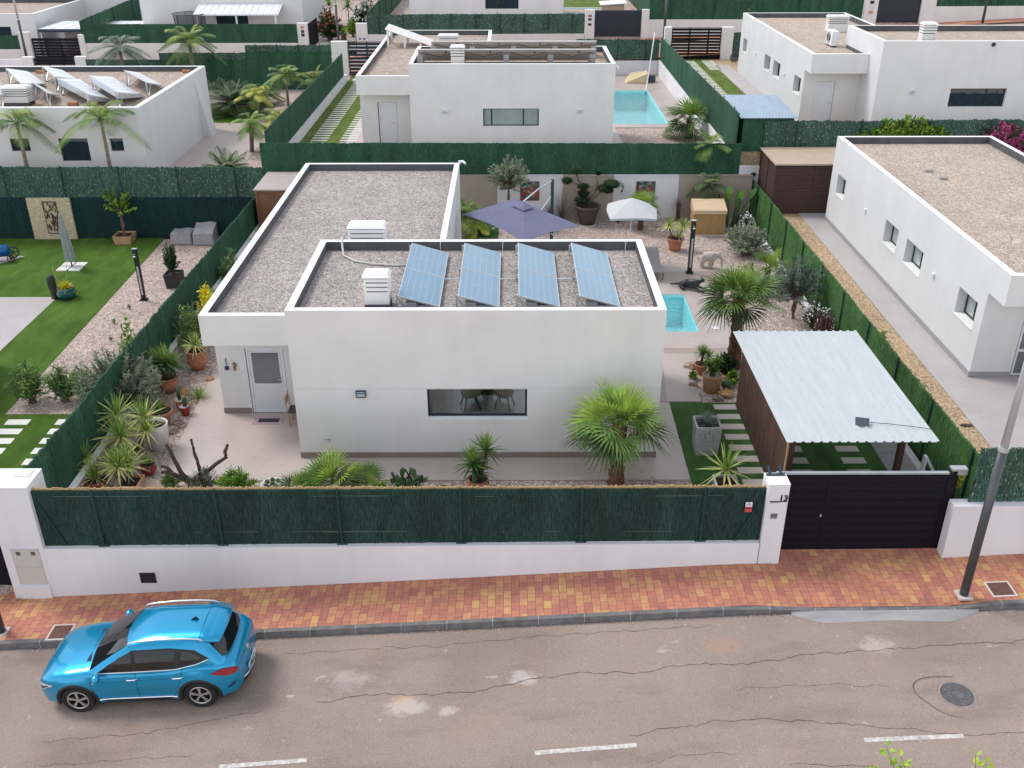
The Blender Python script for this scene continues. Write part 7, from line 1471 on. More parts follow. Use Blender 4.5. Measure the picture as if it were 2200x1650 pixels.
def collector(label, q, thick=False):
    """q: high far, low far, low near, high near corners in plan; the low edge lies just above the gravel"""
    o = Vector((q[0][0], q[0][1], 4.2)); t = thing('solar_collector', label, 'solar panel', o, 0, 'collectors on the rear left villa roof'); P = [Vector((a, b, 4.35 if i in (1, 2) else 5.0)) - o for i, (a, b) in enumerate(q)]
    dz = Vector((0, 0, -.05)); g = MB(); bt = [p + dz for p in P] if not thick else [P[0] + Vector((0, 0, -.3)), P[1] + Vector((0, 0, -.12)), P[2] + Vector((0, 0, -.12)), P[3] + Vector((0, 0, -.3))]
    g.hexa([tuple(bt[i]) for i in (0, 3, 2, 1)] + [tuple(P[i]) for i in (0, 3, 2, 1)]); p = g.build('casing', m_alu, t); g = MB(); up = Vector((0, 0, .006)); n = 5
    for i in range(n):
        a, b = .03 + .94 * i / n, .03 + .94 * (i + 1) / n - .015; L1 = lambda s: P[0].lerp(P[3], s); L2 = lambda s: P[1].lerp(P[2], s)
        g.quad(*[tuple(v + up) for v in (L1(a).lerp(L2(a), .05), L1(a).lerp(L2(a), .95), L1(b).lerp(L2(b), .95), L1(b).lerp(L2(b), .05))])
    g.build('glazing', m_solar2, p)
    for s in (.06, .94):
        g = MB(); h_ = P[0].lerp(P[3], s); l_ = P[1].lerp(P[2], s); ft = Vector((h_.x, h_.y, .0)); g.bar(h_ + dz, ft, .05); g.bar(ft, Vector((l_.x, l_.y, .0)), .05); g.bar(h_.lerp(l_, .3) + dz, ft, .04); g.build('leg', m_alu, t)
for q, lab, th in (([(-25.86, 49.82), (-27.01, 52.97), (-24.51, 49.33), (-23.64, 45.95)], 'collector half cut off at the left edge of the rear left roof', False), ([(-26.54, 52.9), (-26.74, 55.73), (-24.24, 52.09), (-23.79, 48.59)], 'collector behind the chimney of the rear left villa', False),
          ([(-24.94, 53.6), (-24.98, 56.1), (-23.08, 53.39), (-22.92, 50.43)], 'farthest collector near the rear parapet of the rear left villa', False), ([(-22.63, 50.01), (-22.95, 53.38), (-19.4, 48.09), (-19.5, 45.95)], 'thick boxed collector right of the chimney on the rear left roof', True),
          ([(-21.32, 50.76), (-21.49, 54.05), (-18.2, 49.21), (-18.34, 46.45)], 'second thick boxed collector nearer the roof middle of the rear left villa', True), ([(-20.1, 52.26), (-20.43, 55.3), (-17.97, 51.62), (-17.78, 48.94)], 'rightmost collector on the rear left roof with an open frame', False), ([(-23.56, 49.19), (-23.91, 51.04), (-22.25, 49.04), (-21.6, 46.4)], 'collector partly hidden behind the rear left chimney', False)): collector(lab, q, th)
t = thing('air_conditioner', 'white air conditioning unit on the lower roof of the rear right villa', 'air conditioner', (16.42, 52.0, 6.18), radians(-90)); g = MB(); g.box(-.45, .45, -.17, .17, .08, .78); g.build('casing', m_wframe, t, bevel=.02)
g = MB()
for r_ in (.08, .14, .2, .26): g.tube([(-.08 + r_ * cos(a / 16 * 2 * pi), -.18, .43 + r_ * sin(a / 16 * 2 * pi)) for a in range(17)], .01, 4)
g.build('fan_grille', m_bracket, t)
for x in (-.35, .35): g = MB(); g.box(x - .03, x + .03, -.15, .15, 0, .08); g.build('foot', m_bracket, t)
# ------------------------------------------------------------------ rear garden furniture
m_purple = M('violet_canopy_cloth', (.135, .14, .235), .8, var=.06, vs=2); m_canw = M('off_white_canopy_cloth', (.50, .52, .53), .8, var=.04)
t = thing('cantilever_parasol', 'open violet cantilever parasol behind the middle villa', 'parasol', (0, 0, 0))
apex = Vector((.45, 35.3, 3.05)); cor = [Vector((-1.85, 35.7, 2.55)), Vector((.15, 37.5, 2.62)), Vector((2.55, 34.4, 2.5)), Vector((.5, 32.75, 2.45))]
g = MB(); v = [tuple(apex)]; m_ = 6; ring = []
for k in range(4):
    a, b = cor[k], cor[(k + 1) % 4]
    for i in range(m_): s = i / m_; p = a.lerp(b, s); p += (apex - p) * .035 * sin(pi * s) * 2; ring.append(p)
for lv in (.25, .5, .75, 1):
    for p in ring: q = apex.lerp(p, lv); q.z -= .05 * sin(pi * lv); v.append(tuple(q))
n = len(ring)
fs = [(0, 1 + i, 1 + (i + 1) % n) for i in range(n)] + [(1 + l * n + i, 1 + (l + 1) * n + i, 1 + (l + 1) * n + (i + 1) % n, 1 + l * n + (i + 1) % n) for l in range(3) for i in range(n)]
g.add(v, fs); cn = g.build('canopy', m_purple, t); md = cn.modifiers.new('thick', 'SOLIDIFY'); md.thickness = .006
g = MB()
for p in [c_ for c_ in cor] + [cor[i].lerp(cor[(i + 1) % 4], .5) for i in range(4)]: g.bar(apex - UP * .06, p - UP * .05, .02)
g.build('ribs', m_alu, t)
g = MB(); g.add([tuple(apex + Vector((0, 0, .1)))] + [tuple(apex.lerp(ring[i * 3], .2) + Vector((0, 0, .03))) for i in range(8)], [(0, 1 + i, 1 + (i + 1) % 8) for i in range(8)]); g.build('vent', m_purple, cn)
g = MB(); g.tube([apex + UP * .1, (1.0, 36.3, 3.3), (1.62, 37.9, 3.2)], .03, 8); g.build('arm', m_alu, t); g = MB(); g.box(1.6, 1.72, 37.9, 38.02, 0, 3.25); g.build('mast', m_bracket, t); g = MB(); g.box(1.2, 2.1, 37.5, 38.4, .0, .06); g.build('base', m_conc, t)
g = MB(); g.bar((.9, 36.6, 2.0), (1.6, 37.9, 2.55), .03); g.build('strut', m_alu, t)
t = thing('parasol', 'small off white parasol on a thin pole before the fan palm', 'parasol', (4.72, 36.75, 0)); g = MB(); g.tube([(0, 0, 0), (0, 0, 2.8)], .022, 8); g.build('pole', m_wframe, t)
v = [(0, 0, 2.85)]; R8 = [(-.92, -1.0), (0, -1.08), (.86, -1.0), (.98, 0), (.8, .95), (0, 1.0), (-.85, .95), (-.98, 0)]
for lv in (.5, 1): v += [(x * lv, y * lv, 2.85 - .42 * lv - .10 * lv * lv + (.0 if (abs(x) > .5 and abs(y) > .5) else .06 * lv)) for x, y in R8]
v += [(x * .995, y * .995, 2.25 + (.0 if (abs(x) > .5 and abs(y) > .5) else .06)) for x, y in R8]
g = MB(); g.add(v, [(0, 1 + i, 1 + (i + 1) % 8) for i in range(8)] + [(1 + l * 8 + i, 1 + (l + 1) * 8 + i, 1 + (l + 1) * 8 + (i + 1) % 8, 1 + l * 8 + (i + 1) % 8) for l in range(2) for i in range(8)]); g.build('canopy', m_canw, t)
g = MB()
for x, y in R8: g.bar((0, 0, 2.78), (x * .97, y * .97, 2.27), .014)
g.build('ribs', m_alu, t); g = MB(); g.lathe((0, 0, 0), [(.26, 0), (.24, .07), (.05, .1)], 18); g.build('base', m_conc, t)
# cane storage box
t = thing('storage_box', 'cane clad storage box with a sloping lid in the rear corner', 'storage box', (7.95, 40.6, 0)); g = MB(); n = 52
g.box(-.1, 1.45, -.1, .95, -.02, .03); g.build('base_slab', m_slab, t); g = MB()
for i in range(n): x = i * 1.36 / n; g.box(x, x + 1.36 / n - .006, -.012, .0, .04, .98)
for i in range(32): y = i * .85 / 32; g.box(-.012, 0, y, y + .85 / 32 - .006, .04, 1.05)
g.box(.001, 1.36, .001, .84, .03, .97); g.build('cane_body', m_cane2 := M_wood('golden_cane', (.34, .20, .07), (.58, .38, .17), (30, 30, 1)), t)
g = MB(); g.hexa([(-.03, -.06, .97), (1.4, -.06, .97), (1.4, .88, .99), (-.03, .88, .99), (-.03, -.06, 1.13), (1.4, -.06, 1.13), (1.4, .88, 1.38), (-.03, .88, 1.38)]); g.build('lid', M_wood('pale_cane_lid', (.50, .36, .22), (.72, .56, .38), (1, 30, 30)), t)
def shower(label, x, y, z, rz=0):
    t = thing('garden_shower', label, 'shower', (x, y, z), rz); g = MB(); g.box(-.14, .14, -.12, .12, 0, .05); g.build('foot', m_frame, t); g = MB(); g.box(-.09, .09, -.06, .06, .05, 2.15); g.build('column', m_frame, t, bevel=.02)
    g = MB(); g.box(-.035, .035, -.068, -.06, .25, 1.45); g.build('front_strip', m_alu, t); g = MB(); g.tube([(0, -.06, 1.95), (0, -.16, 1.97), (0, -.16, 1.9)], .02, 8); g.lathe((0, -.16, 1.88), [(.06, 0), (.05, .02)], 12); g.build('shower_head', m_chrome, t)
    g = MB(); g.box(-.095, .095, -.065, .065, 2.15, 2.17); g.build('cap', m_alu, t); return t
shower('black solar shower column on the wood look deck by the elephant', 7.05, 36.0, .03); shower('dark shower column standing on the neighbour pale gravel strip', -14.65, 35.9, ZL)
# pictures on the rear wall
def picture(label, x, z, seed):
    t = thing('wall_picture', label, 'picture', (x, 42.985, z)); m, nt, N, L, pb = newmat('mosaic_picture'); vo = N.new('ShaderNodeTexVoronoi'); vo.inputs['Scale'].default_value = 9; v = coords(N, L); L.new(v, vo.inputs['Vector'])
    sp = N.new('ShaderNodeSeparateColor'); L.new(vo.outputs['Color'], sp.inputs[0]); L.new(ramp(N, L, sp.outputs[0], [(0, (.30, .03, .03)), (.2, (.03, .12, .16)), (.4, (.25, .10, .03)), (.6, (.02, .04, .08)), (.75, (.4, .3, .2)), (.9, (.05, .2, .15))], True), pb.inputs['Base Color'])
    g = MB(); g.box(-.43, .43, -.02, 0, 0, .88); g.build('frame', m_potb, t); g = MB(); g.box(-.41, .41, -.028, -.02, .02, .86); g.build('print', m, t)
picture('square multicoloured picture on the white wall right of the olive tree', .86, .85, 1); picture('multicoloured picture half hidden by the palm behind the white parasol', 6.1, .85, 2)
g = MB(); g.box(-.08, .08, -.03, 0, -.06, .06); o = g.build('socket_box', m_alu); o.location = (4.98, 42.99, .75); tag(o, 'small grey socket box low on the white wall left of the second picture', 'socket')
g = MB(); g.tube([(0, -.05, 0), (.05, -.06, .12), (-.03, -.05, .2), (.02, -.05, .28)], .03, 6); g.ball((-.02, -.05, -.06), .05, 6); o = g.build('gecko_ornament', m_bracket, smooth=True); o.location = (5.05, 42.99, 1.35); tag(o, 'small dark figure ornament on the white wall above the socket box', 'ornament')
g = MB(); rr = random.Random(3)
g.lathe((0, 0, 0), [(.09, 0), (.05, .08), (.06, .2), (.09, .3), (.06, .42), (.07, .5), (.02, .62)], 10)
for s_ in (-1, 1): g.tube([(0, 0, .35), (s_ * .12, 0, .45), (s_ * .14, 0, .55)], .025, 6)
o = g.build('garden_figure', m_terral, smooth=True); o.location = (2.85, 36.6, 0); tag(o, 'small pale clay garden figure right of the violet parasol tip', 'statue')
# sun loungers at the right side of the villa
lg = thing('sun_lounger', 'grey sun lounger nearer the pool behind the roof edge', 'sun lounger', (5.62, 35.2, .03), 0, 'sun loungers beside the pool deck')
g = MB(); g.box(-.3, .3, 0, 1.25, .3, .38); g.build('seat_cushion', M('grey_cushion', (.30, .28, .28), .9, var=.1), lg, bevel=.03); g = MB(); g.hexa([(-.3, 1.25, .3), (.3, 1.25, .3), (.3, 1.9, .62), (-.3, 1.9, .62), (-.3, 1.25, .38), (.3, 1.25, .38), (.3, 1.88, .7), (-.3, 1.88, .7)]); g.build('back_cushion', bpy.data.materials['grey_cushion'], lg)
for x in (-.28, .28):
    for y in (.08, 1.5): g = MB(); g.bar((x, y, 0), (x, y, .3), .03); g.build('leg', m_frame, lg)
dup(lg, (4.75, 35.2, .03), 0, 'second grey sun lounger mostly hidden behind the villa roof')
# pool bits
for x, y, w_ in ((6.95, 32.05, 'upper'), (7.1, 30.75, 'lower')): g = MB(); g.lathe((0, 0, 0), [(.13, 0), (.13, .012)], 20); o = g.build('skimmer_lid', m_wframe); o.location = (x, y, .036); tag(o, w_ + ' round white lid in the paving right of the pool', 'lid')
# elephant statue (one continuous body)
t = thing('elephant_statue', 'pale stone elephant calf statue beside the black shower column', 'statue', (7.85, 36.55, .03), radians(-20))
m_stone = M('pale_carved_stone', (.50, .44, .40), .85, var=.15, vs=6)
J = [(0, 0, .46, .19, .2), (.06, 0, .50, .2, .21), (-.2, 0, .46, .19, .2), (.24, 0, .56, .15, .15), (.38, 0, .62, .135, .14), (.5, 0, .52, .075), (.56, 0, .36, .05), (.55, 0, .2, .04), (.6, 0, .1, .03),
     (-.24, .1, .26, .095), (-.25, .1, .05, .085), (-.22, -.1, .26, .095), (-.2, -.1, .05, .085), (.14, .1, .26, .09), (.15, .1, .05, .08), (.14, -.1, .26, .09), (.12, -.1, .05, .08), (-.36, 0, .45, .03), (-.4, 0, .25, .015)]
skin_body('body', J, [(0, 1), (0, 2), (1, 3), (3, 4), (4, 5), (5, 6), (6, 7), (7, 8), (2, 9), (9, 10), (2, 11), (11, 12), (1, 13), (13, 14), (1, 15), (15, 16), (2, 17), (17, 18)], m_stone, t)
for s_ in (-1, 1):
    g = MB(); v = []; n = 14
    for k in (0, 1):
        for i in range(n): a = 2 * pi * i / n; v.append((.30 + .11 * cos(a) - .03, s_ * (.15 + .05 * (1 - cos(a)) * .5 + .02 * k), .58 + .15 * sin(a) - .02))
    g.add(v, [(i, (i + 1) % n, n + (i + 1) % n, n + i) for i in range(n)] + [tuple(range(n)), tuple(range(n, 2 * n))]); g.build('ear', m_stone, t)
    g = MB(); g.ball((.46, s_ * .1, .66), .016, 6); g.build('eye', m_bracket, t)
t = thing('panther_statue', 'black panther statue lying on the terrace at the pool corner', 'statue', (6.75, 34.3, .04), radians(-28)); t.scale = (1.05, 1.2, 1.45)
m_pan = M('glossy_black_stone', (.02, .024, .028), .35, var=.2)
J = [(0, 0, .15, .11, .12), (-.25, 0, .16, .12, .13), (.22, 0, .19, .115, .12), (.38, 0, .27, .07), (.47, 0, .32, .075, .07), (.56, 0, .3, .045), (-.25, .14, .08, .06), (-.1, .22, .05, .04), (-.38, .22, .04, .03), (-.25, -.14, .08, .06), (-.08, -.22, .05, .04), (.27, .1, .1, .05), (.45, .12, .05, .036), (.65, .12, .04, .034), (.27, -.1, .1, .05), (.45, -.12, .05, .036), (.65, -.12, .04, .034), (-.4, 0, .1, .04), (-.58, .08, .05, .026), (-.72, 0, .05, .022)]
skin_body('body', J, [(0, 1), (0, 2), (2, 3), (3, 4), (4, 5), (1, 6), (6, 7), (7, 8), (1, 9), (9, 10), (2, 11), (11, 12), (12, 13), (2, 14), (14, 15), (15, 16), (1, 17), (17, 18), (18, 19)], m_pan, t)
for s_ in (-1, 1): g = MB(); g.ball((.44, s_ * .055, .39), .025, 6, sq=(.6, 1, 1.2)); g.build('ear', m_pan, t)
# ------------------------------------------------------------------ left neighbour's things
t = thing('closed_parasol', 'closed grey parasol on a four slab base on the bright lawn', 'parasol', (-18.95, 39.5, ZL))
for i, (a, b) in enumerate(((-.5, -.5), (.02, -.5), (-.5, .02), (.02, .02))): g = MB(); g.box(a, a + .48, b, b + .48, .03, .08); g.build('base_slab', m_slabw, t)
g = MB(); g.box(-.52, .52, -.02, .02, .05, .09); g.box(-.02, .02, -.52, .52, .05, .09); g.tube([(0, 0, .05), (0, 0, .35)], .03, 8); g.tube([(0, 0, .3), (-.05, 0, 2.5)], .02, 8); g.build('pole', m_bracket, t)
g = MB(); n = 24; v = []
for k, (z, r_) in enumerate(((.32, .14), (.5, .18), (.9, .17), (1.4, .15), (1.9, .11), (2.3, .06), (2.5, .015))):
    for j in range(n): a = 2 * pi * j / n; q = r_ * (1 + .28 * (1 if j % 3 == 0 else -.4)); v.append((q * cos(a) - .02 * z, q * sin(a), z))
g.add(v, [(i * n + j, i * n + (j + 1) % n, (i + 1) * n + (j + 1) % n, (i + 1) * n + j) for i in range(6) for j in range(n)] + [tuple(range(n))[::-1]]); g.build('folded_canopy', M('grey_canopy_cloth', (.32, .35, .36), .8, var=.15, vs=5), t, smooth=False)
t = thing('stone_head_statue', 'tall black carved head statue beside the teal pot', 'statue', (-18.25, 36.05, ZL + .02), radians(-40)); g = MB()
prof = [(.0, .17, .14, 0), (.12, .15, .13, 0), (.3, .13, .12, 0), (.45, .16, .14, .03), (.6, .15, .15, .05), (.75, .14, .15, .03), (.9, .13, .14, .02), (.98, .1, .11, 0), (1.0, .03, .03, 0)]; v = []; n = 16
for z, rx, ry, nose in prof:
    for j in range(n): a = 2 * pi * j / n; v.append((rx * cos(a), ry * sin(a) - (nose * max(0, -sin(a)) ** 8), z))
g.add(v, [(i * n + j, i * n + (j + 1) % n, (i + 1) * n + (j + 1) % n, (i + 1) * n + j) for i in range(len(prof) - 1) for j in range(n)] + [tuple(range(n))[::-1], tuple((len(prof) - 1) * n + j for j in range(n))]); g.build('head', m_potbk, t, smooth=True)
g = MB(); g.hexa([(-.03, -.15, .5), (.03, -.15, .5), (.03, -.12, .5), (-.03, -.12, .5), (-.02, -.16, .78), (.02, -.16, .78), (.02, -.12, .8), (-.02, -.12, .8)]); g.build('nose', m_potbk, t); g = MB(); g.box(-.12, .12, -.165, -.12, .78, .82); g.build('brow', m_potbk, t)
g = MB(); g.lathe((0, 0, 0), [(.16, 0), (.19, .25), (.15, .48), (.12, .5)], 16); o = g.build('dark_vase', m_potbk, smooth=True); o.location = (-17.98, 36.35, ZL + .02); tag(o, 'dark vase half hidden between the carved head and the teal pot', 'vase')
m_cover = M('grey_cover_cloth', (.36, .34, .37), .8, var=.15, vs=5, bs=7, bd=.05)
def cover(label, x, y, w, d_, h, slope):
    t = thing('covered_furniture', label, 'furniture cover', (x, y, ZL)); g = MB(); nx, ny = 12, 8; v = []
    for i in range(nx + 1):
        for j in range(ny + 1):
            u, s = i / nx, j / ny; top = h * (1 - slope * (1 - s)); v.append((w * (u - .5) * .96, d_ * (s - .5) * .96, top + .03 * sin(7 * u) * sin(5 * s)))
    g.add(v, [(i * (ny + 1) + j, (i + 1) * (ny + 1) + j, (i + 1) * (ny + 1) + j + 1, i * (ny + 1) + j + 1) for i in range(nx) for j in range(ny)])
    ring = [(i, 0) for i in range(nx)] + [(nx, j) for j in range(ny)] + [(i, ny) for i in range(nx, 0, -1)] + [(0, j) for j in range(ny, 0, -1)]; m_ = len(ring); v = []
    for k, f in enumerate((0, .5, 1)):
        for q, (i, j) in enumerate(ring):
            p = g.v[i * (ny + 1) + j]; e = 1 + .05 * f + .03 * f * sin(q * 1.9); v.append((p[0] * e, p[1] * e, p[2] * (1 - f) + .03 * f))
    g.add(v, [(k * m_ + q, k * m_ + (q + 1) % m_, (k + 1) * m_ + (q + 1) % m_, (k + 1) * m_ + q) for k in range(2) for q in range(m_)]); g.build('cover', m_cover, t, smooth=True)
cover('low grey covered table left of the taller cover on the gravel', -15.1, 42.8, .95, .8, .55, .05); cover('taller grey covered chairs by the boundary corner of the left garden', -14.05, 42.75, .95, .85, .85, .35)
t = thing('hose_cart', 'blue garden spray barrel cart with black wheels at the left edge', 'garden cart', (-22.25, 40.3, ZL + .04), radians(15))
g = MB(); g.tube([(-.45, 0, .45), (-.38, 0, .45), (.25, 0, .45), (.32, 0, .45)], [.12, .26, .26, .12], 18); g.build('barrel', M('blue_plastic', (.0, .10, .32), .3), t, smooth=True)
for y, r_ in ((.3, .24), (-.3, .15)):
    g = MB(); c0 = (.35, y, r_ + .02); g.tube([(c0[0] + r_ * cos(a / 20 * 2 * pi), y, c0[2] + r_ * sin(a / 20 * 2 * pi)) for a in range(21)], .03 if r_ > .2 else .02, 6)
    for k in range(3): a = k * pi / 3; g.bar((c0[0] - r_ * cos(a), y, c0[2] - r_ * sin(a)), (c0[0] + r_ * cos(a), y, c0[2] + r_ * sin(a)), .03)
    g.build('wheel', m_potbk, t)
g = MB(); g.bar((-.3, 0, .2), (-.35, 0, .0), .04); g.bar((.3, -.3, .17), (.3, .3, .25), .03); g.bar((.2, 0, .3), (.3, 0, .2), .04); g.build('frame', m_bracket, t)
tv, _ = simple_house('villa', 'white villa corner cut off by the left edge of the view', -30, -17.95, 24.5, 30.2, ZL, ZL + .9 + 2.2)
g = MB(); g.box(-.0, 12.07, -.014, -.002, .03, .2); g.box(12.052, 12.066, 0, 5.7, .03, .2); g.build('plinth', m_plinthg, tv)
# ------------------------------------------------------------------ rear plots' things
t = thing('roller_cover_box', 'pale yellow wedge shaped pump box beyond the rear pool', 'pump box', (8.2, 65.4, 1.93)); g = MB()
g.hexa([(-.75, -.4, 0), (.75, -.4, 0), (.75, .4, 0), (-.75, .4, 0), (-.6, -.35, .12), (.72, -.35, .62), (.72, .35, .7), (-.35, .35, .55)]); g.build('shell', M('cream_plastic', (.62, .52, .32), .5, var=.05), t, bevel=.03); g = MB(); g.box(.8, 1.25, -.1, .35, 0, .4); g.build('pump', m_bracket, t)
t = thing('pool_pole', 'white pool skimmer pole leaning by the rear pool', 'pool pole', (8.45, 62.3, 1.93)); g = MB(); g.tube([(.0, 0, .0), (.35, 1.5, 1.0), (.95, 4.4, 2.9)], .03, 6); g.build('pole', m_wframe, t); g = MB(); g.tube([(0, 0, 0), (-.06, -.5, -.1)], .03, 6); g.build('pole_end', m_frame, t)
t = thing('hose_reel', 'round grey hose reel beside the rear right villa gate', 'hose reel', (14.75, 66.6, 2.93)); g = MB()
for r_ in (.12, .2, .28): g.tube([(r_ * cos(a / 16 * 2 * pi), 0, .35 + r_ * sin(a / 16 * 2 * pi)) for a in range(17)], .03, 5)
g.build('coil', m_bracket, t); g = MB(); g.bar((-.15, 0, 0), (0, 0, .35), .03); g.bar((.15, 0, 0), (0, 0, .35), .03); g.build('stand', m_frame, t)
# far street: person by the pool, trampoline, pool, lounger
tag(pool(-17.5, -11.2, 83.6, 86.0, 2.12) or bpy.data.objects['pool_water'], None, None)
flat('pool_terrace', m_patio, [(-18, -10.9, 82.9, 83.58), (-18, -17.55, 83.58, 86.5), (-11.15, -10.8, 83.58, 86.5), (-18, -10.8, 86.02, 86.6)], 2.1, .03)
flat('lawn', m_turf2, [(-18, -10.8, 86.7, 91)], 2.1, .02); flat('lawn', m_turf3, [(-15.15, -11.7, 77.0, 82.2)], 2.1, .015); flat('lawn', m_turf3, [(4.6, 9.6, 95.0, 108)], 3.1, .02)
slabs(m_slabw, [(x, x + .75, 77.3 + i * .5, 77.5 + i * .5) for i in range(10) for x in (-15.1, -13.4, -12.5)], 2.1, 'white slab of the striped driveway beyond the back street')
pool(4.6, 9.4, 90.5, 94.3, 3.15); flat('pool_terrace', m_slabw, [(4.5, 9.8, 89.8, 90.48), (4.5, 9.8, 94.32, 94.9)], 3.1, .04)
t = thing('trampoline', 'round trampoline with a dark safety net behind the far screen', 'trampoline', (-25.0, 80.2, 2.1)); g = MB(); n = 16
for i in range(n):
    a, b = 2 * pi * i / n, 2 * pi * (i + 1) / n; g.quad((1.1 * cos(a), 1.1 * sin(a), .7), (1.1 * cos(b), 1.1 * sin(b), .7), (1.2 * cos(b), 1.2 * sin(b), 2.3), (1.2 * cos(a), 1.2 * sin(a), 2.3))
mn, nt_, N_, L_, pb_ = newmat('black_net'); pb_.inputs['Base Color'].default_value = (.02, .02, .02, 1); pb_.inputs['Alpha'].default_value = .45
g.build('safety_net', mn, t); g = MB(); g.lathe((0, 0, .68), [(1.1, 0), (1.1, .02)], 20); g.build('jumping_mat', m_frame, t)
for i in range(6): a = i * pi / 3; g = MB(); g.tube([(1.15 * cos(a), 1.15 * sin(a), 0), (1.15 * cos(a), 1.15 * sin(a), 1.2), (1.25 * cos(a), 1.25 * sin(a), 2.35)], .03, 6); g.build('leg', m_bracket, t)
g = MB(); g.tube([(1.25 * cos(a / 24 * 2 * pi), 1.25 * sin(a / 24 * 2 * pi), 2.33) for a in range(25)], .03, 5); g.build('top_ring', m_bracket, t)
m_skin = M('skin', (.42, .22, .15), .6, var=.05); m_shirt = M('dark_red_shirt', (.16, .012, .02), .8); m_short = M('navy_shorts', (.01, .014, .03), .8); m_hair = M('brown_hair', (.05, .03, .02), .8)
p = thing('person', 'person in a dark red shirt and navy shorts bending over by the far pool', 'person', (-15.95, 82.75, 2.14), radians(8))
J = [(0, 0, .9, .13, .1), (.16, 0, 1.08, .13, .12), (.36, 0, 1.14, .15, .12), (.48, 0, 1.08, .06), (.6, 0, 1.02, .1, .09), (.0, .1, .82, .095), (.03, .12, .47, .06), (-.02, .12, .09, .04), (.1, .12, .04, .04), (.0, -.1, .82, .095), (.02, -.16, .47, .06), (.0, -.17, .09, .04), (.12, -.17, .04, .04),
     (.38, .18, 1.08, .055), (.44, .2, .82, .04), (.58, .15, .62, .032), (.38, -.18, 1.08, .055), (.46, -.2, .8, .04), (.62, -.12, .6, .032), (.65, .13, .55, .035), (.68, -.1, .54, .035)]
skin_body('body', J, [(0, 1), (1, 2), (2, 3), (3, 4), (0, 5), (5, 6), (6, 7), (7, 8), (0, 9), (9, 10), (10, 11), (11, 12), (2, 13), (13, 14), (14, 15), (15, 19), (2, 16), (16, 17), (17, 18), (18, 20)], m_skin, p)
skin_body('shirt', [(.08, 0, 1.0, .155, .125), (.2, 0, 1.1, .15, .14), (.38, 0, 1.14, .165, .135), (.38, .2, 1.06, .07), (.38, -.2, 1.06, .07)], [(0, 1), (1, 2), (2, 3), (2, 4)], m_shirt, p); skin_body('shorts', [(0, 0, .9, .15, .12), (.0, .11, .78, .11), (.02, .12, .58, .09), (0, -.11, .78, .11), (.02, -.14, .58, .09)], [(0, 1), (1, 2), (0, 3), (3, 4)], m_short, p)
g = MB(); g.ball((.6, 0, 1.07), .115, 10, sq=(1, .95, .8)); g.build('hair', m_hair, p, smooth=True)
for s_ in (-1, 1):
    g = MB()
    for k in range(4): g.tube([(.64 + .01 * k, s_ * .12 + .015 * (k - 1.5), .55), (.67 + .01 * k, s_ * .12 + .016 * (k - 1.5), .49), (.66, s_ * .12 + .016 * (k - 1.5), .45 + .01 * abs(k - 1.5))], .009, 5)
    g.tube([(.63, s_ * .1, .56), (.68, s_ * .07, .52)], .01, 5); g.build('fingers', m_skin, p)
g = MB(); g.box(-.3, .3, -.9, .9, .3, .4); o = g.build('sun_lounger', m_slab); o.location = (-16.2, 88.6, 2.1); tag(o, 'pale lounger by the corner of the far villa behind the pool', 'sun lounger')
t = thing('garden_hut', 'small tan shelter with a white roof above the solid navy gate', 'shed', (8.5, 85.5, 3.1)); g = MB(); g.box(-.9, .9, 0, 1.4, 0, 1.3); g.build('walls', m_felt, t); g = MB(); g.hexa([(-1.1, -.2, 1.3), (1.1, -.2, 1.42), (1.1, 1.6, 1.5), (-1.1, 1.6, 1.4), (-1.1, -.2, 1.36), (1.1, -.2, 1.48), (1.1, 1.6, 1.56), (-1.1, 1.6, 1.46)]); g.build('roof', m_wframe, t)

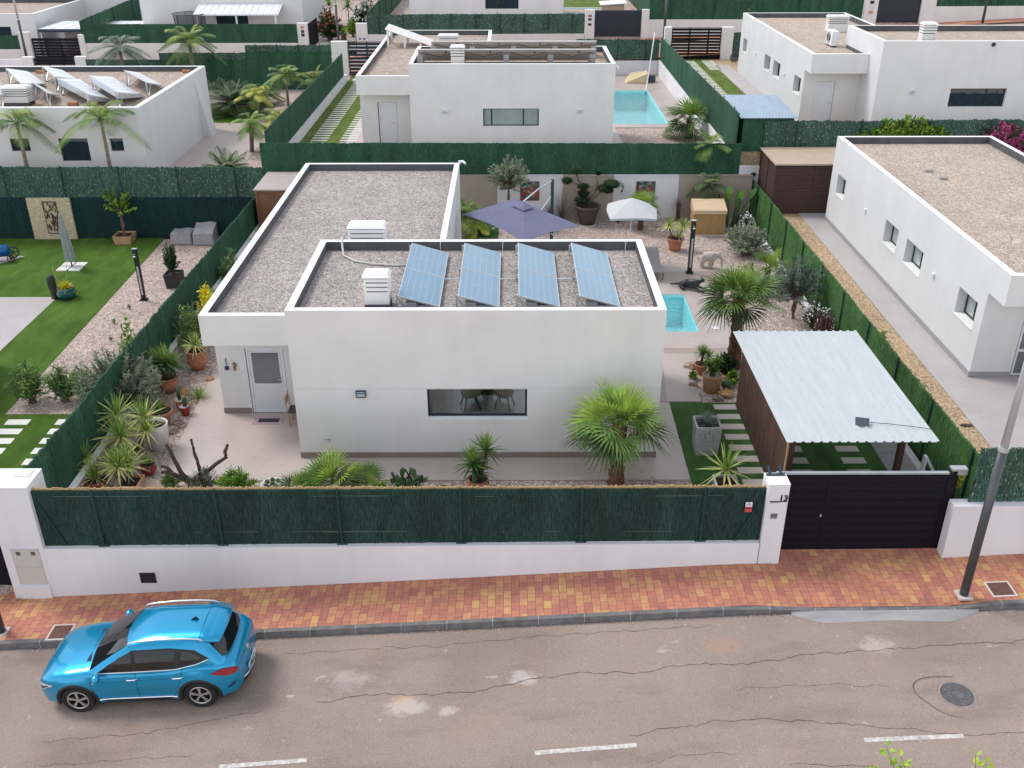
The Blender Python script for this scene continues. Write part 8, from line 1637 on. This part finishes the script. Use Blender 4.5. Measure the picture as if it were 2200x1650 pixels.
# fallen leaves and twigs under the planting, and grit along the kerb
g = MB(); rr = random.Random(12)
for (x0, x1, y0, y1, z, n) in ((-10.7, -9.4, 20.8, 29.0, .012, 260), (-8.8, 4.6, 20.5, 21.2, .012, 420), (1.6, 3.8, 20.9, 22.0, .045, 60), (5.8, 8.5, 26.2, 29.0, .05, 90), (9.0, 10.7, 29.0, 42.0, .012, 300), (-2.0, 9.5, 41.6, 42.9, .012, 260), (-15.9, -12.2, 26.7, 28.5, ZL + .012, 160)):
    for _ in range(n):
        x, y, a = rr.uniform(x0, x1), rr.uniform(y0, y1), rr.uniform(0, 6.3); l, w = rr.uniform(.02, .07), rr.uniform(.006, .014); c_, s_ = cos(a), sin(a); zz = z + rr.uniform(0, .008)
        g.add([(x - c_ * l, y - s_ * l, zz), (x - s_ * w, y + c_ * w, zz + .006), (x + c_ * l, y + s_ * l, zz + .002), (x + s_ * w, y - c_ * w, zz)], [(0, 1, 2, 3)], rr.choice((0, 1, 1)))
tag(g.build('leaf_litter', [m_bark, m_terral]), 'scattered dry leaves and twigs on the gravel beds', 'leaf litter', None, 'stuff')
g = MB()
for _ in range(900):
    x = rr.uniform(-12, 13); y = KY - .02 - abs(rr.gauss(0, .05)); r_ = rr.uniform(.006, .016); z = zr(x, y)
    g.add([(x - r_, y, z + .002), (x, y - r_, z + .002), (x + r_, y, z + .003), (x, y + r_, z + .002), (x, y, z + .002 + r_)], [(0, 1, 4), (1, 2, 4), (2, 3, 4), (3, 0, 4)], rr.choice((0, 1)))
tag(g.build('gutter_grit', [m_slab, m_kerb]), 'fine grit gathered along the foot of the kerb', 'grit', None, 'stuff')
g = MB()
for _ in range(240):
    x = rr.choice((rr.uniform(-12.2, -11.2), rr.uniform(-11.2, 6.0))) ; y = 17.82 - abs(rr.gauss(0, .012)); z = zs(x); h = rr.uniform(.01, .05) * (2 if x < -11.2 else 1); w = .006
    if x < -11.2: y = 17.8 - abs(rr.gauss(0, .12))
    g.add([(x - w, y, z), (x + w, y, z), (x + rr.uniform(-.02, .02), y - rr.uniform(0, .03), z + h)], [(0, 1, 2)], rr.choice((0, 1, 2)))
tag(g.build('weeds', LF['ole']), 'sparse weeds in the joint between pavement and street wall', 'weeds', None, 'stuff')
